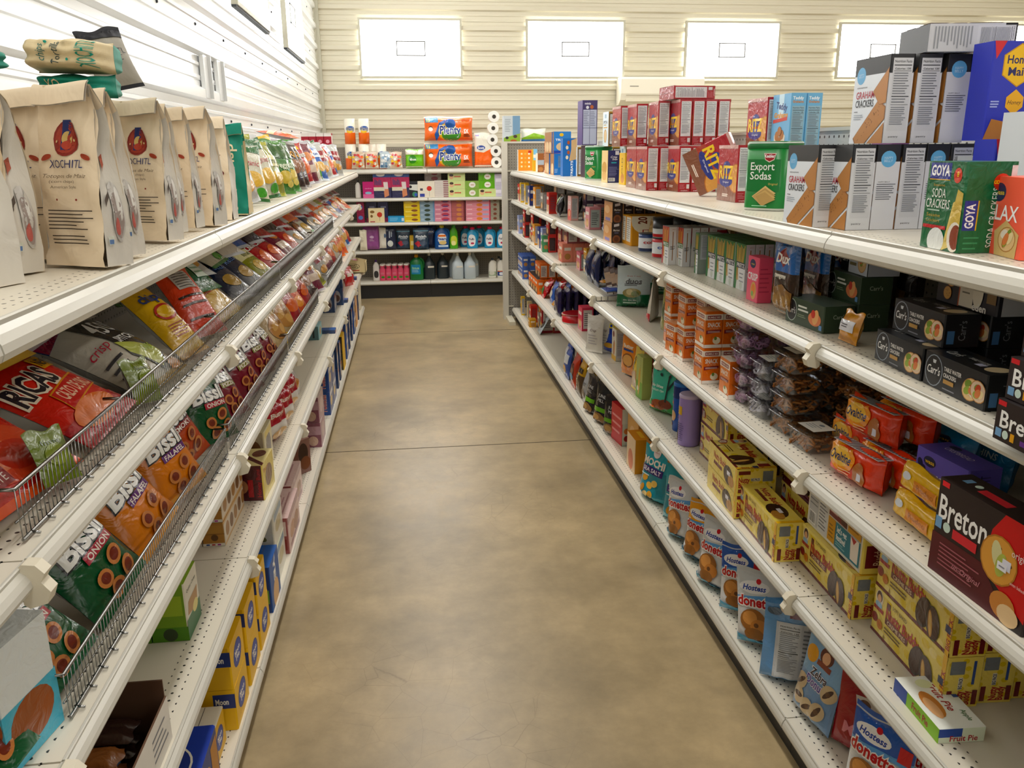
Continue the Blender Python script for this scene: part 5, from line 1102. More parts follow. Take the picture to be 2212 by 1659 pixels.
for i in range(5):
    for j in range(3): RG('navybag', (1.03+.075*i+(.04 if j == 0 else 0), 4.42+.17*j, None), 3, 'navy cookie bag, %s row, %s from the aisle' % (ordinal(j), ordinal(i)), lean=3)
RG('goldbag', (1296, 630), 3, 'yellow and red bag lying on another at the shelf edge', lean=82, dz=.05); RG('bluefrito', (1300, 640), 3, 'blue bag lying flat at the shelf edge', lean=86, dz=.03)
RB('gldb', (1266, 588), 3, 'gold cookie box lying on clear trays', up=.086); RB('clearb', (1266, 588), 3, 'clear tray box under the gold cookie box', nx=2)
RB('clearb', (1.14, 4.92, None), 3, 'clear tray box stacked beside the gold cookie box', nx=2, nz=2)
RB('pur', (1230, 566), 3, 'purple cereal box with grey side at the shelf edge')
RB('mag', (1.06, 5.20, None), 3, 'rose wafer box behind the purple cereal box', nx=4, nz=1)
RB('peach', (1.0, 5.52, None), 3, 'peach cookie box beyond the purple box', nx=3); RB('mar', (1.03, 5.50, None), 3, 'maroon cookie box on the peach boxes', nx=4, up=.127)
RB('gpk', (1170, 545), 3, 'green cookie pack at the shelf edge', nx=2); RB('mar', (1.04, 5.78, None), 3, 'maroon cookie box beyond the green pack', nx=4, nz=2)
for i, (k_, y, x, n_, t_, z_) in enumerate((('redg', 6.08, 1.0, 3, 'red window box', 2), ('lav', 6.25, .98, 3, 'lavender snack box', 1), ('navy', 6.36, .975, 2, 'navy snack box', 1), ('lav', 6.48, 1.05, 3, 'lavender snack box further', 1), ('orw', 6.60, .97, 1, 'orange cereal box', 1), ('redg', 6.78, .985, 3, 'red window box near far end', 2), ('gry', 6.98, 1.0, 3, 'grey snack box', 1), ('redg', 7.18, .97, 2, 'red window box at far end', 2), ('lav', 7.55, .965, 2, 'lavender snack box by the end panel', 1))):
    RB(k_, (x, y, None), 3, t_+' on third shelf', nx=n_, nz=z_)
# ------------------------------------------------------------------ fourth shelf: designs
MA = '6e1a24'
def nut_f(p, soft=True, ten=False):
    k = p.k; rnd = random.Random(4)
    for i in range(14): p.k = k; p.e(rnd.random(), rnd.random(), .05, .09, 'e2c94a' if i % 2 else 'efdf9a', 8)
    p.r(0, 0, 1, .07, MA); p.r(.0, .93, 1, 1, 'eedd8c')
    p.e(.085, .80, .055, .17, 'efe4d6'); p.e(.085, .84, .042, .12, '4a2c20'); p.e(.085, .80, .028, .085, 'e3b795'); p.e(.085, .66, .05, .07, '9fc0dc'); p.r(.02, .53, .16, .61, 'a5202e')
    if soft: p.t('SOFT BAKED', .38, .87, .08, '6a4a2a', w=.2); p.r(.20, .74, .25, .88, MA)
    p.t('Nutty Buddy', .43, .66 if soft else .74, .22, 'b2252f', w=.46, b=.03)
    p.r(.2, .42, .52, .55, MA) if soft else p.r(.86, .6, .97, .9, '8a2a34')
    if soft: p.t('CREME PIES', .36, .485, .08, 'f0dfc0', w=.26, b=.01)
    p.ln(.2, .22, .48, .36, 2, '6a4a2a', .4); p.e(.05, .35, .045, .1, '8a2328'); p.e(.13, .28, .04, .1, 'c9803a')
    if ten: p.o(.08, .3, .06, MA); p.t('10', .08, .3, .2, 'f6efe0', w=.07, b=.03)
    p.e(.66, .36, .09, .32, '2e1713', rot=-22); p.e(.655, .37, .075, .29, '452219', rot=-22); p.e(.78, .32, .085, .32, '2e1713', rot=12); p.e(.785, .33, .07, .29, '452219', rot=12)
    p.e(.755, .28, .028, .25, 'b98a4a', rot=12); p.e(.755, .28, .018, .22, 'd8b878', rot=12)
    p.r(.955, .0, 1, 1, 'e4b91f'); p.t('BIG PACK', .978, .42, .042, 'a5202e', w=.6, rot=90, b=.02); p.r(.93, .42, .99, .56, '2b3566')
def nut_r(p):
    k = p.k; rnd = random.Random(9)
    for i in range(12): p.k = k; p.e(rnd.random(), rnd.random(), .09, .05, 'd8c048', 8)
    p.r(.10, .66, .5, .92, '7d8288'); p.r(.72, .45, .80, .92, '3a5592'); p.r(.36, .36, .48, .60, 'e2ded0'); p.t('BIG PACK', .42, .48, .1, '22264a', w=.22, rot=90, b=.03); p.r(.08, .04, .22, .34, MA); p.t('Nutty', .42, .19, .2, 'a5202e', w=.28, rot=90, b=.03); p.t('Buddy', .62, .19, .2, 'a5202e', w=.28, rot=90, b=.03); p.r(.78, .05, .92, .34, MA)
def nut_t(p): p.t('Nutty Buddy', .42, .68, .26, 'a5202e', w=.46, b=.03); p.r(.2, .3, .5, .44, MA); p.e(.72, .42, .16, .36, '331915'); p.e(.82, .3, .1, .22, 'b98a4a'); p.r(.68, .42, .78, .58, 'e6e6ee'); p.r(.955, 0, 1, 1, 'e4b91f')
carton('nutty', 'nut_pie_box', 'snack cake box', .300, .078, .118, {'*': 'e6d37c', 'T': 'e3cf74'}, {'F': nut_f, 'R': nut_r, 'T': nut_t}, 'wrap'); GROUP['nutty'] = 'yellow nut pie boxes with chocolate pictures'
carton('nutty10', 'nut_bar_box', 'snack cake box', .27, .085, .125, {'*': 'e6d37c', 'T': MA}, {'F': lambda p: nut_f(p, False, True), 'R': nut_r, 'T': nut_t, 'B': nut_t}, 'wrap'); GROUP['nutty10'] = 'yellow nut bar boxes with number ten'
def nutback(p):
    p.r(.0, .0, .98, 1, 'e4e1d6'); p.r(.02, .04, .2, .96, 'c9cacb'); p.ln(.03, .4, .18, .9, 6, '8c8e90', .3); p.bc(.03, .06, .16, .3); p.r(.21, .04, .38, .96, 'd9dadb'); p.ln(.22, .1, .37, .85, 12, '7a7c80', .35); p.t('Nutrition Facts', .295, .9, .06, '222', w=.14)
    p.r(.40, .52, .72, .97, '7a1f28'); p.t('1959', .47, .88, .12, 'f2e9dc', w=.12, b=.03); p.ln(.42, .58, .56, .8, 4, 'c98f90', .35); p.p([(.6, .97), (.72, .97), (.72, .52), (.62, .55)], '5a2c20'); p.r(.40, .06, .53, .5, 'd2a038'); p.ln(.42, .12, .51, .4, 4, '8a6420', .35); p.r(.74, .52, .96, .97, 'd2a038'); p.ln(.76, .58, .94, .9, 5, '8a6420', .35)
    p.r(.54, .06, .96, .5, '1f8092'); p.t("let's get", .65, .4, .11, 'f0f4f2', w=.17, b=.03); p.t('festive!', .64, .26, .11, 'f0f4f2', w=.16, b=.03); p.ln(.56, .1, .74, .18, 2, '9cc9d0', .4); p.p([(.80, .5), (.94, .5), (.94, .1), (.82, .1)], 'efe6dc'); p.p([(.8, .5), (.9, .48), (.86, .38)], 'b0303a')
carton('nuttyback', 'nut_pie_box', 'snack cake box', .300, .085, .150, {'*': 'e6d37c', 'T': 'dcc75e'}, {'F': nutback, 'R': lambda p: (p.r(.1, .1, .8, .5, MA), p.t('Buddy', .45, .3, .25, 'e0c9b0', w=.3, rot=90), p.e(.5, .75, .3, .16, '4a2419')), 'T': nut_t}); GROUP['nuttyback'] = GROUP['nutty']
def pie_f(p, word='CHERRY PIE', a='7a1f28'): p.r(0, 0, 1, .25, a); p.t(word, .5, .75, .3, '6a1820', w=.5); p.e(.25, .5, .14, .3, 'c08a50', rot=20)
def pie_t(p): p.o(.10, .8, .05, '5a2c20'); p.e(.24, .5, .09, .4, 'b9814a', rot=60); p.t('CHERRY PIE', .55, .5, .26, '5f1a22', w=.34, b=.01); p.e(.85, .4, .1, .35, '6a1a20'); p.e(.78, .5, .08, .16, '4f8a3e'); p.e(.9, .6, .09, .14, '5a9a48')
carton('cherry', 'cherry_pie_box', 'pie box', .21, .075, .06, {'*': 'e4d6c8', 'F': '7a1f28'}, {'T': pie_t, 'F': lambda p: p.ln(.1, .2, .9, .8, 3, 'c98f90', .35)}); GROUP['cherry'] = 'cherry pie boxes lying side by side'
def fpie_t(p): p.p([(.02, .98), (.72, .98), (.58, .0), (.02, .0)], 'eceee8'); p.r(.0, .88, .45, 1, '2b4f9c'); p.t('Fruit Pie', .42, .62, .17, 'a5202e', w=.54, b=.02, sh=.2); p.e(.55, .3, .25, .18, 'c98a50'); p.e(.62, .25, .2, .12, 'e0b48a'); p.e(.16, .5, .09, .18, 'dfe3c0'); p.t('Apple', .78, .82, .12, '2f6a2a', w=.2)
carton('fpie', 'fruit_pie_box', 'pie box', .165, .095, .032, {'*': 'eceee8', 'F': '8fbf3a', 'R': 'd9e0cc'}, {'T': fpie_t, 'F': lambda p: (p.r(0, 0, .3, 1, '2b4f9c'), p.t('Fruit Pie', .6, .5, .5, 'a5202e', w=.36, b=.02)), 'R': lambda p: (p.r(0, .4, .5, 1, '2b4f9c'), p.t('Fruit Pie', .55, .3, .4, 'a5202e', w=.6, b=.02))})
carton('gpie', 'green_pie_box', 'pie box', .20, .11, .06, {'*': '7fb53c', 'T': 'e6e6da'}, {'T': lambda p: (p.r(.0, .0, .3, 1, '8fc04a'), p.r(.3, .55, .8, .9, 'c94a3e'), p.r(.5, .5, .7, .7, 'e8702f')), 'F': lambda p: (p.r(.2, .1, .8, .8, 'f0ede2'), p.e(.5, .4, .2, .3, 'b98a50'))})
carton('pinkp', 'small_pie_box', 'pie box', .2, .075, .06, {'*': 'd9c9bc', 'F': '8a4a3a'}, {'T': lambda p: (p.e(.3, .5, .15, .35, 'c58a50'), p.e(.7, .5, .12, .3, '5f9a48'), p.r(.8, .1, .98, .9, '3a5fa8'))})
def canist(key, col, lid, art):
    mb = MB(); h, r = .205, .042; mb.loft([(0, r*.98, r*.98, 0, 0), (.004, r, r, 0, 0), (h*.93, r, r, 0, 0), (h*.955, r*.96, r*.96, 0, 0)], 28, col)
    art(Paint(mb, r*2, h*.9, lambda u, v, k: Vector(((r+k)*math.cos(D(-150+115*u)), (r+k)*math.sin(D(-150+115*u)), v*h*.92)), curved=r/5))
    l = MB(); l.loft([(h*.93, r*1.0, r*1.0, 0, 0), (h*.945, r*1.03, r*1.03, 0, 0), (h*.985, r*1.02, r*1.02, 0, 0), (h, r*.95, r*.95, 0, 0)], 28, lid)
    proto(key, 'puff_canister', 'canister', mb.mesh('puff_canister', 'plastic'), [('lid', l.mesh('lid', 'plastic'), ())])
canist('violet', 'a290c8', 'cbc0e0', lambda p: (p.r(.5, .66, .8, .84, 'd9b43a'), p.ln(.1, .62, .4, .8, 3, '5a4a88', .35), p.r(.06, .28, .46, .48, '6a2a7c'), p.r(.06, .06, .46, .28, 'e0c23a'), p.e(.26, .17, .14, .08, 'c23a3a'), p.ln(.55, .1, .95, .5, 9, '6f6296', .3), p.e(.3, .55, .2, .03, 'e8e4f2')))
canist('bluecan', '2358a8', '3f86d0', lambda p: (p.t('Gerber', .35, .8, .07, 'e8eef4', w=.4, b=.02), p.r(.2, .6, .6, .66, 'c96a3a'), p.e(.6, .35, .22, .12, 'd9b48a'), p.ln(.1, .4, .4, .55, 4, 'b4c9e4', .35), p.e(.4, .15, .2, .05, '8a2f2a'), p.r(.6, .75, 1, 1, '183a78')))
def teal_f(p): p.r(0, 0, 1, .22, '3f9a4a'); p.e(.4, .16, .25, .10, '9a5a38'); p.e(.62, .2, .2, .09, '7a4430'); p.r(.58, .24, .63, .72, '12403e'); [p.e(x, y, .05, .03, '12403e', 10, r) for x, y, r in ((.2, .82, 40), (.35, .74, -20), (.5, .86, 30), (.7, .84, -30), (.84, .76, 20), (.62, .74, 60), (.9, .9, 0))]; p.p([(.6, .5), (.78, .7), (.82, .68), (.63, .45)], '12403e'); p.t('bio bites', .28, .52, .06, 'e9f4ee', w=.4, b=.02); p.t('medium ripe', .3, .44, .05, 'e9f4ee', w=.44); p.r(.1, .08, .3, .12, 'e8842c')
bag('teal', 'teal_snack_pouch', 'snack pouch', .19, .225, .06, '58b9a2', teal_f, 'pouch', seed=51, back='3f9a8a')
bag('yelbag', 'yellow_peanut_bag', 'snack bag', .16, .22, .06, 'e0c22c', lambda p: (p.t('PEANUTS', .3, .62, .12, '5a3a1c', w=.5, rot=70, b=.03), p.p([(.2, .05), (.15, .4), (.6, .5), (.9, .3), (.85, .05)], 'b8955c')), seed=52, seal='e8d23c')
bag('orbag', 'orange_biscuit_bag', 'biscuit bag', .17, .24, .07, 'e0912c', lambda p: (p.e(.5, .35, .34, .16, '8a5a30'), p.e(.5, .35, .29, .13, 'd8a868'), p.t('Butter', .5, .68, .09, 'f4ecd8', w=.6, b=.03), p.r(.2, .56, .8, .61, '2a4a8a')), 'brick', seed=53, seal='e8a03c'); GROUP['orbag'] = 'orange biscuit bags'
bag('bluepio', 'royal_blue_cookie_bag', 'cookie bag', .17, .25, .08, '2a46a8', lambda p: (p.t('PiOs', .45, .66, .12, 'e0d23c', w=.6, b=.04), p.p([(.2, .95), (.3, .75), (.7, .72), (.8, .95)], '9a7a4a'), p.r(.3, .3, .6, .45, '3a5ab8'), p.e(.5, .18, .3, .06, 'c9a050')), 'pouch', seed=54)
bag('whitecr', 'crumpled_white_bag', 'snack bag', .13, .22, .06, 'd5d3cd', lambda p: (p.t('Crisp', .5, .6, .07, '5a2a34', w=.4, sh=.3), p.ln(.2, .2, .8, .5, 4, 'b0aeb0', .3)), seed=55, seal='e2e0da')
carton('whiteb', 'biscuit_stick_box', 'biscuit box', .085, .05, .175, {'*': 'd9d4c6', 'T': 'c9b46a'}, {'F': lambda p: (p.r(0, 0, 1, .16, 'd9b03a'), p.o(.4, .82, .2, '7a3a34'), p.e(.5, .4, .16, .24, 'b07a48', rot=-8), p.e(.65, .36, .14, .22, 'c99a68', rot=-8)), 'R': lambda p: p.nf(.1, .1, .9, .9)})
carton('greenb', 'green_stick_box', 'biscuit box', .085, .045, .20, {'*': 'b4bc78'}, {'F': lambda p: (p.r(0, 0, 1, .4, '78a63a'), p.e(.5, .4, .14, .34, 'd3ad4a', rot=-6), p.o(.3, .22, .14, 'e9e8dc'), p.t('SOGO', .7, .85, .06, '2a2a20', w=.4, rot=90))})
tin('redtin', .20, .062, 'b5232c', lambda p: (p.t('BUTTER COOKIES', .55, .5, .3, 'f0d8cc', w=.5, b=.03), p.r(0, .85, 1, .92, 'd9b06a')), 'round_cookie_tin', 'cookie tin', 'a01c26', 2.0)
bag('darkpur', 'dark_purple_cookie_bag', 'cookie bag', .15, .19, .05, '2a2350', lambda p: (p.r(.0, .1, .12, .9, 'cfcade'), p.t('cookies', .55, .5, .14, '5a5296', w=.6, rot=90)), 'brick', seed=56); GROUP['darkpur'] = 'dark purple cookie bags standing in a row'
bag('redsack', 'red_wafer_bag', 'wafer bag', .16, .16, .06, 'b8242e', lambda p: (p.e(.4, .3, .35, .2, '3f8a3e'), p.r(.2, .55, .9, .75, 'e9e2dc')), seed=57); bag('bluesack', 'blue_wafer_bag', 'wafer bag', .15, .16, .05, '3f6ab8', lambda p: (p.e(.5, .4, .3, .2, 'e9e4da'), p.e(.45, .65, .2, .12, 'e0b08a')), seed=58)
# ------------------------------------------------------------------ fourth shelf: placing (near to far)
RB('gpie', (2.0, 0, None) if False else (1.055, .93, None), 4, 'green pie box with orange sticker at the near end', yaw=-18)
for i in range(3): RB('cherry' if i < 2 else 'pinkp', (1.13+.079*i, 1.02, None), 4, ('cherry pie box lying, %s from the aisle' % ordinal(i)) if i < 2 else 'pale pie box lying beside the cherry pie boxes', yaw=-14)
RB('fpie', (.972, 1.245, None), 4, 'white and green fruit pie box lying at the shelf edge', yaw=-3)
RB('nutty', (2032, 1530), 4, 'yellow nut pie box in the near block, front row', nz=2, yaw=-3)
cN = spot(2032, 1530, .482)
for i in range(1, 4): RB('nutty', (cN.x+.081*i, cN.y+.005*i, None), 4, 'yellow nut pie box in the near block, %s row' % ordinal(i), nz=2 if i < 3 else 1, yaw=-3)
RB('nutty', (1.03, 1.68, None), 4, 'yellow nut pie box lying under the festive one', yaw=-2); RB('nuttyback', (1.045, 1.685, None), 4, 'yellow nut pie box turned to its white festive back', up=.120, yaw=-2)
RB('nutty', (1.12, 1.68, None), 4, 'yellow nut pie box behind the festive one', nz=2, yaw=-2)
RB('nutty', (1672, 1215), 4, 'yellow nut pie box at the shelf edge with yellow end', yaw=-2)
RB('nutty10', (1.10, 2.0, None), 4, 'yellow nut bar box standing tall beside the festive one', up=.0, nx=2, nz=1, yaw=-2)
RB('nutty10', (1.115, 2.02, None), 4, 'yellow nut bar box upright behind the edge box', up=.127, yaw=-2); RB('nutty10', (1.21, 2.20, None), 4, 'yellow nut bar box further behind the edge box', nz=2)
w_, d_, h_ = DIM['nutty10']
place('nutty10', Matrix.Translation((1.03, 2.40, RZ(4, 2)+.125)) @ Matrix.Rotation(D(-92), 4, 'Z') @ Matrix.Rotation(D(-90), 4, 'X') @ Matrix.Translation((0, 0, -h_/2)), 'yellow nut bar box lying flat with its picture upward', GROUP['nutty10'])
place('nutty10', Matrix.Translation((1.03, 2.40, RZ(4, 2)+.044)) @ Matrix.Rotation(D(-92), 4, 'Z') @ Matrix.Rotation(D(-90), 4, 'X') @ Matrix.Translation((0, 0, -h_/2)), 'yellow nut bar box lying flat under another', GROUP['nutty10'])
RB('nutty10', (1.055, 2.58, None), 4, 'yellow nut bar box in the far pile', nx=4, nz=2, yaw=0)
for i, (x, y) in enumerate(((1.045, 2.955), (1.12, 3.00), (1.195, 3.0))): place('violet', xf((x, y, RZ(4, 3)+.001), -95), 'violet puff canister, %s from the aisle' % ordinal(i), 'violet puff canisters')
c = spot(1450, 916, RZ(4, 3)); place('bluecan', xf((1.075, 3.12, RZ(4, 3)+.001), -95), 'blue snack canister beside the teal pouch'); place('bluecan', xf((1.17, 3.16, RZ(4, 3)+.001), -95), 'blue snack canister behind the nearer one')
RG('teal', (1420, 893), 4, 'teal snack pouch with dark tree print', lean=4, yaw=28, dx=.035); RG('teal', (1.17, 3.36, None), 4, 'teal snack pouch behind the printed one', lean=4, yaw=10)
RB('greenb', (1386, 865), 4, 'green and pale stick box beside the teal pouch', yaw=4)
RG('yelbag', (1358, 848), 4, 'yellow peanut bag at the shelf edge', lean=6, dx=.03); RG('yelbag', (1.12, 3.62, None), 4, 'yellow peanut bag, second deep', lean=6); RG('yelbag', (1.21, 3.62, None), 4, 'yellow peanut bag, third deep', lean=6)
RG('orbag', (1345, 815), 4, 'orange biscuit bag facing the aisle', lean=3, dx=.035, yaw=18); RG('orbag', (1.12, 3.86, None), 4, 'orange biscuit bag, second deep', lean=3); RG('orbag', (1.21, 3.86, None), 4, 'orange biscuit bag, third deep', lean=3)
RB('whiteb', (1330, 781), 4, 'pale biscuit stick box with brown wafers', yaw=2)
place('redtin', xf((1.16, 4.02, RZ(4, 4)+.001)), 'pale round tin behind the royal blue bag')
RG('bluepio', (1308, 765), 4, 'royal blue cookie bag with yellow lettering', lean=3, dx=.03, yaw=30); RG('bluepio', (1.13, 4.32, None), 4, 'royal blue cookie bag behind the lettered one', lean=3, yaw=10)
for i in range(3): RG('whitecr', (1.0+.06*i, 4.48, None), 4, 'crumpled white bag, %s from the aisle' % ordinal(i), lean=4, yaw=40)
RG('redsack', (1.2, 4.6, None), 4, 'red wafer bag deep behind the white bags', lean=8)
RB('pinkr', (1257, 716), 4, 'rose biscuit box with grey side', yaw=2)
c = spot(1221, 692, RZ(4, 5)); place('redtin', xf((1.075, 5.36, RZ(4, 5)+.001), -110), 'flat round red cookie tin')
RG('navybag', (1.14, 5.12, None), 4, 'navy cookie bag behind the rose box', lean=5); RG('navybag', (1.22, 5.12, None), 4, 'navy cookie bag deep behind the rose box', lean=5)
for i in range(6): RG('darkpur', (1.0+.058*i, 5.62, None), 4, 'dark purple cookie bag, %s from the aisle' % ordinal(i), lean=2)
RG('goldbag', (1.0, 5.9, None), 4, 'small pale bag before the dark purple bags', lean=60, dz=.02)
RG('bluesack', (1.03, 6.12, None), 4, 'blue wafer bag standing in the far bay', lean=18); RG('redsack', (1.0, 6.36, None), 4, 'red and green wafer bag in the far bay', lean=30); RG('redsack', (1.1, 6.34, None), 4, 'red and green wafer bag, second deep', lean=30); RG('bluesack', (1.12, 6.1, None), 4, 'blue wafer bag, second deep', lean=18)
RB('orbk', (.975, 6.48, None), 4, 'orange wafer box with black top', nx=2, ny=4, an='%s row'); RB('orb', (1.0, 6.5, None), 4, 'orange wafer box in upper tier', nx=3, ny=2, up=.122, an='%s row'); RB('orbk', (1.09, 6.52, None), 4, 'orange wafer box with black top deep inside', nx=4)
RB('blw', (.965, 7.3, None), 4, 'blue snack box near the end panel', nx=2, ny=3, nz=2, an='%s row')
# ------------------------------------------------------------------ bottom deck: designs
def mochi_f(p): p.r(0, .12, 1, .56, '2f93a6'); p.o(.5, .86, .13, 'e9e2e2'); p.t('mochi', .5, .86, .03, 'b04a58', w=.16); p.t('MOCHI', .48, .68, .12, 'f2efe6', w=.78, b=.04); p.r(.08, .48, .86, .60, '3f2f7c'); p.t('SEA SALT', .47, .54, .07, 'f2eef6', w=.66, b=.02); [p.e(x, y, .11, .06, c, 10, r) for x, y, c, r in ((.28, .38, 'd9a84c', 20), (.5, .28, 'e3bb62', -10), (.25, .2, 'c9953e', 40), (.66, .34, 'e8c878', 10), (.6, .14, 'd9a84c', 0), (.4, .1, 'eed9a0', 30))]; p.ln(.1, .42, .5, .46, 1, 'dff0f2', .5)
bag('mochi', 'turquoise_snack_pouch', 'snack pouch', .19, .25, .08, '3fa9ba', mochi_f, 'pouch', seed=61, seal='b07a38', back='2f93a6'); GROUP['mochi'] = 'turquoise snack pouches on the bottom deck'
def don_f(p, top='2f62b4', mid='d9dde0', w='donettes'):
    p.r(0, .62, 1, .93, top); p.p([(0, .62), (0, .48), (.5, .56), (1, .70), (1, .62)], '6fa6d9'); p.e(.36, .76, .3, .085, 'f0f0f2'); p.t('Hostess', .36, .755, .07, '2a4aa0', w=.46, sh=.2, b=.03); p.o(.44, .84, .05, 'c8303a'); p.t(w, .46, .58, .14, 'f3f0ee', w=.9, b=.09); p.t(w, .46, .58, .13, 'b8242e', w=.86, b=.035)
    p.r(.78, .66, .97, .82, 'c8303a') if top == '2f62b4' else None
    p.e(.36, .33, .26, .15, '9a6a3a'); p.e(.3, .36, .15, .09, 'c9935a'); p.e(.5, .26, .18, .10, 'b98048'); p.e(.4, .16, .2, .08, '8f6236'); p.e(.44, .28, .05, .03, '6a4424'); p.p([(.0, .0), (0, .12), (.9, .04), (1, 0)], '4f9fc0')
bag('don_b', 'donut_bag', 'donut bag', .17, .235, .075, 'd6d8da', don_f, 'pouch', seed=62, back='c9ccd0', seal='2f62b4'); bag('don_s', 'donut_bag', 'donut bag', .17, .235, .075, 'd3d5d7', lambda p: don_f(p, 'cfd3d6'), 'pouch', seed=63, seal='c9cdd0', back='c4c8cc'); bag('don_y', 'donut_bag', 'donut bag', .16, .22, .07, 'd6d8da', lambda p: don_f(p, 'e0a52c'), 'pouch', seed=64, seal='d9a02c', back='d0d3d6')
for k_ in ('don_b', 'don_s', 'don_y'): GROUP[k_] = 'white and blue donut bags on the bottom deck'
def zeb_f(p): p.r(0, .45, 1, .93, '8fb4d6'); p.r(.0, .0, 1, .5, '7d9cc0'); p.e(.2, .72, .16, .1, 'e0a838'); p.e(.55, .8, .17, .1, '6a3a2a'); p.e(.55, .78, .1, .07, 'e3b795'); p.r(.38, .66, .74, .72, '8a4a3a'); p.t('Zebra', .52, .56, .1, 'e9e6ea', w=.46, b=.06); p.t('Zebra', .52, .56, .095, '33304a', w=.44, b=.02, sh=.2); p.t('Donuts!', .55, .45, .1, 'ebe8f2', w=.6, b=.06); p.t('Donuts!', .55, .45, .095, '5a4a9c', w=.58, b=.02); [(p.e(x, y, .17, .1, 'cbb89a', rot=r), p.e(x, y, .13, .03, '55403a', rot=r+20), p.e(x, y, .05, .03, '6a5040')) for x, y, r in ((.15, .36, 20), (.2, .2, -10), (.84, .46, 30), (.5, .16, 10), (.74, .2, 40))]
bag('zebra', 'striped_donut_bag', 'donut bag', .18, .255, .09, '7fa8d0', zeb_f, 'pouch', seed=65, seal='4f8fc8', back='6a8fb8')
def lilb(p): p.r(.2, .08, .9, .74, 'c9cdd2'); p.nf(.24, .1, .6, .72, 'd2d5d8'); p.ln(.64, .12, .88, .7, 12, '84888e', .4); p.r(.4, .80, .7, .86, '7a3a3a'); p.e(.16, .86, .12, .05, '4a5a6a')
bag('blueback', 'blue_donut_bag', 'donut bag', .175, .245, .07, '6f9cc8', lilb, 'pouch', seed=66, seal='3f86c0', back='6f9cc8')
bag('redmini', 'crimson_mini_muffin_bag', 'muffin bag', .18, .22, .08, '9c1c2c', lambda p: (p.p([(.3, .75), (.7, .8), (.8, .6), (.4, .5)], 'd9d2cc'), p.e(.48, .68, .1, .06, '6a4a3a'), p.t('Minis', .5, .3, .14, 'd98f98', w=.6, b=.03)), 'pouch', seed=67, seal='a82434', back='941a28'); GROUP['redmini'] = 'crimson mini muffin bags'
bag('skinny', 'green_teal_snack_bag', 'snack bag', .19, .24, .07, '1f7a5c', lambda p: (p.r(0, .5, 1, .9, '2f93a6'), p.r(.4, .55, .8, .66, 'b0303a'), p.t('POP', .5, .4, .12, 'dfe9e2', w=.4, b=.03), p.t('BITES', .5, .26, .12, 'dfe9e2', w=.6, b=.03)), 'pouch', seed=68)
bag('black', 'black_granola_pouch', 'granola pouch', .15, .23, .07, '1d1e22', lambda p: (p.t('JUNE', .5, .68, .08, 'dedede', w=.5), p.t('MILL', .5, .57, .08, 'dedede', w=.4), p.r(.05, .30, .95, .40, '6fa63a'), p.e(.5, .14, .42, .13, '8a6a42'), p.e(.4, .16, .2, .07, 'b08e5c')), 'pouch', seed=69, seal='2c2d31'); GROUP['black'] = 'black granola pouches on the bottom deck'
bag('jerky', 'brown_band_snack_bag', 'snack bag', .15, .22, .06, 'c9a23a', lambda p: (p.r(0, .0, 1, .6, '5a4632'), p.t('PLAIN', .5, .45, .1, 'e2d6b8', w=.7, rot=80, b=.02), p.r(.1, .66, .9, .8, '3a2c20')), seed=70, seal='d8ab2c'); bag('silvb', 'silver_grey_snack_bag', 'snack bag', .14, .2, .05, 'b4b7ba', lambda p: (p.t('BEST', .5, .6, .1, '2a2c30', w=.6), p.e(.5, .3, .3, .14, '6a5a48')), seed=71)
bag('bluewh', 'blue_white_snack_bag', 'snack bag', .15, .2, .06, '3a5aa8', lambda p: (p.r(.1, .5, .9, .8, 'd9dde4'), p.e(.5, .3, .3, .14, 'c9a878')), seed=72); bag('orgb', 'red_orange_snack_bag', 'snack bag', .15, .22, .06, 'b8442c', lambda p: (p.e(.5, .5, .3, .2, '6a2a1c'), p.e(.5, .3, .3, .1, '3a8ab0')), seed=73)
carton('redbox', 'red_bar_box', 'snack box', .16, .055, .20, {'*': 'c22a34', 'R': 'c9d8d8'}, {'F': lambda p: p.ln(.1, .2, .9, .8, 3, 'e2a0a4', .3), 'R': lambda p: (p.r(0, .6, 1, 1, 'd8e2e2'), p.o(.5, .4, .3, 'c98a5a'), p.o(.5, .2, .3, '9a2a30'))})
carton('tanbox', 'tan_display_carton', 'carton', .20, .10, .21, {'*': 'cfa56a', 'F': 'd9b27a'}, {'R': lambda p: (p.o(.62, .74, .24, 'c42c38'), p.t('Yum', .62, .74, .10, 'f4ece8', w=.34, b=.03)), 'F': lambda p: p.e(.5, .4, .3, .3, 'e2c298')}, 'matte')
bag('greyp', 'pale_grey_snack_pouch', 'snack pouch', .18, .22, .05, 'b9c2c6', lambda p: (p.t('Knot', .4, .8, .07, '4a5a78', w=.3), p.e(.6, .4, .3, .18, '4a4844'), p.e(.5, .35, .2, .1, '8a8478')), 'pouch', seed=74)
carton('yorb', 'yellow_orange_box', 'snack box', .15, .07, .17, {'*': 'e0a22c', 'F': 'ead2b0', 'T': 'd9962a'}, {'F': lambda p: (p.e(.5, .3, .3, .3, 'd8845a'),), 'T': lambda p: p.r(.2, .5, .8, .8, 'efc25a')})
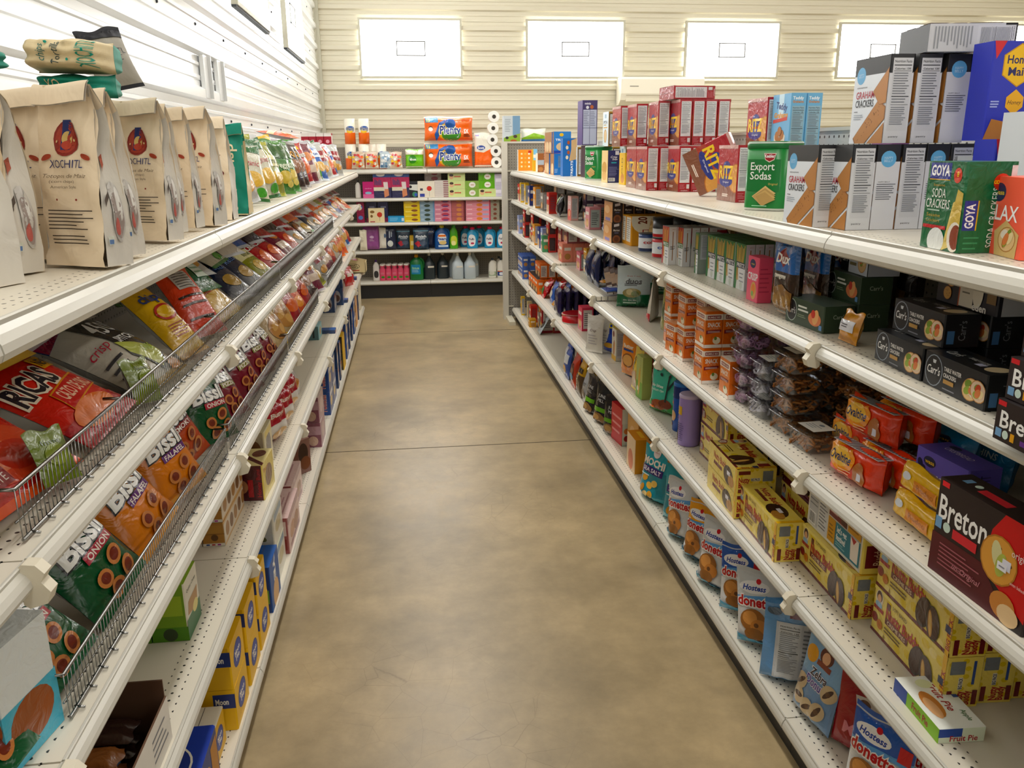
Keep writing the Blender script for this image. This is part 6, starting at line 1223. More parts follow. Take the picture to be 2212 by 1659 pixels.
# ------------------------------------------------------------------ bottom deck: placing (near to far)
RG('don_s', (1.085, 1.455, None), 5, 'silver donut bag nearest the camera with blue script', lean=8, yaw=20, dz=.012); RG('don_s', (1.19, 1.36, None), 5, 'silver donut bag second nearest with blue script', lean=16, yaw=14, dz=.012)
RG('don_b', (.985, 1.475, None), 5, 'white donut bag with folded silver top beside zebra bag', lean=4, yaw=24, dz=.006)
RG('zebra', (1.005, 1.775, None), 5, 'light blue zebra donut bag at the deck edge', lean=10, yaw=8, dz=.004)
for i, (x, y, l_, yw) in enumerate(((1.065, 1.63, 6, 30), (1.18, 1.57, 14, 25), (1.11, 1.80, 12, 14), (1.23, 1.74, 20, 0))): RG('redmini', (x, y, None), 5, 'crimson mini muffin bag, %s' % ('nearest low one', 'second low one', 'tall one behind zebra bag', 'deepest one')[i], lean=l_, yaw=yw, dz=.006)
RG('blueback', (1.035, 1.955, None), 5, 'blue donut bag showing its nutrition side', lean=4, yaw=62, dz=.003)
for i, (k_, x, y, l_, yw, t_) in enumerate((
    ('don_s', 1.12, 2.06, 16, 4, 'silver donut bag behind the blue back'), ('don_s', 1.22, 1.98, 18, 0, 'silver donut bag deeper behind the blue back'), ('don_s', 1.015, 2.12, 12, 16, 'silver donut bag with brown donuts before chocolate one'), ('don_s', 1.12, 2.21, 16, 10, 'silver donut bag second deep before chocolate one'),
    ('don_b', 1.0, 2.30, 14, 18, 'blue topped donut bag with red price flag'), ('don_b', 1.22, 2.24, 20, 0, 'blue topped donut bag deep on the deck'), ('don_s', 1.13, 2.38, 20, 4, 'silver donut bag second deep behind blue top'), ('don_s', 1.0, 2.49, 10, 14, 'silver donut bag with folded crest'),
    ('don_y', 1.015, 2.69, 10, 12, 'yellow topped donut bag at the deck edge'), ('don_y', 1.12, 2.60, 20, 6, 'yellow topped donut bag second deep'), ('don_b', 1.22, 2.45, 18, 0, 'blue topped donut bag third deep'), ('don_y', 1.21, 2.66, 22, 0, 'yellow topped donut bag third deep'), ('don_s', 1.01, 2.85, 6, 10, 'silver donut bag standing by turquoise pouches'), ('don_y', 1.11, 2.80, 24, 10, 'yellow topped donut bag raised by turquoise pouches'))):
    RG(k_, (x, y, None), 5, t_, lean=l_*.7, yaw=yw+16+rj.uniform(-8, 14), dz=.008, spin=rj.uniform(-12, 9))
RG('skinny', (1.20, 2.90, None), 5, 'green and teal snack bag deep behind donut bags', lean=6, yaw=30)
RG('mochi', (1455, 1130), 5, 'turquoise snack pouch with large lettering', lean=4, yaw=42, dx=.04); RG('mochi', (1.19, 3.16, None), 5, 'turquoise snack pouch second deep', lean=5, yaw=20); RG('mochi', (1.30, 3.16, None), 5, 'turquoise snack pouch third deep', lean=5, yaw=16)
RG('mochi', (1400, 1080), 5, 'turquoise snack pouch at the deck edge', lean=4, yaw=20, dx=.02); RG('mochi', (1.15, 3.36, None), 5, 'turquoise snack pouch leaning behind the edge one', lean=12, yaw=20)
RB('yorb', (1370, 1025), 5, 'yellow and orange snack box', yaw=0)
RG('greyp', (1.13, 3.62, None), 5, 'pale grey snack pouch before the tan carton', lean=4, yaw=60); RB('tanbox', (1.06, 3.72, None), 5, 'tan display carton with red disc', yaw=0)
RB('redbox', (1342, 965), 5, 'red bar box with pale side', yaw=6)
for i, (x, y, yw) in enumerate(((1.02, 4.10, 30), (1.10, 4.10, 30), (1.18, 4.12, 30), (1.02, 4.32, 20), (1.10, 4.32, 20), (1.0, 4.52, 10), (1.08, 4.52, 10), (1.26, 4.12, 20), (1.16, 4.5, 10))): RG('black', (x, y, None), 5, 'black granola pouch with green band, %s from the near end' % ordinal(i), lean=4, yaw=yw)
RG('silvb', (1.0, 4.70, None), 5, 'silver grey snack bag before brown banded bags', lean=8); RG('jerky', (1.0, 4.88, None), 5, 'brown banded snack bag with yellow crest at edge', lean=10); RG('jerky', (1.09, 4.88, None), 5, 'brown banded snack bag, second deep', lean=10); RG('silvb', (1.1, 4.70, None), 5, 'silver grey snack bag, second deep', lean=8)
RG('orgb', (1.0, 5.07, None), 5, 'red orange snack bag at the deck edge', lean=10); RG('orgb', (1.09, 5.07, None), 5, 'red orange snack bag, second deep', lean=10); RG('bluewh', (1.0, 5.30, None), 5, 'blue and white snack bag at the deck edge', lean=8); RG('bluewh', (1.09, 5.30, None), 5, 'blue and white snack bag, second deep', lean=8); RG('bluewh', (1.05, 5.52, None), 5, 'blue and white snack bag further on', lean=8)
RB('rcer', (1195, 720), 5, 'red cereal box with yellow front, nearer', nx=1); RB('rcer', (1170, 720), 5, 'red cereal box with yellow front, further', nx=1); 
for i, (k_, x, y, t_) in enumerate((('mtea', 1.02, 7.35, 'cream box near the end panel'), ('yel', .98, 7.5, 'yellow box near the end panel'), ('redb', 1.02, 7.15, 'red box in the far bay'), ('orw', 1.09, 7.1, 'orange cereal box in the far bay'), ('gry', 1.05, 6.85, 'grey snack box in the far bay'), ('gldb', .98, 6.95, 'gold cookie box in the far bay'))): RB(k_, (x, y, None), 5, t_+' on bottom deck')
RG('greyp', (1.02, 6.70, None), 5, 'pale grey snack pouch leaning in the far bay', lean=30)
# ------------------------------------------------------------------ chip run: designs
def gbag(key, w, h, t, front, side, art=None, seed=1, art_side=None, fold=True, back=None):
    """a block-bottom paper bag: square foot, gusseted sides, pinched and folded top"""
    rnd = random.Random(seed); ph = [rnd.uniform(0, 6.28) for _ in range(6)]; mb = MB()
    def T(v): return t*(1-max(0, (v-.45)/.55)**1.25*.97)*(1+.05*math.sin(5*v+ph[0]))
    def Wd(v): return w*(1-.07*max(0, (v-.4)/.6)+.012*math.sin(9*v+ph[1]))
    def tip(v): return -.03*max(0, v-.86)**1.3*8 if fold else 0
    def wr(u, v): return .006*math.sin(7*u+11*v+ph[2])*math.sin(13*v+3*u+ph[3])+.0035*math.sin(17*u+9*v+ph[4])*v+.004*math.sin(31*u-22*v+ph[5])*v*v
    def zz(v): return h*(v-.16*max(0, v-.88))
    def fr(u, v, k=0.0): q = 1-.22*abs(2*u-1)**4*(v > .05); return Vector(((u-.5)*Wd(v), -T(v)/2*q+tip(v)-k+wr(u, v), zz(v)))
    def bk(u, v, k=0.0): return Vector(((.5-u)*Wd(v), T(v)/2*.9+tip(v)+k+wr(u, v+.3), zz(v)))
    def sd(s):
        def f(u, v, k=0.0):
            g = min(.42*t, .9*t*max(0, (v-.3)/.7)); q = abs(2*u-1); y0 = -T(v)/2*.78; y1 = T(v)/2*.9; a = u if s > 0 else 1-u
            return Vector((s*(Wd(v)/2-g*(1-q)*.8+k+.4*wr(u*2, v)), y0+(y1-y0)*a+tip(v), zz(v)))
        return f
    mb.grid(fr, 12, 20, front); mb.grid(bk, 6, 12, back or front); mb.grid(sd(1), 8, 16, side); mb.grid(sd(-1), 8, 12, side)
    mb.poly([(-w/2, -t/2, 0), (-w/2, t/2, 0), (w/2, t/2, 0), (w/2, -t/2, 0)], front)
    if art: art(Paint(mb, w, h, lambda u, v, k: fr(u, v, k+.001), curved=w/11))
    if art_side: art_side(Paint(mb, t, h, lambda u, v, k: sd(1)(u, v, k+.001), curved=t/8))
    parts = []
    if fold:
        f = MB(); y = tip(1.0)
        f.grid(lambda u, v: Vector(((u-.5)*Wd(1)*1.01, y-.003-.020*v+.003*math.sin(8*u+ph[0]), zz(1)+.004-.034*v*v-.003*math.sin(5*u))), 8, 4, front); f.grid(lambda u, v: Vector(((u-.5)*Wd(1)*1.01, y-.001-.016*v+.003*math.sin(8*u+ph[0]), zz(1)+.0025-.034*v*v-.003*math.sin(5*u))), 8, 4, side)
        parts = [('folded_top', f.mesh('folded_top', 'paper'), ())]
    proto(key, 'tortilla_chip_bag', 'chip bag', mb.mesh('tortilla_chip_bag', 'paper'), parts); DIM[key] = (w, t, h); HULL[key] = 537; SOFT.add(key)
KR = 'eadcc6'
def xo_f(p):
    p.e(.5, .70, .20, .095, '8e3b33'); p.e(.5, .70, .17, .08, 'a34a3c'); p.p([(.44, .64), (.56, .64), (.58, .80), (.46, .80)], '2f3a6c'); p.e(.52, .70, .07, .04, 'c9b27a'); p.e(.52, .665, .07, .025, 'b0503f'); p.o(.38, .685, .018, 'e0cba0', 6); p.o(.64, .69, .018, 'e0cba0', 6)
    p.t('XOCHITL', .5, .565, .045, '3f426a', w=.56, b=.004); p.e(.17, .60, .08, .015, 'a5503c', rot=20); p.e(.83, .60, .08, .015, 'a5503c', rot=-20); p.t('Totopos de Maiz', .5, .50, .022, '7a6a58', w=.7, sh=.3); p.t('(corn chips)', .45, .47, .016, '7a6a58', w=.4); p.t('American Style', .47, .44, .016, '7a6a58', w=.4)
    p.o(.35, .37, .015, '8e3b33', 6); p.o(.65, .37, .015, '8e3b33', 6); p.ln(.15, .20, .9, .32, 6, '4a4038', .3); p.ln(.2, .12, .85, .18, 3, '4a4038', .3)
def xo_s(p): p.e(.62, .30, .24, .17, C('c9c6c2', .5)); p.e(.62, .28, .19, .13, 'a09590'); p.e(.7, .34, .08, .10, C('dedcd8', .7)); p.e(.55, .22, .1, .05, 'b56a62'); p.r(.1, .12, .28, .17, 'd2d4ca'); p.r(.12, .125, .26, .15, '6a82a8'); p.p([(.4, .52), (.6, .56), (.62, .62), (.42, .58)], 'b06a58'); p.p([(.1, .33), (.3, .38), (.3, .42), (.1, .37)], '5a5048')
gbag('xo', .140, .318, .088, KR, C('d9d5cd', .3), xo_f, 3, xo_s); gbag('xob', .140, .310, .088, 'e4d5bc', C('d9d5cd', .3), lambda p: (p.r(.1, .52, .9, .72, '6a5560'), [p.r(.1, .53+.04*i, .9, .55+.04*i, '9a4a3c') for i in range(3)], p.t('XOCHITL', .5, .82, .05, '6a5a78', w=.6), p.ln(.15, .12, .8, .3, 7, '5a4c40', .3), p.e(.75, .4, .15, .06, '3f3a38')), 8, xo_s)
gbag('xop', .140, .295, .088, 'ecdfca', C('d9d5cd', .3), lambda p: (p.t('XOCHITL', .5, .66, .06, '7a3a34', w=.7), p.e(.5, .46, .4, .06, '7a3a34'), p.p([(.3, .0), (.25, .25), (.6, .35), (.8, .1)], 'b08a50')), 13)
GROUP['xo'] = GROUP['xob'] = GROUP['xop'] = 'kraft tortilla chip bags on the top shelf'
gbag('xot', .100, .285, .16, '0e8a78', 'd6c8a8', lambda p: (p.t('XO crisp', .5, .42, .36, 'e6d9bc', w=.72, rot=90, b=.01), p.r(0, 0, 1, .015, 'd6c8a8')), 17)
bag('xoflat', 'cream_teal_chip_bag', 'chip bag', .150, .062, .22, 'd6c8a8', lambda p: (p.t('XOCHITL', .83, .5, .20, '2a9a8a', w=.80, rot=90), p.t('Tortilla', .46, .5, .10, '2f4f55', w=.66, rot=90, sh=.3), p.t('chips', .28, .5, .09, '2f6f6a', w=.5, rot=90, sh=.3), p.o(.62, .3, .02, '2a9a8a', 5), p.o(.36, .8, .02, '2a9a8a', 5)), 'brick', 'paper', seed=81, back='0e8a78')
bag('xoteal', 'teal_chip_bag', 'chip bag', .150, .045, .22, '0e8a78', lambda p: p.t('XO', .3, .5, .5, 'd6c8a8', w=.2), 'brick', 'paper', seed=82)
bag('xoblk', 'black_grey_chip_bag', 'chip bag', .10, .15, .05, '9c988e', lambda p: (p.r(0, .8, 1, 1, '23242a'), p.t('XOCHITL', .5, .55, .1, '33343a', w=.8), p.ln(.2, .3, .8, .48, 5, '55565c', .3)), 'pillow', 'paper', seed=83, seal='23242a')
def cook_bag(key, name, col, art, seed, seal=None, w=.185, h=.255, t=.075, cat='snack bag', back=None): bag(key, name, cat, w, h, t, col, art, 'pillow', 'film', seed, back or 'b9bbbd', seal)
def biss(word, fl, flc):
    def f(p):
        p.e(.24, .70, .14, .055, 'c8303a'); p.t('Osem', .24, .70, .03, 'f4e9e4', w=.14); p.t('Bissli', .52, .545, .165, '20242a', w=.86, b=.08, sh=.12); p.t('Bissli', .52, .545, .16, 'f4f4f0', w=.82, b=.035, sh=.12); p.r(.3, .375, .86, .445, flc); p.t(fl, .58, .41, .05, 'f4ece4', w=.46, b=.02)
        [(p.e(x, y, .12, .065, 'c88a58', rot=r), p.e(x, y, .075, .04, '7a3626', rot=r)) for x, y, r in ((.66, .28, 20), (.36, .22, -10), (.72, .14, 30), (.44, .1, 0))]
    return f
cook_bag('bisg', 'green_snack_bag', '115a35', biss('', 'ONION', 'b03a4a'), 91); cook_bag('biso', 'orange_snack_bag', 'd98a22', biss('', 'FALAFEL', '6a3a7c'), 92, 'd9a05a'); cook_bag('bism', 'maroon_snack_bag', '7c1430', biss('', 'PIZZA', '8a8a4a'), 93); cook_bag('biss', 'rust_snack_bag', 'b8521c', biss('', 'SMOKY', '8a2a2a'), 94)
def ricas_f(p): p.p([(0, .93), (.5, .93), (.2, .7), (0, .72)], 'e07a2a'); p.r(0, .0, 1, .2, 'b0303a'); p.t('RICAS', .36, .56, .19, 'e9dcc8', w=.66, b=.09); p.t('RICAS', .36, .56, .185, '23202a', w=.62, b=.03); p.p([(.3, .42), (.96, .48), (.96, .30), (.3, .24)], 'd9952a'); p.p([(.31, .41), (.95, .465), (.95, .31), (.31, .25)], 'c22f2f'); p.t('CAZO DE ORO', .63, .36, .10, 'f0c9b0', w=.54, b=.02); p.p([(.70, .72), (.97, .72), (.97, .58), (.70, .58)], 'e2ab22'); p.t('NEW', .835, .65, .08, '33261a', w=.2, b=.03); p.e(.5, .16, .35, .10, 'd97a2a')
cook_bag('ricas', 'red_pork_rind_bag', 'c9341f', ricas_f, 101, 'd8511f', .23, .29, .085)
cook_bag('encit', 'red_white_pork_rind_bag', 'c0321f', lambda p: (p.p([(.0, .50), (1, .62), (1, .88), (0, .78)], 'e9e0d6'), p.t('RICAS', .5, .73, .12, '2a2830', w=.8, b=.03), p.t('RICENCITAS', .5, .60, .085, '5a3a82', w=.9, b=.02), p.e(.5, .3, .45, .2, 'c9553a'), p.e(.4, .3, .25, .12, 'd98a6a'), p.e(.62, .24, .2, .1, 'b8402f'), p.r(.05, .12, .4, .22, '8e1f28'), p.t('PICANTE', .22, .17, .05, 'e9dcd6', w=.3)), 102, 'e0641f', .24, .30, .09)
def f45(p): p.p([(.34, .76), (.97, .80), (.97, .22), (.66, .06), (.40, .28)], '10161f'); p.p([(.365, .42), (.41, .30), (.66, .09), (.97, .24), (.97, .255), (.66, .11), (.425, .31)], 'b9c06a'); p.t('4505', .67, .62, .18, 'e6e6e2', w=.52, b=.01); p.t('SPITCHIPS', .68, .43, .07, 'e6e6e2', w=.48, b=.03); p.t('CHILE', .74, .28, .06, 'a9c04a', w=.24, b=.02); p.ln(.04, .10, .30, .36, 4, '3c3c40', .35); p.t('crisp', .18, .46, .08, 'b0354a', w=.28, sh=.3); p.r(.0, .76, .36, .93, '1f7a46'); p.e(.85, .08, .12, .05, 'c98a4a')
cook_bag('f45', 'white_pork_rind_bag', 'b9b4a8', f45, 103, 'a88a4a', .235, .30, .085); cook_bag('yelch', 'yellow_chip_bag', 'd6b02c', lambda p: (p.t('chips', .5, .72, .12, '2f4a8a', w=.7, b=.03), p.e(.5, .5, .34, .10, 'b0352c'), p.e(.5, .5, .28, .07, 'd8b23a'), p.ln(.2, .2, .8, .36, 5, 'a04a2a', .4)), 104, 'c99a2a', .12, .25, .06)
cook_bag('orch', 'orange_red_chip_bag', 'c94a1c', lambda p: (p.r(.25, .6, .8, .86, 'b9b4ac'), p.ln(.3, .62, .76, .84, 6, '6a6662', .4, False), [p.r(.1, y, .8, y+.03, '3a2018') for y in (.2, .38, .48)]), 105, 'b8401c', .15, .24, .075); cook_bag('whgr', 'white_green_chip_bag', 'c9c6b4', lambda p: (p.r(0, .8, 1, .93, '2f6a3a'), p.t('organic', .45, .62, .10, 'b0354a', w=.7, sh=.3), p.e(.5, .35, .35, .13, 'd6b25a'), p.e(.72, .14, .2, .08, '4f9a3e')), 106, '2f6a3a')
cook_bag('grnpk', 'green_snack_bag_with_pink_edge', '1f5a36', lambda p: (p.r(.5, .2, .95, .9, 'd8e2d6'), p.ln(.54, .25, .9, .85, 8, '8aa890', .4), p.r(.95, .15, 1, .93, 'd98a7a')), 107, '2a6a3e', .16, .24, .06)
cook_bag('navych', 'navy_chip_bag', '16223c', lambda p: (p.t('kettle', .5, .66, .12, '6a86b0', w=.7, sh=.2), p.e(.5, .35, .3, .12, 'a88a4a'), p.r(0, .88, 1, .93, 'b9bcc0')), 108, 'b9bcc0'); cook_bag('olive2', 'olive_chip_bag', '8a8c22', lambda p: (p.r(0, .5, 1, .7, 'd8d2a8'), p.t('lime', .5, .6, .1, '4a5a1c', w=.5, b=.03), p.e(.5, .3, .3, .12, 'c9a84a')), 109, 'a8aa3a')
cook_bag('redch', 'red_pork_rind_bag', 'a8182c', lambda p: (p.t('Chicharron', .5, .66, .12, '3a1018', w=.92, b=.05), p.t('Chicharron', .5, .66, .115, 'eee6dc', w=.9, b=.02), p.e(.5, .36, .36, .13, 'd9702a'), p.r(.1, .78, .6, .86, 'e0b23a')), 110, 'c9ccd0'); cook_bag('silv', 'silver_chip_bag', 'b4b4b0', lambda p: (p.r(.15, .45, .85, .75, '8e1f2c'), p.t('snack', .5, .6, .1, 'e9e4da', w=.5, b=.02), p.e(.5, .25, .3, .1, 'c99a50')), 111, 'c6c8c8'); cook_bag('dkbr', 'dark_brown_chip_bag', '33201e', lambda p: (p.e(.5, .45, .34, .15, '8a5a34'), p.t('BBQ', .5, .72, .12, 'd8a24a', w=.5, b=.03)), 112, '8f8a84'); cook_bag('grn2', 'leaf_green_chip_bag', '3f7a2c', lambda p: (p.r(0, .62, 1, .93, '2a5a1f'), p.t('veggie', .5, .5, .1, 'e6eed8', w=.6, b=.02), p.e(.5, .28, .3, .12, 'c9b45a'), p.e(.7, .16, .15, .06, 'd8c87a')), 113, '4f8a3a'); cook_bag('pnut', 'peanut_bag_with_yellow_band', 'c9b48a', lambda p: (p.r(0, .66, 1, .93, 'd9b82c'), p.t('Roasted', .55, .79, .09, '23301f', w=.8, b=.03), p.e(.5, .35, .44, .22, 'b98a4c'), p.e(.35, .4, .2, .08, 'd0a868', rot=30), p.e(.65, .28, .2, .08, 'd0a868', rot=-20), p.e(.6, .46, .17, .07, '9a6f3a', rot=40)), 114, 'd9b82c')
cook_bag('whor', 'white_orange_chip_bag', 'd6d0c4', lambda p: (p.r(0, .55, 1, .8, 'd9752a'), p.e(.5, .35, .3, .13, 'd8a24a'), p.t('puffs', .5, .67, .1, 'f4ece0', w=.5, b=.03)), 115, 'c9cccf'); cook_bag('blch', 'blue_chip_bag', '2f62a8', lambda p: (p.r(.1, .6, .9, .82, 'd8e0e8'), p.t('corn', .5, .71, .1, '234a8a', w=.5, b=.03), p.e(.5, .34, .3, .13, 'd6b06a')), 116, 'c3ccd4'); cook_bag('mgch', 'plum_chip_bag', '6e1c3a', lambda p: (p.r(.1, .25, .9, .42, 'd8c8b8'), p.e(.5, .62, .28, .11, 'c9803a')), 117, 'b9b4b8'); cook_bag('orng2', 'orange_curl_bag', 'd9651f', lambda p: (p.r(0, .5, 1, .68, 'f0d8b0'), p.t('curls', .5, .59, .1, 'b03a1c', w=.5, b=.03), p.e(.5, .28, .3, .12, 'e8a04a')), 118, 'd8773a')
cook_bag('bluec', 'blue_and_red_chip_bag', '1f4f86', lambda p: (p.e(.45, .6, .35, .13, 'e0e4e8'), p.e(.45, .6, .3, .1, 'a82a38'), p.t('chips', .5, .42, .1, 'e9eef2', w=.6, b=.03), p.r(.0, .0, 1, .2, '7a1c3a')), 119, '2a5a92'); cook_bag('citr', 'yellow_corn_bag', 'c9a43a', lambda p: (p.r(0, .6, 1, .93, 'd9b84a'), p.t('Churros', .5, .45, .1, 'a83a2a', w=.7, b=.03)), 120, 'd2b25a'); cook_bag('lime', 'lime_green_snack_bag', '74862a', lambda p: (p.e(.5, .5, .3, .2, '8a9a3c'), p.t('lime', .5, .75, .1, '3a5a1c', w=.5)), 121, '6f8024', .10, .095, .035)
for k_ in ('bisg', 'biso', 'bism', 'biss', 'ricas', 'encit', 'f45', 'yelch', 'orch', 'whgr', 'grnpk', 'navych', 'olive2', 'redch', 'silv', 'dkbr', 'grn2', 'pnut', 'whor', 'blch', 'mgch', 'orng2', 'bluec', 'citr', 'lime'): GROUP[k_] = 'snack bags on the chip run'

# ------------------------------------------------------------------ chip run, top shelf
def P1(key, x, y, label, yaw=0, z=0, lean=0, spin=0, roll=0): return place(key, xf((x, y, LZ(1)+.002+z), yaw, lean, spin, roll), label, GROUP.get(key))
def XC(cx, cy_, yw, w=.140, t=.088):
    a = D(yw); dx, dy = -w/2, t/2
    return cx+dx*math.cos(a)-dy*math.sin(a), cy_+dx*math.sin(a)+dy*math.cos(a)
for i, (k_, cx, cy_, yw, ln_, t_) in enumerate((('xo', -.523, 1.50, -27, 1, 'front kraft chip bag with large shield print nearest the camera'), ('xo', -.536, 1.635, -22, -1, 'second kraft chip bag in the aisle row, mostly hidden'), ('xo', -.533, 1.92, -24, 2, 'third kraft chip bag in the aisle row'), ('xo', -.555, 2.065, -18, 0, 'fourth kraft chip bag in the aisle row'), ('xo', -.548, 2.20, -20, -1, 'fifth kraft chip bag in the aisle row'), ('xo', -.522, 2.335, -22, 1, 'last kraft chip bag in the aisle row before the teal one'),
    ('xob', -.655, 1.44, -18, 2, 'kraft chip bag showing its flag printed back, inner row'), ('xop', -.640, 1.305, -20, 0, 'pale kraft chip bag with maroon print nearest the camera'), ('xo', -.655, 1.62, -14, 0, 'inner row kraft chip bag behind the flag one'), ('xo', -.655, 1.76, -10, 0, 'inner row kraft chip bag, third'), ('xob', -.655, 1.91, -12, 0, 'inner row kraft chip bag, fourth'), ('xo', -.66, 2.06, -8, 0, 'inner row kraft chip bag, fifth'), ('xo', -.66, 2.21, -12, 0, 'inner row kraft chip bag, sixth'), ('xop', -.80, 1.40, -10, 0, 'pale kraft chip bag at the wall end'), ('xo', -.80, 1.54, -8, 0, 'kraft chip bag at the wall, second'), ('xo', -.80, 1.69, -8, 0, 'kraft chip bag at the wall, third'), ('xo', -.79, 1.84, -8, 0, 'kraft chip bag at the wall, fourth'))):
    x, y = XC(cx, cy_, yw); P1(k_, x, y, t_, yw, lean=ln_)
P1('xot', -.563, 2.83, 'teal chip bag with pale vertical lettering', 4); P1('xop', -.60, 2.64, 'pale kraft chip bag hidden before the teal one', 0)
def onto(key, x, y, z, yaw, lean, spin, roll, t_): place(key, settle(key, xf((x, y, z), yaw, lean, spin, roll), z), t_, 'lying chip bags')
c = spot_y(158, 212, 1.80); onto('xoteal', c.x, 1.85, c.z, 0, 0, 0, 0, 'teal chip bag lying under the cream one'); onto('xoflat', c.x+.002, 1.84, c.z+.046, 0, 0, 0, 1, 'cream chip bag end with teal lettering lying on the kraft bags')
onto('xoteal', -.885, 1.80, c.z+.05, -20, 0, 0, 8, 'teal chip bag lying near the wall')
cb = spot_y(268, 205, 2.12); onto('xoblk', cb.x, 2.12, cb.z, 24, 24, -14, 0, 'black and grey chip bag leaning on the inner row')
top = [(3.05, 'pnut'), (3.2, 'silv'), (3.42, 'whgr'), (3.64, 'whgr'), (3.86, 'olive2'), (4.08, 'grn2'), (4.3, 'grn2'), (4.52, 'dkbr'), (4.74, 'dkbr'), (4.96, 'redch'), (5.18, 'mgch'), (5.4, 'whor'), (5.62, 'whgr'), (5.84, 'blch'), (6.06, 'silv'), (6.3, 'whor'), (6.55, 'redch'), (6.8, 'blch'), (7.05, 'silv')]
NM = {k: PROTO[k][0].replace('_', ' ') for k in PROTO}
for i, (y, k_) in enumerate(top):
    for j in range(2):
        LG(k_ if j == 0 else top[(i*5+3) % len(top)][1], (-.585-.115*j, y+.05*j, None), 1, '%s, %s row, %s along the top chip shelf' % (NM[k_ if j == 0 else top[(i*5+3) % len(top)][1]], ('front', 'rear')[j], ordinal(i) if i < 12 else ordinal(i-12)+' past the twelfth'), lean=20+rj.uniform(-5, 8), yaw=-24+rj.uniform(-8, 8), spin=rj.uniform(-7, 7), dz=.004+(.03 if j else 0))
LG('orng2', (-.80, 5.3, None), 1, 'orange curl bag lying on top of the chip bags', lean=80, dz=.27, yaw=-10)
carton('crim', 'crimson_snack_box', 'snack box', .15, .06, .17, {'*': 'a62338', 'T': '2a2024'}, {'R': lambda p: (p.r(0, .84, 1, 1, 'e6e0da'), p.r(.2, .05, .8, .35, 'd9c9c8'), p.o(.5, .6, .25, 'e0a8b0')), 'L': lambda p: (p.r(0, .84, 1, 1, 'e6e0da'), p.r(.2, .05, .8, .35, 'd9c9c8'), p.o(.5, .6, .25, 'e0a8b0')), 'F': lambda p: p.r(.1, .5, .9, .9, 'e6e0da')}); GROUP['crim'] = 'crimson snack boxes on the top chip shelf'
LB('crim', (-.64, 7.35, None), 1, 'crimson snack box in upper tier', nx=4, up=.172); LB('crim', (-.60, 7.35, None), 1, 'crimson snack box in lower tier', nx=5)

# ------------------------------------------------------------------ chip run: the two fenced bag shelves
def lab_bag(k_, row, i, sh): return '%s, %s row, %s bag along the %s fenced shelf' % (NM[k_], row, (ordinal(i) if i < 12 else ordinal(i-12)+' after twelve' if i < 24 else ordinal(i-24)+' after twenty-four'), sh)
NM = {k: PROTO[k][0].replace('_', ' ') for k in PROTO}
# hero bags of the upper fenced shelf
for k_, x, y, ln_, yw, sp_, dz_, t_ in (
    ('encit', -.556, 1.225, 58, -20, -8, .012, 'red and white pork rind bag with purple lettering nearest the camera'), ('ricas', -.556, 1.535, 60, -16, -14, .012, 'red pork rind bag with large dark lettering and yellow tag'), ('mgch', -.78, 1.60, 70, -14, -14, .165, 'plum chip bag half hidden behind the lettered red one'),
    ('citr', -.72, 1.42, 66, -14, -6, .16, 'yellow corn bag standing behind the red pork rind bags'), ('bluec', -.72, 1.66, 70, -10, -24, .15, 'blue and red chip bag lying behind the red one'), ('f45', -.556, 1.86, 63, -14, -8, .012, 'white pork rind bag with black shield print'), ('dkbr', -.80, 1.72, 74, -12, 0, .17, 'dark brown chip bag behind the white shield bag'), ('yelch', -.556, 2.12, 46, -22, -4, .012, 'yellow chip bag standing beside the white shield bag'),
    ('orch', -.556, 2.34, 36, -26, 0, .012, 'orange red chip bag with grey label behind the fence'), ('whgr', -.69, 2.24, 58, -16, 4, .12, 'white and green chip bag behind the orange red one'), ('grnpk', -.60, 2.50, 56, -20, 0, .11, 'green snack bag with pink edge hanging by the shelf'), ('citr', -.556, 2.60, 48, -16, -8, .012, 'small yellow corn bag beside navy bags'), ('silv', -.66, 2.72, 60, -12, 6, .12, 'silver chip bag behind the pink edged one'), ('lime', -.545, 1.26, 24, -10, 10, .012, 'lime green snack bag lying low behind the fence'), ('lime', -.545, 1.70, 24, -10, 10, .012, 'lime green snack bag lying low, second')):
    LP(k_, xf((x, y, LZ(2)+dz_), 90+yw, ln_, sp_), 2, t_)
seq2 = ['navych', 'navych', 'olive2', 'redch', 'redch', 'mgch', 'redch', 'silv', 'dkbr', 'whgr', 'navych', 'silv', 'redch', 'whor', 'whor', 'orng2', 'silv', 'blch', 'redch', 'whor', 'orng2']
y = 2.92
for i, k_ in enumerate(seq2):
    for j, (x, ln_, dz_) in enumerate(((-.556, 54, .012), (-.655, 60, .125))):
        kk = k_ if j == 0 else seq2[(i*4+j*7+2) % len(seq2)]
        LP(kk, xf((x, y+.06*j, LZ(2)+dz_), 90-14+rj.uniform(-6, 6), ln_+rj.uniform(-5, 5), rj.uniform(-10, 10)), 2, lab_bag(kk, ('lower', 'upper')[j], i, 'upper'))
    y += .235
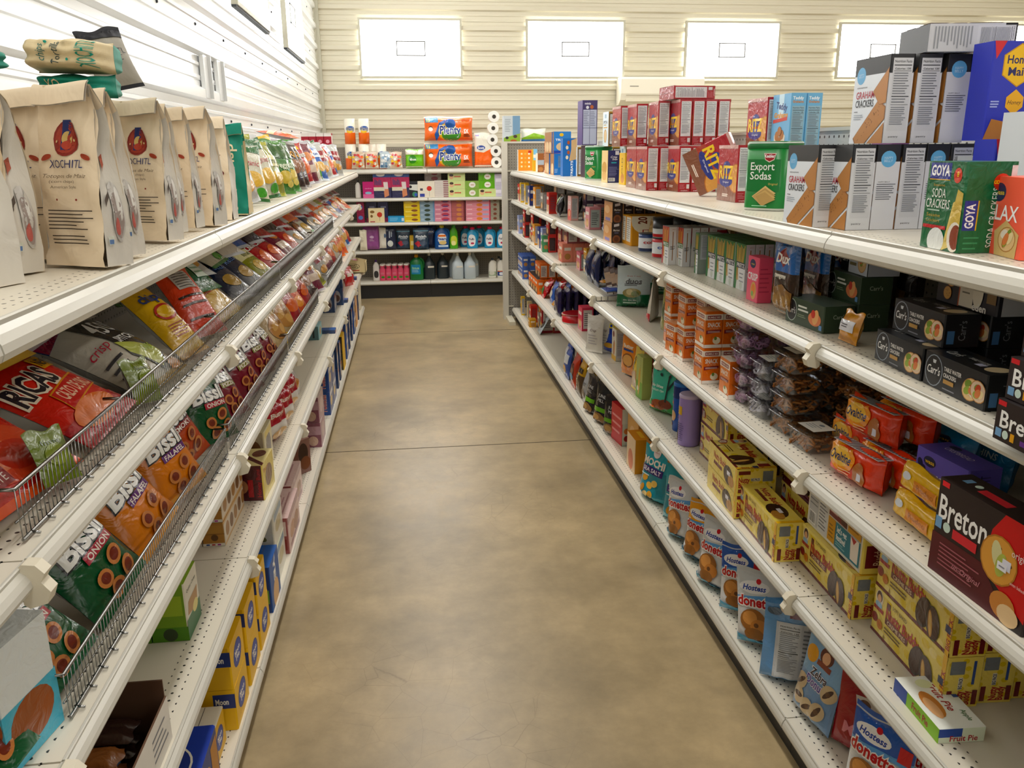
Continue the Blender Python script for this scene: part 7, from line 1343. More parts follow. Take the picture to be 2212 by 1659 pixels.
# lower fenced shelf
for k_, x, y, ln_, yw, sp_, dz_, t_ in (
    ('bisg', -.556, .97, 42, -18, -10, .012, 'green snack bag lowest by the near end of the lower fence'), ('bisg', -.556, 1.21, 40, -16, -12, .012, 'green snack bag, second along the lower fence'), ('bisg', -.69, 1.14, 36, -16, -14, .04, 'green snack bag behind the second one'), ('bisg', -.556, 1.45, 36, -18, -16, .012, 'green snack bag with tilted white lettering, third along the fence'), ('bisg', -.72, 1.40, 34, -26, -10, .05, 'green snack bag deep behind the third one'), ('biso', -.556, 1.70, 36, -18, -18, .012, 'golden snack bag with white lettering and purple flavour word'), ('biso', -.560, 1.93, 26, -24, -10, .02, 'golden snack bag standing taller behind the first golden one'), ('whgr', -.76, 1.66, 36, -22, -20, .05, 'white and green chip bag behind the golden bags'), ('biss', -.60, 2.13, 24, -24, -14, .02, 'rust snack bag with dark lettering'), ('bisg', -.556, 2.33, 24, -26, 2, .012, 'green snack bag standing upright past the golden ones'), ('bisg', -.69, 2.32, 24, -24, 0, .03, 'green snack bag standing behind the upright one')):
    LP(k_, xf((x, y, LZ(3)+dz_), 90+yw, ln_, sp_), 3, t_)
seq3 = ['bism', 'bism', 'bism', 'bism', 'pnut', 'pnut', 'redch', 'orng2', 'redch', 'dkbr', 'mgch', 'olive2', 'silv', 'mgch', 'mgch', 'redch', 'whor', 'orng2', 'orng2', 'whor', 'blch', 'redch']
y = 2.56
for i, k_ in enumerate(seq3):
    for j, (x, ln_, dz_) in enumerate(((-.556, 34, .012), (-.672, 30, .02))):
        kk = k_ if j == 0 else seq3[(i+(i % 3)*j) % len(seq3)]
        LP(kk, xf((x, y+.05*j, LZ(3)+dz_), 90-16+rj.uniform(-6, 6), ln_+rj.uniform(-5, 7), rj.uniform(-14, 6)), 3, lab_bag(kk, ('front', 'rear')[j], i, 'lower'))
    y += .240
# a pale blue bag carton at the near corner of the lower fence
def pica(p): p.p([(0, 0), (1, 0), (1, .62), (0, .5)], '58b4cc'); p.t('PICADILLO', .62, .42, .30, 'c0306a', w=.78, rot=90, b=.03); p.t('CHIMEZCO', .3, .62, .14, '4a4038', w=.4, rot=90, b=.03); p.e(.85, .4, .14, .12, '9a5a34'); p.e(.3, .12, .2, .06, '7aa04a')
carton('pica', 'pale_blue_snack_carton', 'snack box', .12, .085, .185, {'*': 'dfe4e4', 'L': 'dfe4e4'}, {'L': pica, 'R': pica, 'F': lambda p: (p.r(0, 0, 1, .5, '58b4cc'), p.e(.5, .3, .4, .2, '9a5a34'))}, 'wrap')
LB('pica', (-.565, 1.005, None), 3, 'pale blue and white snack carton at the near end', yaw=-10)

# ------------------------------------------------------------------ chip run: fourth shelf
def openbox():
    w, d, h = .36, .24, .135; mb = MB(); k = '5a4334'; t = .004
    mb.box((-w/2, 0, 0), (w/2, d, t), k); mb.box((-w/2, d-t, 0), (w/2, d, h*1.1), k); mb.box((-w/2, 0, 0), (-w/2+t, d, h*.9), k); mb.box((w/2-t, 0, 0), (w/2, d, h), k, {'R': 'd9d6d0'})
    f = MB(); f.box((-w/2, -t, 0), (w/2, 0, h*.72), '6a5242', {'F': 'dcd8d0'}); q = Paint(f, w, h*.72, lambda u, v, kk: (-w/2+u*w, -t-kk, v*h*.72)); q.e(.35, .5, .2, .36, '3a4660'); q.e(.35, .5, .185, .32, 'd2d2d0'); q.t('Cookies', .35, .5, .3, '3a4660', w=.3, sh=.2); q.ln(.7, .2, .95, .8, 4, '8a8a8c', .3)
    proto('openbox', 'open_display_carton', 'carton', mb.mesh('open_display_carton', 'matte'), [('front_panel', f.mesh('front_panel', 'matte'), ())])
openbox(); LX = XL-.012
place('openbox', xf((LX, 1.30, LZ(4)+.001), 90), 'open brown display carton with white front on the fourth chip shelf')
bag('dstick', 'donut_stick_pack', 'snack pack', .06, .17, .03, '8a5a34', lambda p: (p.r(0, 0, .45, 1, '3a78a8'), p.t('Donuts', .7, .5, .3, 'b03a3a', w=.6, rot=90, b=.03)), 'brick', 'wrap', seed=131); bag('cstick', 'dark_snack_pack', 'snack pack', .07, .17, .03, '3a2620', lambda p: (p.e(.5, .5, .36, .2, '23202a'), p.t('CAKE', .5, .5, .06, 'c9b8b0', w=.4)), 'brick', 'wrap', seed=132); bag('rpack', 'red_white_snack_pack', 'snack pack', .07, .13, .03, 'c02a38', lambda p: (p.e(.5, .4, .3, .16, 'e0c9c4'),), 'pillow', 'wrap', seed=133)
for i, (k_, y, t_) in enumerate((('cstick', 1.43, 'dark snack pack in the open carton'), ('dstick', 1.355, 'blue banded donut stick pack in the open carton, further'), ('dstick', 1.285, 'blue banded donut stick pack in the open carton, nearer'))):
    for j in range(2): place(k_, xf((LX-.215, y, LZ(4)+.025+.033*j), 90, 86, 90) if False else Matrix.Translation((LX-.215+.0, y, LZ(4)+.024+.033*j)) @ Matrix.Rotation(D(90), 4, 'Y') @ Matrix.Rotation(D(90), 4, 'Z'), t_+(', upper' if j else ', lower'), 'snack packs in the open carton')
for i, (x, y) in enumerate(((-.60, 1.20), (-.57, 1.165), (-.66, 1.19))): place('rpack', xf((x, y, LZ(4)+.024+.01*i), 60, 80, 20*i), 'red and white snack pack in the open carton, %s' % ordinal(i), 'red snack packs in the open carton')
def oat_art(p): p.r(0, 0, 1, .35, '2f6a3a'); p.t('Quaker Chewy', .5, .8, .06, '4a4a3a', w=.7); p.p([(.1, .4), (.2, .6), (.9, .62), (.8, .3)], 'b08a58'); p.e(.65, .35, .2, .1, 'd8cc8a')
def oat_side(p): p.r(0, 0, 1, .25, '5a8a2c'); p.ln(.15, .5, .85, .7, 5, '4a6a2a', .3); p.o(.5, .12, .2, '3a4a2a'); p.r(.1, .45, .9, .8, 'a3bb4a')
carton('oats', 'green_oat_bar_box', 'snack box', .12, .085, .15, {'*': '7fa23a', 'F': 'dad6c8', 'T': '8fae4a'}, {'F': oat_art, 'L': oat_side}); GROUP['oats'] = 'green oat bar boxes'
LB('oats', (-.572, 1.83, None), 4, 'green oat bar box on the fourth chip shelf', nx=2, dn='%s from the aisle')
def gran_s(p): p.r(0, 0, 1, .12, 'dcd6cc'); k = p.k; [p.r(.15+.25*i, .03, .3+.25*i, .09, c) for i, c in enumerate(('2f4f8a', 'b03a34', 'a03a8a'))]; p.o(.55, .36, .16, '6a4a26'); p.r(.1, .55, .9, .9, 'b58a4a'); p.r(0, .5, 1, .52, '8a6430')
carton('gran', 'brown_granola_case', 'carton', .30, .065, .075, {'*': 'b08348', 'F': 'c9a878'}, {'L': gran_s, 'F': lambda p: (p.r(0, .1, 1, .9, 'cfc4b4'), [p.e(.15+.2*i, .5, .08, .3, ('a07a4c', '7a5a38')[i % 2]) for i in range(5)])}); GROUP['gran'] = 'brown granola cases'
LB('gran', (-.592, 2.335, None), 4, 'brown granola case', nx=2, nz=3)
def hobr(p): p.r(.05, .05, .75, .95, '4a1520'); p.e(.35, .4, .2, .2, 'a87a5a'); p.t('Honey Buns', .86, .5, .12, 'a5202e', w=.8, rot=90, b=.02); p.r(.55, .1, .7, .6, 'a5202e')
carton('hobun', 'maroon_bun_box', 'snack cake box', .17, .115, .125, {'*': '5a1a26', 'T': 'd8cc9a', 'F': 'd9c878'}, {'L': hobr, 'T': lambda p: (p.p([(0, 0), (.15, 0), (.9, 1), (.7, 1)], '5a1a26'), p.e(.7, .3, .2, .2, '6a3a30')), 'F': lambda p: (p.e(.5, .5, .3, .3, '7a5a48'), p.t('Buns', .3, .8, .12, 'a5202e', w=.4))}, 'wrap')
LB('hobun', (-.53, 2.66, None), 4, 'maroon snack bun box in clear wrap at the shelf edge', yaw=-3); carton('nutst', 'yellow_nut_bar_carton', 'snack cake box', .15, .035, .15, {'*': 'e0cc6a'}, {'L': lambda p: (p.t('Nutty', .5, .7, .5, 'a5202e', w=.35, rot=-90, b=.03), p.t('Nutty', .5, .28, .5, 'a5202e', w=.35, rot=-90, b=.03))}, 'wrap')
LB('nutst', (-.652, 2.62, None), 4, 'yellow nut bar carton beside the maroon bun box'); carton('clrc', 'clear_wrapped_cake_box', 'snack cake box', .16, .11, .16, {'*': 'd8cfae', 'L': 'cfc4a8'}, {'L': lambda p: (p.e(.3, .6, .2, .3, 'a88a6a'), p.e(.7, .5, .2, .3, '8a6a4a')), 'F': lambda p: (p.e(.5, .5, .3, .36, '4a3a30'), p.r(.1, .8, .9, .95, 'e0cc6a'))}, 'wrap'); GROUP['clrc'] = 'clear wrapped cake boxes'
LB('clrc', (-.56, 2.90, None), 4, 'clear wrapped cake box behind the maroon bun box', nx=2)
bag('marsh', 'red_white_bun_bag', 'bun bag', .19, .17, .12, 'e0dcd6', lambda p: (p.r(0, .45, 1, .95, 'a81c34'), p.t('Buns', .5, .66, .12, 'f0e6e0', w=.5, b=.03), p.e(.5, .2, .3, .12, 'd8b890')), 'brick', 'film', 141, 'e6e2dc', 'a81c34'); GROUP['marsh'] = 'red and white bun bags'
for i in range(3): LG('marsh', (-.61, 3.26+.21*i, None), 4, 'red and white bun bag, %s along' % ordinal(i), lean=8, yaw=-20)
bag('swirl', 'foil_cake_bag', 'snack bag', .16, .15, .08, 'b9b4ae', lambda p: (p.e(.5, .4, .3, .2, 'b8844a'),), 'pillow', 'film', 142); LG('swirl', (-.60, 3.88, None), 4, 'silver foil cake bag past the bun bags', lean=14, yaw=-20); LG('swirl', (-.72, 3.6, None), 4, 'silver foil cake bag behind the bun bags', lean=14, yaw=-20)
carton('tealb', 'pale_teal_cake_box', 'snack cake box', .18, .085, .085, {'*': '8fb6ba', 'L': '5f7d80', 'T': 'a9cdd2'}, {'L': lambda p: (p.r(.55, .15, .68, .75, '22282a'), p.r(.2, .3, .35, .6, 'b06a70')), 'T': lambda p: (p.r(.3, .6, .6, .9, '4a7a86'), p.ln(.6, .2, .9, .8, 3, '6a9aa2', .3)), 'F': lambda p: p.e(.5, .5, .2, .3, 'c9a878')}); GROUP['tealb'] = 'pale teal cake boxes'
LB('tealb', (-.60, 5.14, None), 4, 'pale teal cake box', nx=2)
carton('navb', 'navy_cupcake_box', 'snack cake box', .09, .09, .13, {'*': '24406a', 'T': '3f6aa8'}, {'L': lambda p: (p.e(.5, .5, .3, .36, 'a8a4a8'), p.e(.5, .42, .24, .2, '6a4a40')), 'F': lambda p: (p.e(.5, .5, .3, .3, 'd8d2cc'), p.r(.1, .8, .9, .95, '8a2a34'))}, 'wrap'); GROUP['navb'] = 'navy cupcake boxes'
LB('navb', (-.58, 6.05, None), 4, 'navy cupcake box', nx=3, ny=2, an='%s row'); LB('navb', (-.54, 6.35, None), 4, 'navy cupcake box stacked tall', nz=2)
bag('rsnack', 'red_snack_pouch', 'snack pouch', .12, .15, .06, 'b8202c', lambda p: (p.r(.2, .5, .8, .7, 'e6dcd0'),), 'pillow', 'film', 143); GROUP['rsnack'] = 'red snack pouches'
for i, (x, y) in enumerate(((-.56, 7.3), (-.56, 7.46), (-.62, 7.6))): LG('rsnack', (x, y, None), 4, 'red snack pouch on the far bare shelf, %s' % ordinal(i), lean=14, yaw=-30)
def sb_box():
    w, d, h = .22, .24, .10; mb = MB(); t = .004; k = 'd8c9a4'
    mb.box((-w/2, 0, 0), (w/2, d, t), k); mb.box((-w/2, 0, 0), (w/2, t, h), k); mb.box((-w/2, d-t, 0), (w/2, d, h*1.3), k)
    for x in (-w/2, w/2-t): mb.poly([(x, 0, 0), (x, d, 0), (x, d, h*1.5), (x, 0, h)], k); mb.poly([(x+t, 0, 0), (x+t, 0, h), (x+t, d, h*1.5), (x+t, d, 0)], k)
    q = Paint(mb, d, h, lambda u, v, kk: (-w/2-kk, d-u*d, v*h)); q.e(.5, .62, .27, .28, '4a3a2a'); q.e(.5, .62, .25, .25, 'd8c9a4'); q.t('SMART', .5, .72, .16, '4a3a2a', w=.36, b=.02); q.t('BALANCE', .5, .54, .16, '4a3a2a', w=.42, b=.02); q.r(.2, .2, .75, .28, 'b0413a')
    proto('sb', 'cream_display_carton', 'carton', mb.mesh('cream_display_carton', 'matte'))
sb_box(); place('sb', xf((-.455, 8.16, LZ(4)+.005), 90), 'cream display carton at the far end of the fourth chip shelf'); 
bag('pop', 'small_snack_pouch', 'snack pouch', .10, .13, .05, 'c9b8ac', lambda p: (p.r(0, .6, 1, .9, 'a83a5a'), p.e(.5, .3, .3, .2, '8a6a4a')), 'pillow', 'film', 144)
for i in range(3): LG('pop', (-.50-.06*i, 8.17+.02*i, None), 4, 'small snack pouch in the cream carton, %s from the aisle' % ordinal(i), lean=20, yaw=-30, dz=.012, group='pouches in the cream carton')
mb = MB(); mb.loft([(0, .068, .05, 0, 0), (.006, .072, .054, 0, 0), (.31, .075, .057, 0, 0), (.33, .072, .054, 0, 0), (.335, .066, .048, 0, 0)], 24, 'e9e4d4', True, 5); proto('bin', 'white_plastic_canister', 'canister', mb.mesh('white_plastic_canister', 'plastic')); place('bin', xf((-.58, 8.20, LZ(5)+.004), 90), 'plain white canister at the far end of the bottom chip deck')

# ------------------------------------------------------------------ chip run: bottom deck
def moon_b(p): p.o(.46, .62, .30, 'e6e2d4', 26); p.o(.46, .62, .28, '1f3a86', 26); p.p([(.72, .4), (.8, .62), (.72, .84), (.84, .86), (.92, .62), (.84, .38)], 'b8303a'); p.t('Moon', .40, .62, .20, 'f4f2ea', w=.34, rot=-90, b=.04); p.t('Pie', .62, .58, .20, 'f4f2ea', w=.22, rot=-90, b=.04) ; p.e(.2, .42, .12, .08, 'e0b23a'); p.t('DOUBLE', .34, .14, .08, 'e6e6ea', w=.2, rot=-90, b=.02); p.t('DECKER', .24, .14, .08, 'e6e6ea', w=.2, rot=-90, b=.02); p.o(.12, .22, .02, 'fff', 4)
carton('moonb', 'blue_moon_cake_box', 'snack cake box', .25, .16, .165, {'*': '1c3f9c', 'T': '1c3f9c', 'F': '2a3f7c'}, {'T': lambda p: None if False else moon_b(p), 'L': lambda p: (p.r(.0, .0, 1, .3, '3a86c6'), p.t('Moon Pie', .5, .6, .2, 'f0eee6', w=.6, b=.04)), 'F': lambda p: (p.o(.5, .5, .2, 'b89a4a', 20), p.o(.5, .5, .17, '22336a', 20), p.t('Moon', .5, .55, .12, 'f0eee6', w=.22, b=.04), p.r(.72, .1, .95, .9, 'b8843c'))}); 
LB('moonb', (-.497, 1.53, None), 5, 'royal blue moon cake box nearest on the bottom chip deck', yaw=1)
def moon_y(p): p.e(.5, .5, .30, .30, '1f3a86'); p.e(.5, .5, .25, .25, '2a4a9c'); p.t('Moon', .5, .56, .12, 'f0eee6', w=.36, b=.03); p.t('Pie', .5, .42, .12, 'f0eee6', w=.24, b=.03)
carton('moony', 'yellow_moon_cake_box', 'snack cake box', .16, .115, .125, {'*': 'e0b81c', 'T': 'd9b01a'}, {'L': lambda p: (p.r(.5, .55, 1, .9, '2a3f7c'), p.t('Moon', .7, .72, .14, 'f0eee6', w=.3, b=.03)), 'F': moon_y, 'T': lambda p: p.t('Moon', .3, .5, .2, '2a3f7c', w=.3)}); GROUP['moony'] = 'yellow moon cake boxes'
carton('nfwh', 'white_label_cake_box', 'snack cake box', .12, .09, .10, {'*': 'dcd6c6', 'F': 'd8b01c'}, {'L': lambda p: (p.ln(.1, .2, .9, .9, 8, '6a6a66', .4), ), 'F': moon_y})
LB('nfwh', (-.545, 1.82, None), 5, 'white labelled cake box between the moon cake boxes'); LB('moony', (-.52, 1.97, None), 5, 'yellow moon cake box, nearest pile', nz=2); LB('moony', (-.512, 2.16, None), 5, 'yellow moon cake box, second pile', nz=2); LB('moony', (-.515, 2.34, None), 5, 'yellow moon cake box, farthest pile', nz=2)
def brown_pie(p): p.e(.3, .4, .16, .3, '8a5a34'); p.e(.62, .5, .18, .34, 'a5703c'); p.r(0, .85, 1, 1, 'd8d2c4')
carton('cremep', 'white_creme_pie_box', 'snack cake box', .16, .07, .13, {'*': 'd9d2c2'}, {'F': brown_pie, 'L': brown_pie}, 'wrap'); LB('cremep', (-.49, 2.08, None), 5, 'white creme pie box at the deck edge before yellow boxes') if False else None
carton('banan', 'white_pistachio_box', 'snack cake box', .20, .12, .13, {'*': 'd9d8ce', 'T': 'c9cfb4'}, {'L': lambda p: (p.e(.35, .35, .25, .1, '8a8a5a', rot=-20), p.e(.6, .4, .2, .09, '6f7048', rot=-30), p.e(.3, .75, .1, .08, '7aa04a')), 'F': lambda p: (p.e(.5, .5, .3, .2, 'b9b08a'), p.r(.1, .75, .9, .95, '7a9ab0'))}, 'wrap'); carton('bluegr', 'blue_wafer_cake_box', 'snack cake box', .17, .08, .17, {'*': '1f5a9c', 'L': '24407c'}, {'F': lambda p: (p.t('YES', .5, .66, .2, 'f0eee6', w=.7, rot=-90, b=.05), p.o(.5, .2, .3, 'd8b48a')), 'L': lambda p: p.r(.1, .2, .9, .5, '7aa04a')})
LB('bluegr', (-.492, 2.56, None), 5, 'bright blue cake box at the deck edge', nx=1); LB('bluegr', (-.60, 2.52, None), 5, 'bright blue cake box behind another'); LB('banan', (-.53, 2.76, None), 5, 'white pistachio cake box on the deck', nz=2)
def pec(p): p.r(.0, .8, 1, 1, 'a8828a'); p.e(.3, .45, .2, .2, 'b07848'); p.e(.65, .4, .22, .22, '9a6238'); p.r(.1, .08, .9, .2, '8a4a5a')
carton('pecan', 'rosy_cake_box', 'snack cake box', .30, .10, .15, {'*': 'd0b4b0', 'L': '9a5a58', 'T': 'd9c0bc'}, {'F': pec, 'L': lambda p: (p.r(.1, .1, .9, .4, '8a3a34'), p.r(.1, .5, .9, .9, 'd8c4bc')), 'T': lambda p: p.ln(.05, .2, .95, .8, 4, 'b08a8c', .4)}, 'wrap'); GROUP['pecan'] = 'rosy clear wrapped cake boxes'
LB('pecan', (-.50, 2.99, None), 5, 'rosy cake box in clear wrap', nx=2, yaw=0); LB('pecan', (-.545, 3.31, None), 5, 'rosy cake box in clear wrap, second along'); 
def ctop(p): p.r(.05, .15, .7, .9, '6a4238'); p.t('Cosmic', .35, .6, .16, 'd8c0b8', w=.4, sh=.2); p.t('Cakes', .35, .38, .16, 'd8c0b8', w=.36, sh=.2); p.e(.82, .6, .12, .3, '3a2018'); p.e(.86, .3, .12, .2, '7a4a30')
carton('choctw', 'chocolate_cake_box', 'snack cake box', .27, .07, .17, {'*': '5a2f28', 'F': '8a6a62', 'T': 'b8948c'}, {'F': ctop, 'L': lambda p: p.r(.1, .1, .9, .9, 'a8828a')}); GROUP['choctw'] = 'chocolate cake boxes'
LB('choctw', (-.70, 3.66, None), 5, 'chocolate cake box turned toward the aisle', yaw=-38)
carton('zebr', 'pink_zebra_roll_box', 'snack cake box', .22, .085, .135, {'*': 'a88490', 'L': '8a5a68', 'T': 'd8ccc4'}, {'T': lambda p: ([p.o(.2+.3*i, .7, .12, 'c9b488', 10) for i in range(3)], p.ln(.1, .1, .9, .5, 3, '9a7a84', .5)), 'L': lambda p: (p.r(.0, .5, 1, .85, 'b89aa4'), p.e(.5, .25, .3, .2, 'c9b0a0')), 'F': lambda p: p.e(.5, .5, .3, .3, 'c9b0b0')}, 'wrap'); GROUP['zebr'] = 'pink roll cake boxes'
LB('zebr', (-.60, 3.98, None), 5, 'pink roll cake box, inner'); LB('zebr', (-.50, 4.20, None), 5, 'pink roll cake box at the deck edge', nx=2, nz=2)
def twk(p): p.r(.05, .1, .5, .9, 'c9b49a'); p.e(.28, .5, .16, .3, 'dcc48a'); p.t('Twinkies', .72, .5, .2, 'e9e4da', w=.8, rot=90, b=.04); p.t('Twinkies', .72, .5, .19, 'b8303a', w=.78, rot=90, b=.015)
carton('twink', 'blue_cream_cake_box', 'snack cake box', .20, .115, .14, {'*': '1f4f92', 'T': '2f6ab0'}, {'L': twk, 'F': lambda p: (p.e(.4, .5, .25, .2, 'dcc48a'), p.r(.1, .75, .9, .95, 'd8dce4')), 'T': lambda p: p.r(.2, .5, .5, .9, 'd0d8e4')}, 'wrap'); GROUP['twink'] = 'blue cream cake boxes'
LB('twink', (-.50, 4.75, None), 5, 'blue cream cake box, nearest pile', nx=2, nz=2); LB('twink', (-.515, 4.97, None), 5, 'blue cream cake box, second pile', nx=2, nz=2); LB('navb', (-.50, 5.32, None), 5, 'navy cupcake box on the deck', nx=2, nz=3); LB('navb', (-.5, 5.52, None), 5, 'navy cupcake box on the deck, further pile', nx=2, nz=2)
carton('yelz', 'yellow_cake_box', 'snack cake box', .18, .11, .12, {'*': 'd8b42c', 'L': '3f3a2c', 'T': 'd8b42c'}, {'L': lambda p: p.r(.1, .2, .9, .6, '8a6a3a'), 'T': lambda p: p.e(.5, .5, .2, .3, 'd98a3a')}); LB('yelz', (-.50, 5.80, None), 5, 'yellow cake box with dark end', nz=2); LB('twink', (-.51, 6.12, None), 5, 'blue cream cake box in the far bay', nz=2, nx=2); LB('navb', (-.50, 6.45, None), 5, 'navy cupcake box in the far bay', nz=3, nx=2); LB('navb', (-.51, 6.75, None), 5, 'navy cupcake box deep in the far bay', nz=2); LB('twink', (-.51, 7.0, None), 5, 'blue cream cake box in the last bay', nz=2); carton('peachb', 'peach_cake_box', 'snack cake box', .2, .1, .13, {'*': 'd9b08a'}, {'L': lambda p: p.r(0, .0, 1, .5, 'c9903a')}); LB('peachb', (-.51, 7.3, None), 5, 'peach cake box in the last bay', nz=2); LB('navb', (-.50, 7.62, None), 5, 'navy cupcake box in the last bay', nz=3)
# ------------------------------------------------------------------ far run
def FX(px, fi, dy=.03): return spot_y(px, 400, YF+dy).x
def roll_mesh(key, name, cat, r, h, cols, art=None, hole=True):
    mb = MB(); mb.loft([(0, r, r, 0, 0, cols[0]), (h*.45, r, r, 0, 0, cols[1]), (h, r, r, 0, 0, cols[1])], 24, cols[1])
    if hole: mb.loft([(h, r*.34, r*.34, 0, 0), (h+.0015, r*.33, r*.33, 0, 0)], 14, '6a5a48')
    if art: art(Paint(mb, r*2, h, lambda u, v, k: Vector(((r+k)*math.cos(D(-160+140*u)), (r+k)*math.sin(D(-160+140*u)), v*h)), curved=r/6))
    proto(key, name, cat, mb.mesh(name, 'wrap')); DIM[key] = (2*r, 2*r, h)
def plenty_logo(p, x, y, s): p.e(x, y, s, s*.62*p.w/p.h*1.2, '2f62a8'); p.e(x+s*.1, y-s*.15, s*.8, s*.45*p.w/p.h*1.2, '4f9a3e'); p.e(x-s*.15, y-s*.3, s*.7, s*.4*p.w/p.h*1.2, 'e8c23a'); p.t('Plenty', x+s*.1, y, s*.75*p.w/p.h*1.2, 'f4f4f0', w=s*1.9, b=.07); p.t('Plenty', x+s*.1, y, s*.72*p.w/p.h*1.2, '1f2f6a', w=s*1.8, b=.03)
roll_mesh('towel', 'paper_towel_roll', 'paper towel roll', .058, .262, ('ef7d2a', 'efeadd'), lambda p: plenty_logo(p, .5, .6, .34)); GROUP['towel'] = 'paper towel rolls on the far run'
for px, py_, up, t_ in ((760, 0, 0, 'paper towel roll, lower tier, first by the wall'), (789, 0, 0, 'paper towel roll, lower tier, second from wall'), (826, 0, 0, 'paper towel roll, lower tier, third from wall'), (806, 1, 0, 'paper towel roll, lower tier, rear one'), (761, 0, .264, 'paper towel roll, upper tier, by the wall'), (791, 0, .264, 'paper towel roll, upper tier, further from wall')): place('towel', xf((FX(px, 1), YF+.15+.13*py_, FZ[0]+.001+up), 8), t_, GROUP['towel'])
def plenty_pack(p): p.r(.02, .76, .28, .95, '3f8ab8'); p.t('15', .08, .85, .13, 'f0e04a', w=.07, b=.03); p.p([(.24, .02), (.3, .5), (.45, .9), (.3, .75), (.2, .3)], '2f62a8'); p.e(.48, .40, .2, .34, 'e8c23a'); p.e(.55, .3, .2, .28, '4f9a3e'); p.e(.53, .72, .11, .2, '2f62a8'); p.t('Plenty', .53, .48, .32, 'f6f4ee', w=.46, b=.08); p.t('Plenty', .53, .48, .31, '1f3f86', w=.44, b=.03); p.p([(.42, .28), (.72, .32), (.62, .1), (.48, .1)], '4f9a3e'); p.e(.12, .52, .05, .1, '4a3a2a'); p.e(.12, .5, .045, .08, 'efe9e0'); p.t('5X', .86, .42, .16, 'efe6dc', w=.1, b=.04); p.ln(.8, .2, .94, .32, 2, '6a2a1a', .5); p.ln(.76, .8, .95, .9, 2, 'b8501c', .3)
bag('plenty', 'orange_paper_towel_pack', 'paper towel pack', .545, .272, .24, 'ef7a24', plenty_pack, 'brick', 'wrap', 151, 'f0a468', 'f0e6da', nu=16, nv=16)
for i in range(2): place('plenty', xf((FX(972, 1)+.006*i, YF+.155, FZ[0]+.003+.273*i), 0), 'large orange paper towel pack, %s of two' % ('upper' if i else 'lower'), 'orange paper towel packs')
bag('tion', 'green_paper_roll_pack', 'paper roll pack', .20, .205, .12, '7cc23a', lambda p: (p.r(0, .72, 1, 1, 'eae8dc'), p.o(.38, .48, .22, '3a8a2c'), p.t('tion', .4, .48, .12, 'f2f6ea', w=.34, b=.03), p.r(0, 0, 1, .12, 'e4e2d4')), 'brick', 'wrap', 152); place('tion', xf((FX(898, 1), YF+.10, FZ[0]+.003)), 'bright green paper roll pack on top far shelf')
bag('scott', 'white_orange_paper_pack', 'paper towel pack', .225, .39, .14, 'eae6da', lambda p: (p.p([(0, 0), (1, 0), (1, .55), (.5, .42), (0, .45)], 'ef7a34'), p.e(.35, .56, .24, .07, '2f4f9c'), p.t('Scott', .35, .56, .07, 'f2f2f0', w=.36, b=.03), p.r(.05, .9, .25, .96, 'b0a8d8')), 'brick', 'wrap', 153); place('scott', xf((FX(1047, 1), YF+.12, FZ[0]+.003)), 'white and orange paper pack beside the large orange packs')
def tp(key):
    mb = MB(); r, h = .058, .10
    for s, a in ((1, r),): mb.loft([(0, r, r, 0, 0), (.004, r*1.02, r*1.02, 0, 0), (h-.004, r*1.02, r*1.02, 0, 0), (h, r, r, 0, 0)], 24, 'efeee8'); mb.loft([(h, r*.38, r*.38, 0, 0), (h+.002, r*.36, r*.36, 0, 0)], 14, '4a4640')
    proto(key, 'toilet_paper_roll', 'toilet paper roll', mb.mesh('toilet_paper_roll', 'matte'))
tp('tp')
for i, (px, z) in enumerate(((1064, .30), (1066, .42), (1068, .54), (1071, .18), (1072, .06))): place('tp', Matrix.Translation((FX(px+2, 1), YF+.17, FZ[0]+z+.06-.06)) @ Matrix.Rotation(D(90), 4, 'X'), 'white toilet paper roll lying in a stack, %s from top' % ordinal((2, 1, 0, 3, 4)[i]), 'toilet paper rolls in a stack')
bag('candy', 'clear_candy_bag', 'candy bag', .16, .19, .10, 'c9b8a4', lambda p: [p.e(random.Random(i*7).uniform(.1, .9), random.Random(i*11+1).uniform(.08, .8), .12, .08, ('d9482c', 'e8c23a', 'efe9dc', 'd8a06a', 'b8303a', 'e8842c')[i % 6], 8) for i in range(26)], 'pillow', 'film', 154); bag('candyb', 'clear_blue_candy_bag', 'candy bag', .15, .19, .10, 'b4c0c6', lambda p: [p.e(random.Random(i*7+3).uniform(.1, .9), random.Random(i*11+2).uniform(.08, .8), .12, .08, ('dfe6ea', '7a9ab4', 'e9e9e4', '5a7a9c', 'c9d4da')[i % 5], 8) for i in range(26)], 'pillow', 'film', 155)
for k_, px, t_ in (('candy', 776, 'clear bag of red and yellow candies by the wall'), ('candy', 806, 'clear bag of mixed candies in the middle of three'), ('candyb', 835, 'clear bag of pale blue wrapped candies'), ('candy', 858, 'clear bag of candies right of the blue one')): place(k_, xf((FX(px, 1), YF+.045, FZ[0]+.004), rj.uniform(-10, 10), 10), t_, 'clear candy bags')
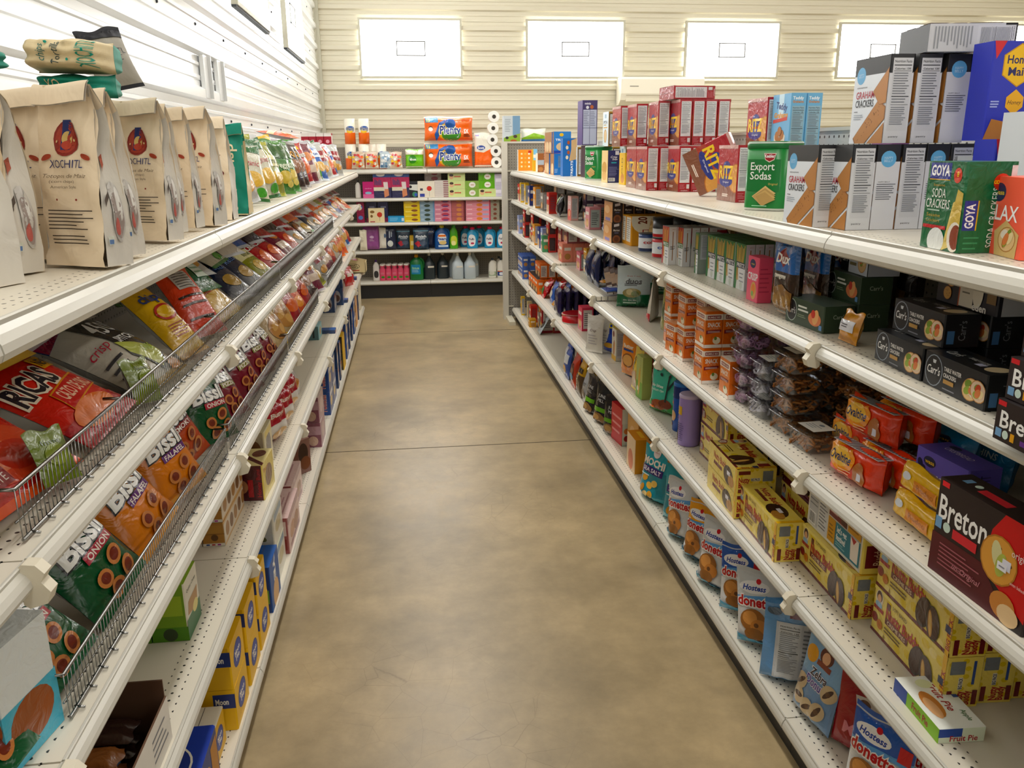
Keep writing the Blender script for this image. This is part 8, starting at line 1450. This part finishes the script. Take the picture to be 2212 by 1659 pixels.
# on the end panel of the cracker run
mb = MB(); mb.box((.93, 7.96, 1.635), (2.0, 8.36, 1.655), 'cfcabc'); link('end_shelf', mb.mesh('end_shelf', 'plastic'), ep)
carton('milkb', 'grey_blue_carton', 'carton', .155, .12, .245, {'*': 'c4ccd0'}, {'F': lambda p: (p.r(.55, .3, 1, 1, '7a9ab4'), p.ln(.08, .4, .5, .9, 8, '8a949c', .3), p.p([(0, .02), (1, .05), (1, .36), (.5, .28), (0, .2)], '8fae4a'), p.e(.2, .2, .1, .05, '2a2a26'), p.e(.7, .25, .12, .06, '4a3a30'), p.e(.6, .08, .2, .06, 'b0603a'))}); place('milkb', Matrix.Translation((.965, 8.06, 1.656)), 'grey and blue carton with green meadow on the end panel top')
bag('meadow', 'green_blue_snack_bag', 'snack bag', .24, .13, .08, 'e4e6da', lambda p: (p.r(0, .0, 1, .35, '3f7ab0'), p.p([(0, .35), (.5, .7), (1, .5), (1, .3), (0, .25)], '8fb83a')), 'pillow', 'wrap', 156); place('meadow', xf((1.175, 8.06, 1.657)), 'white bag with green and blue band on the end panel top')
# second far shelf
def FC(key, px, fi, t_, **k): return FB(key, FX(px, fi), fi, t_, **k)
def fsimple(key, name, cat, w, d, h, col, art, mat='card'): carton(key, name, cat, w, d, h, {'*': col}, {'F': art}, mat)
def bottle(key, name, w, d, h, col, cap, label=None, neck=.30, capw=.32, shoulder=.72, handle=False, power=2.6, art=None, mat='plastic'):
    mb = MB(); a, b_ = w/2, d/2
    mb.loft([(0, a*.93, b_*.93, 0, 0), (.008, a, b_, 0, 0), (h*.4, a, b_, 0, 0), (h*shoulder, a*.92, b_*.92, 0, 0), (h*(shoulder+.1), a*.6, b_*.62, 0, 0), (h*.88, a*neck, a*neck, 0, 0), (h*.9, a*neck, a*neck, 0, 0)], 24, col, True, power)
    pt = Paint(mb, w, h*shoulder, lambda u, v, k: Vector(((a*.995+k)*math.copysign(abs(math.cos(D(-150+120*u)))**(2/power), math.cos(D(-150+120*u))), -(b_*.995+k)*abs(math.sin(D(-150+120*u)))**(2/power), .01+v*h*(shoulder-.04))), curved=w/8)
    if art: art(pt)
    c = MB(); c.loft([(h*.885, a*capw, a*capw, 0, 0), (h*.97, a*capw, a*capw, 0, 0), (h, a*capw*.8, a*capw*.8, 0, 0)], 18, cap); parts = [('cap', c.mesh('cap', 'plastic'), ())]
    if handle:
        g = MB(); g.tube([(a*.35, 0, h*.86), (a*.85, 0, h*.80), (a*1.05, 0, h*.66), (a*1.0, 0, h*.5), (a*.85, 0, h*.42)], w*.075, col, 8); parts.append(('handle', g.mesh('handle', mat), ()))
    proto(key, name, 'bottle', mb.mesh(name, mat), parts); DIM[key] = (w, d, h)
def FBt(key, px, fi, t_, back=0, group=None): place(key, xf((FX(px, fi, .1+back), YF+.1+back, FZ[fi-1]+.001)), t_, group)
bottle('whb', 'white_spray_bottle', .062, .05, .19, 'dcdad2', '2a2a2c'); FBt('whb', 773, 2, 'white bottle with black cap at the wall end')
fsimple('care', 'magenta_pad_box', 'hygiene box', .118, .08, .175, 'b81c74', lambda p: (p.t('carefree', .5, .6, .07, 'e8b4d0', w=.6), p.e(.5, .32, .3, .08, '8fb4c8'), p.r(0, 0, 1, .25, 'd0709c'))); FC('care', 783, 2, 'magenta pad box beside the white bottle')
def dep(p): p.r(0, .4, 1, .8, 'b02a5c'); p.r(0, .8, 1, 1, '2a5a9c'); p.e(.42, .9, .24, .07, 'e6e6e8'); p.p([(.55, .6), (.8, .62), (.86, .1), (.6, .02)], 'c98a6a'); p.p([(.56, .62), (.8, .62), (.82, .35), (.6, .35)], 'dcd2d0'); p.r(.02, .28, .62, .42, 'd6d0bc'); k = p.k; [p.r(.08+.08*i, .5, .13+.08*i, .72-.03*(i % 3), '3a3a6c') for i in range(5)]
fsimple('dep', 'navy_pink_underwear_pack', 'hygiene pack', .195, .14, .275, '2c2a54', dep, 'wrap'); GROUP['dep'] = 'navy and pink underwear packs'; FB('dep', FX(806, 2), 2, 'navy and pink underwear pack', ny=2, an='%s from the wall')
fsimple('uk', 'black_white_pad_box', 'hygiene box', .112, .08, .175, '22242c', lambda p: (p.r(0, .5, 1, .8, 'd9dad4'), p.p([(0, .5), (1, .8), (1, .4)], 'd9dad4'), p.o(.2, .66, .14, '1a1a1e'), p.e(.6, .2, .25, .16, '4a8a6a'), p.e(.7, .18, .14, .1, '3a5ab0'))); FC('uk', 882, 2, 'black and white pad box with round mark')
fsimple('poppy', 'cream_flower_pad_pack', 'hygiene pack', .185, .09, .175, 'e6dfd0', lambda p: (p.e(.68, .55, .15, .15, 'c83a30'), p.r(.675, .05, .69, .42, '8a8a7a'), p.r(.14, .42, .3, .56, '4a4a54'), p.r(.12, .04, .4, .24, '3a4a9c')), 'wrap'); FC('poppy', 902, 2, 'cream pad pack with red flower standing in front', setback=.02); fsimple('poppyl', 'cream_flower_pad_pack', 'hygiene pack', .185, .14, .055, 'ddd0c8', lambda p: p.e(.6, .5, .2, .4, 'b0505c'), 'wrap'); FB('poppyl', FX(918, 2), 2, 'cream pad pack lying behind the standing one', setback=.20, nz=5)
fsimple('pads', 'flat_white_pad_pack', 'hygiene pack', .165, .14, .019, 'd9d2cc', lambda p: p.r(.6, .1, .95, .6, '8a4a50'), 'wrap'); GROUP['pads'] = 'flat white pad packs in a stack'
for i in range(9): FB('pads', FX(938, 2), 2, 'flat white pad pack, %s from the bottom of its stack' % ordinal(i), up=.0202*i)
fsimple('wipe', 'lime_wipe_pack', 'wipe pack', .19, .11, .085, 'd3dea4', lambda p: (p.e(.2, .5, .12, .3, 'e0b896'), p.e(.2, .72, .12, .16, '4a3428'), p.r(.36, .46, .74, .62, 'c9705a')), 'wrap'); fsimple('wipeg', 'leaf_green_wipe_pack', 'wipe pack', .165, .11, .085, '8cae58', lambda p: (p.e(.5, .5, .22, .36, 'e9e6de'), p.r(.4, .46, .6, .54, 'b06a5a')), 'wrap'); fsimple('wipeb', 'bright_green_wipe_pack', 'wipe pack', .18, .11, .085, '6fae2c', lambda p: (p.e(.55, .5, .2, .36, 'efece4'), p.r(.45, .46, .65, .54, 'b06a5a')), 'wrap')
for k_ in ('wipe', 'wipeg', 'wipeb'): GROUP[k_] = 'wipe packs on the second far shelf'
FC('wipe', 968, 2, 'lime wipe pack with baby picture', nz=3); FC('wipeg', 1004, 2, 'leaf green wipe pack', nz=2); FC('wipe', 1034, 2, 'lime wipe pack under bright green ones'); FC('wipeb', 1034, 2, 'bright green wipe pack', nz=2, up=.086); fsimple('lilac', 'lilac_wipe_pack', 'wipe pack', .10, .1, .12, 'c9c4d2', lambda p: p.r(.2, .3, .8, .6, 'e4e0ea'), 'wrap'); FC('lilac', 1067, 2, 'lilac wipe pack by the end panel', nz=2)
# third far shelf
fsimple('maro', 'maroon_pad_box', 'hygiene box', .082, .09, .11, '8a1c44', lambda p: p.e(.5, .5, .3, .2, '5a7ab0')); FC('maro', 767, 3, 'maroon pad box by the wall', nz=2); fsimple('navp', 'navy_pad_pack', 'hygiene pack', .115, .09, .215, '2a2a6c', lambda p: (p.e(.5, .6, .3, .1, '4a4a9c'), p.r(.3, .7, .8, .78, 'b0b4d8'), p.r(0, 0, 1, .2, 'c02a6c')), 'wrap'); GROUP['navp'] = 'navy pad packs'; FB('navp', FX(787, 3), 3, 'navy pad pack behind the cream one, nearer the wall', setback=.14); FB('navp', FX(812, 3), 3, 'navy pad pack behind the cream one, further from wall', setback=.14); fsimple('poppy2', 'cream_flower_pad_pack', 'hygiene pack', .175, .09, .155, 'e2d4b0', lambda p: (p.e(.7, .55, .16, .18, 'c0402c'), p.r(.695, .1, .71, .4, '6a5a3a'), p.e(.25, .75, .14, .1, '8a6a3a'), p.e(.2, .45, .08, .1, '8a6a3a'), p.r(.1, .03, .4, .1, 'a83a50')), 'wrap'); FC('poppy2', 792, 3, 'cream pad pack with red flower on the third far shelf', setback=.02)
fsimple('ltb', 'sky_blue_tissue_box', 'tissue box', .18, .1, .065, '3f9ac8', lambda p: (p.ln(.1, .2, .6, .8, 3, '8fc4e0', .4), p.r(.82, .2, .96, .7, 'c9dce8'))); FC('ltb', 835, 3, 'sky blue tissue box lying on the third far shelf')
def soap(key, name, w, col, art): fsimple(key, name, 'soap box', w, .10, .0485, col, art); GROUP[key] = 'soap boxes in five tiers'
soap('soy', 'yellow_soap_box', .175, 'dcc23a', lambda p: (p.r(.1, .1, .6, .4, 'e8d878'), p.e(.66, .5, .2, .26, '8a5a34'))); soap('sog', 'grey_blue_soap_box', .162, '93a9b8', lambda p: (p.e(.5, .5, .2, .3, '3a4a3a'), p.ln(.05, .3, .3, .7, 2, 'c2ccd4', .4), p.r(.88, 0, 1, 1, '7a98b8'))); soap('sop', 'pink_soap_box', .185, 'cf8ea0', lambda p: (p.e(.64, .5, .24, .4, 'b84a5c'), p.r(.5, .2, .8, .4, '3a4a8a'), p.r(.05, .5, .35, .8, 'e2b4be'))); soap('som', 'dusty_red_soap_box', .150, 'b06a68', lambda p: (p.e(.55, .5, .2, .36, 'c98a5a'), p.r(.88, 0, 1, 1, '7a3038'))); soap('sol', 'long_pink_soap_box', .275, 'dd9aa6', lambda p: (p.e(.55, .5, .12, .36, 'd88a4a'), p.r(.68, .25, .92, .6, 'a8b0d0'), p.ln(.05, .4, .3, .7, 1, 'f0d4da', .5), p.r(.95, 0, 1, 1, 'b8405c'))); soap('soo', 'olive_grey_soap_box', .10, '9a9484', lambda p: p.e(.5, .5, .2, .3, '7a4a38'))
for k_, px in (('soy', 870), ('sog', 905), ('sop', 937), ('som', 974), ('sol', 1005), ('soo', 1059)): FC(k_, px, 3, PROTO[k_][0].replace('_', ' ')+' in its own stack', nz=5)
# fourth far shelf
bag('purb', 'mauve_pad_bag', 'hygiene bag', .20, .27, .14, '9a5a96', lambda p: (p.e(.55, .55, .14, .06, 'd0b4d0'), p.ln(.4, .36, .7, .46, 2, 'd8c4d8', .4)), 'brick', 'wrap', 161); place('purb', xf((FX(795, 4), YF+.1, FZ[3]+.003)), 'mauve pad bag on the fourth far shelf'); bag('tis', 'navy_white_tissue_pack', 'tissue pack', .215, .27, .14, '1c2a4c', lambda p: (p.r(0, 0, .42, 1, 'e2dfd4'), p.e(.36, .6, .06, .1, '4a6a8a'), p.r(.6, .5, .66, .8, 'c9d0d8'), p.r(.72, .55, .76, .78, 'c9d0d8'), p.e(.66, .25, .17, .14, 'd4d8d4')), 'brick', 'wrap', 162); place('tis', xf((FX(831, 4), YF+.1, FZ[3]+.003)), 'navy and white tissue pack on the fourth far shelf')
bag('crm', 'cream_roll_pack', 'paper roll pack', .09, .24, .09, 'e6e0cc', None, 'brick', 'wrap', 163); place('crm', xf((FX(778, 4), YF+.04, FZ[3]+.003)), 'cream roll pack at the wall end of the fourth far shelf')
def fin(p): p.t('finish', .5, .62, .12, 'dfe4e8', w=.74, sh=.15, b=.03); p.ln(.25, .48, .8, .54, 1, 'b9c4cc', .5); p.p([(.05, .3), (.3, .42), (.6, .25), (.3, .12)], 'b02a3c'); p.e(.65, .3, .25, .1, '4a5a70'); p.r(0, .85, 1, .9, '5a9ab8')
bag('finish', 'dark_teal_detergent_pouch', 'detergent pouch', .17, .235, .08, '1c3a52', fin, 'pouch', 'wrap', 164); GROUP['finish'] = 'dark teal detergent pouches'; place('finish', xf((FX(866, 4), YF+.12, FZ[3]+.003)), 'dark teal detergent pouch next to the tissue pack', GROUP['finish']); place('finish', xf((FX(905, 4), YF+.07, FZ[3]+.003)), 'dark teal detergent pouch beside the blue jug', GROUP['finish']); bag('lex', 'navy_detergent_bag', 'detergent bag', .22, .272, .1, '1c2f5c', lambda p: (p.e(.55, .7, .35, .14, '3a5a9c'), p.t('Lex', .66, .7, .1, 'e0e4ea', w=.4, b=.03)), 'brick', 'wrap', 165); place('lex', xf((FX(922, 4), YF+.22, FZ[3]+.003)), 'navy detergent bag behind the dark teal pouch'); fsimple('yls', 'small_yellow_cleaner_box', 'cleaner box', .055, .06, .155, 'd0b04a', lambda p: p.r(.2, .3, .8, .6, 'e4d8a8')); FB('yls', FX(880, 4), 4, 'small yellow cleaner box between the teal pouches', setback=.1)
bottle('pears', 'blue_detergent_jug', .165, .09, .262, '1c5a9c', 'd8c83a', handle=True, art=lambda p: (p.e(.5, .62, .26, .3, 'e8eef2'), p.r(.3, .72, .7, .84, 'e8842c'), p.t('Pears', .5, .6, .16, '234a9c', w=.5, b=.03), p.e(.55, .35, .2, .12, 'e0c890'), p.r(.3, .08, .9, .2, 'c9d8e4'))); FBt('pears', 951, 4, 'blue detergent jug with yellow cap'); bottle('dish', 'green_dish_soap_bottle', .095, .06, .265, '5fae2c', '3a8a24', neck=.4, capw=.45, art=lambda p: (p.e(.5, .45, .35, .3, 'd8e06a'), p.e(.45, .3, .2, .15, 'f0ecb0'))); FBt('dish', 977, 4, 'green dish soap bottle beside the blue jug')
bottle('fab', 'sky_blue_softener_jug', .125, .08, .235, '3a9ac4', 'd82a5c', handle=True, neck=.38, capw=.42, art=lambda p: (p.e(.42, .5, .30, .42, 'efeff0'), p.t('Fab', .42, .6, .14, '22304a', w=.36, b=.02), p.e(.48, .3, .1, .07, 'c03a5c'))); GROUP['fab'] = 'sky blue softener jugs'
for px, bk_, t_ in ((1018, 0, 'sky blue softener jug in front, first from the green bottle'), (1056, 0, 'sky blue softener jug in front, second'), (1083, 0, 'sky blue softener jug in front, third by the end panel'), (1003, .16, 'sky blue softener jug behind, first'), (1033, .16, 'sky blue softener jug behind, second')): FBt('fab', px, 4, t_, bk_, GROUP['fab'])
# bottom far shelf
bottle('clean', 'white_cleaner_bottle', .075, .06, .235, 'dcd8d4', '5a3a86', art=lambda p: (p.e(.5, .4, .3, .25, '3a3a3c'),)); FBt('clean', 803, 5, 'white cleaner bottle with purple cap'); bottle('sham', 'rose_shampoo_bottle', .068, .05, .185, 'd8607c', 'ece8e2', neck=.85, capw=.88, shoulder=.68, art=lambda p: (p.e(.55, .25, .25, .1, '4a8a3a'), p.ln(.2, .5, .8, .7, 2, 'e8a4b4', .4))); GROUP['sham'] = 'rose shampoo bottles in a row'
for i in range(5):
    FBt('sham', 817+13.3*i, 5, 'rose shampoo bottle, front row, %s from the wall' % ordinal(i), 0, GROUP['sham']); FBt('sham', 819+13.3*i, 5, 'rose shampoo bottle, rear row, %s from the wall' % ordinal(i), .07, GROUP['sham'])
bottle('pine', 'large_green_cleaner_jug', .155, .10, .285, '157a42', 'c99a3a', handle=True, neck=.25, capw=.28, art=lambda p: (p.r(.12, .3, .72, .85, '2f8ab4'), p.t('lime', .42, .66, .14, 'a8d8a0', w=.4, b=.03), p.ln(.2, .4, .6, .56, 3, 'a8d0e0', .4))); FBt('pine', 893, 5, 'large green cleaner jug with brown cap')
def gallon(key, name, col, mat): bottle(key, name, .135, .135, .295, col, 'dcdcd8', neck=.22, capw=.24, shoulder=.6, power=3.2, art=lambda p: p.r(.45, .74, .85, .86, 'e6e2d8'), mat=mat)
gallon('gdark', 'dark_washer_fluid_jug', '2f3a40', 'plastic'); gallon('gwhite', 'clear_vinegar_jug', 'c2ccd2', 'plastic')
for px, bk_, k_, t_ in ((921, .05, 'gdark', 'dark washer fluid jug nearer the green jug'), (951, .08, 'gdark', 'dark washer fluid jug further from the green jug'), (984, 0, 'gwhite', 'clear vinegar jug in front, nearer dark jugs'), (1011, 0, 'gwhite', 'clear vinegar jug in front, further from dark jugs'), (977, .16, 'gwhite', 'clear vinegar jug behind, nearer dark jugs'), (1018, .16, 'gwhite', 'clear vinegar jug behind, further from dark jugs')): FBt(k_, px, 5, t_, bk_, 'gallon jugs on the bottom far shelf')
bottle('blea', 'white_bleach_bottle', .09, .07, .225, 'e2e0d8', '2a3a4a', handle=True, art=lambda p: (p.r(0, .1, 1, .42, 'a9b8a0'), p.e(.4, .3, .3, .14, 'd8d8cc'))); bottle('bleb', 'white_bleach_bottle', .09, .07, .225, 'e2e0d8', '2a3a4a', handle=True, art=lambda p: (p.r(0, .1, 1, .4, '2f4a8a'), p.r(0, .4, 1, .46, 'd87a3a'), p.o(.5, .25, .2, 'e0e4ea')))
FBt('blea', 1061, 5, 'white bleach bottle with grey green label'); FBt('bleb', 1080, 5, 'white bleach bottle with blue label by the end panel'); FBt('blea', 1076, 5, 'white bleach bottle standing behind the blue labelled one', .14)
# ------------------------------------------------------------------ crowded bags give way
from mathutils.bvhtree import BVHTree
def hull(o, key):
    me = o.data; n = HULL.get(key, len(me.polygons)); m_ = o.matrix_basis
    fs = [tuple(me.polygons[i].vertices) for i in range(min(n, len(me.polygons)))]; k = max(max(f) for f in fs)+1
    vs = [m_ @ me.vertices[i].co for i in range(k)]
    lo = [min(v[a] for v in vs) for a in range(3)]; hi = [max(v[a] for v in vs) for a in range(3)]
    return BVHTree.FromPolygons(vs, fs), lo, hi
def boxed(a, b_): return all(a[1][i] <= b_[2][i] and b_[1][i] <= a[2][i] for i in range(3))
bpy.context.view_layer.update()
fixed = []
for o in COL.objects:
    if o.type == 'MESH' and o.name.split('.')[0] in ('shelf', 'base_deck', 'bracket', 'price_rail', 'back_panel', 'slotted_upright', 'top_wire', 'wire_fence', 'rail_clip') :
        q = [o.matrix_world @ Vector(c) for c in o.bound_box]; lo = [min(v[a] for v in q) for a in range(3)]; hi = [max(v[a] for v in q) for a in range(3)]
        me = o.data; fixed.append((BVHTree.FromPolygons([o.matrix_world @ v.co for v in me.vertices], [tuple(p.vertices) for p in me.polygons]), lo, hi))
H = [hull(o, k) for o, k in PLACED]
soft = [k in SOFT for o, k in PLACED]
cells = {}
for i, h in enumerate(H): cells.setdefault((int(h[1][1]//.5), h[1][0] > .2), []).append(i)
sc = {}
for sweep in range(5):
    hit = {}; jam = set()
    for i, (o, k) in enumerate(PLACED):
        if not soft[i]: continue
        cy_ = int(H[i][1][1]//.5); sd_ = H[i][1][0] > .2
        for c in (cy_-1, cy_, cy_+1):
            for j in cells.get((c, sd_), ()):
                if j == i or (soft[j] and j < i): continue
                if boxed(H[i], H[j]) and H[i][0].overlap(H[j][0]):
                    hit[i] = hit.get(i, 0)+1
                    if soft[j]: hit[j] = hit.get(j, 0)+1
        for f in fixed:
            if boxed(H[i], f) and H[i][0].overlap(f[0]): hit[i] = hit.get(i, 0)+1; jam.add(i)
    if not hit: break
    for i in hit:
        o, k = PLACED[i]; s_ = sc.get(i, 1.0)
        if s_ < .5: continue
        sc[i] = s_*.86; h = DIM[k][2]
        o.matrix_basis = Matrix.Translation(((.005 if H[i][1][0] > .2 else -.005) if i in jam else 0, 0, .0006)) @ o.matrix_basis @ Matrix.Translation((0, 0, h*.004)) @ Matrix.Diagonal((.975, .86, .985, 1))
        H[i] = hull(o, k)
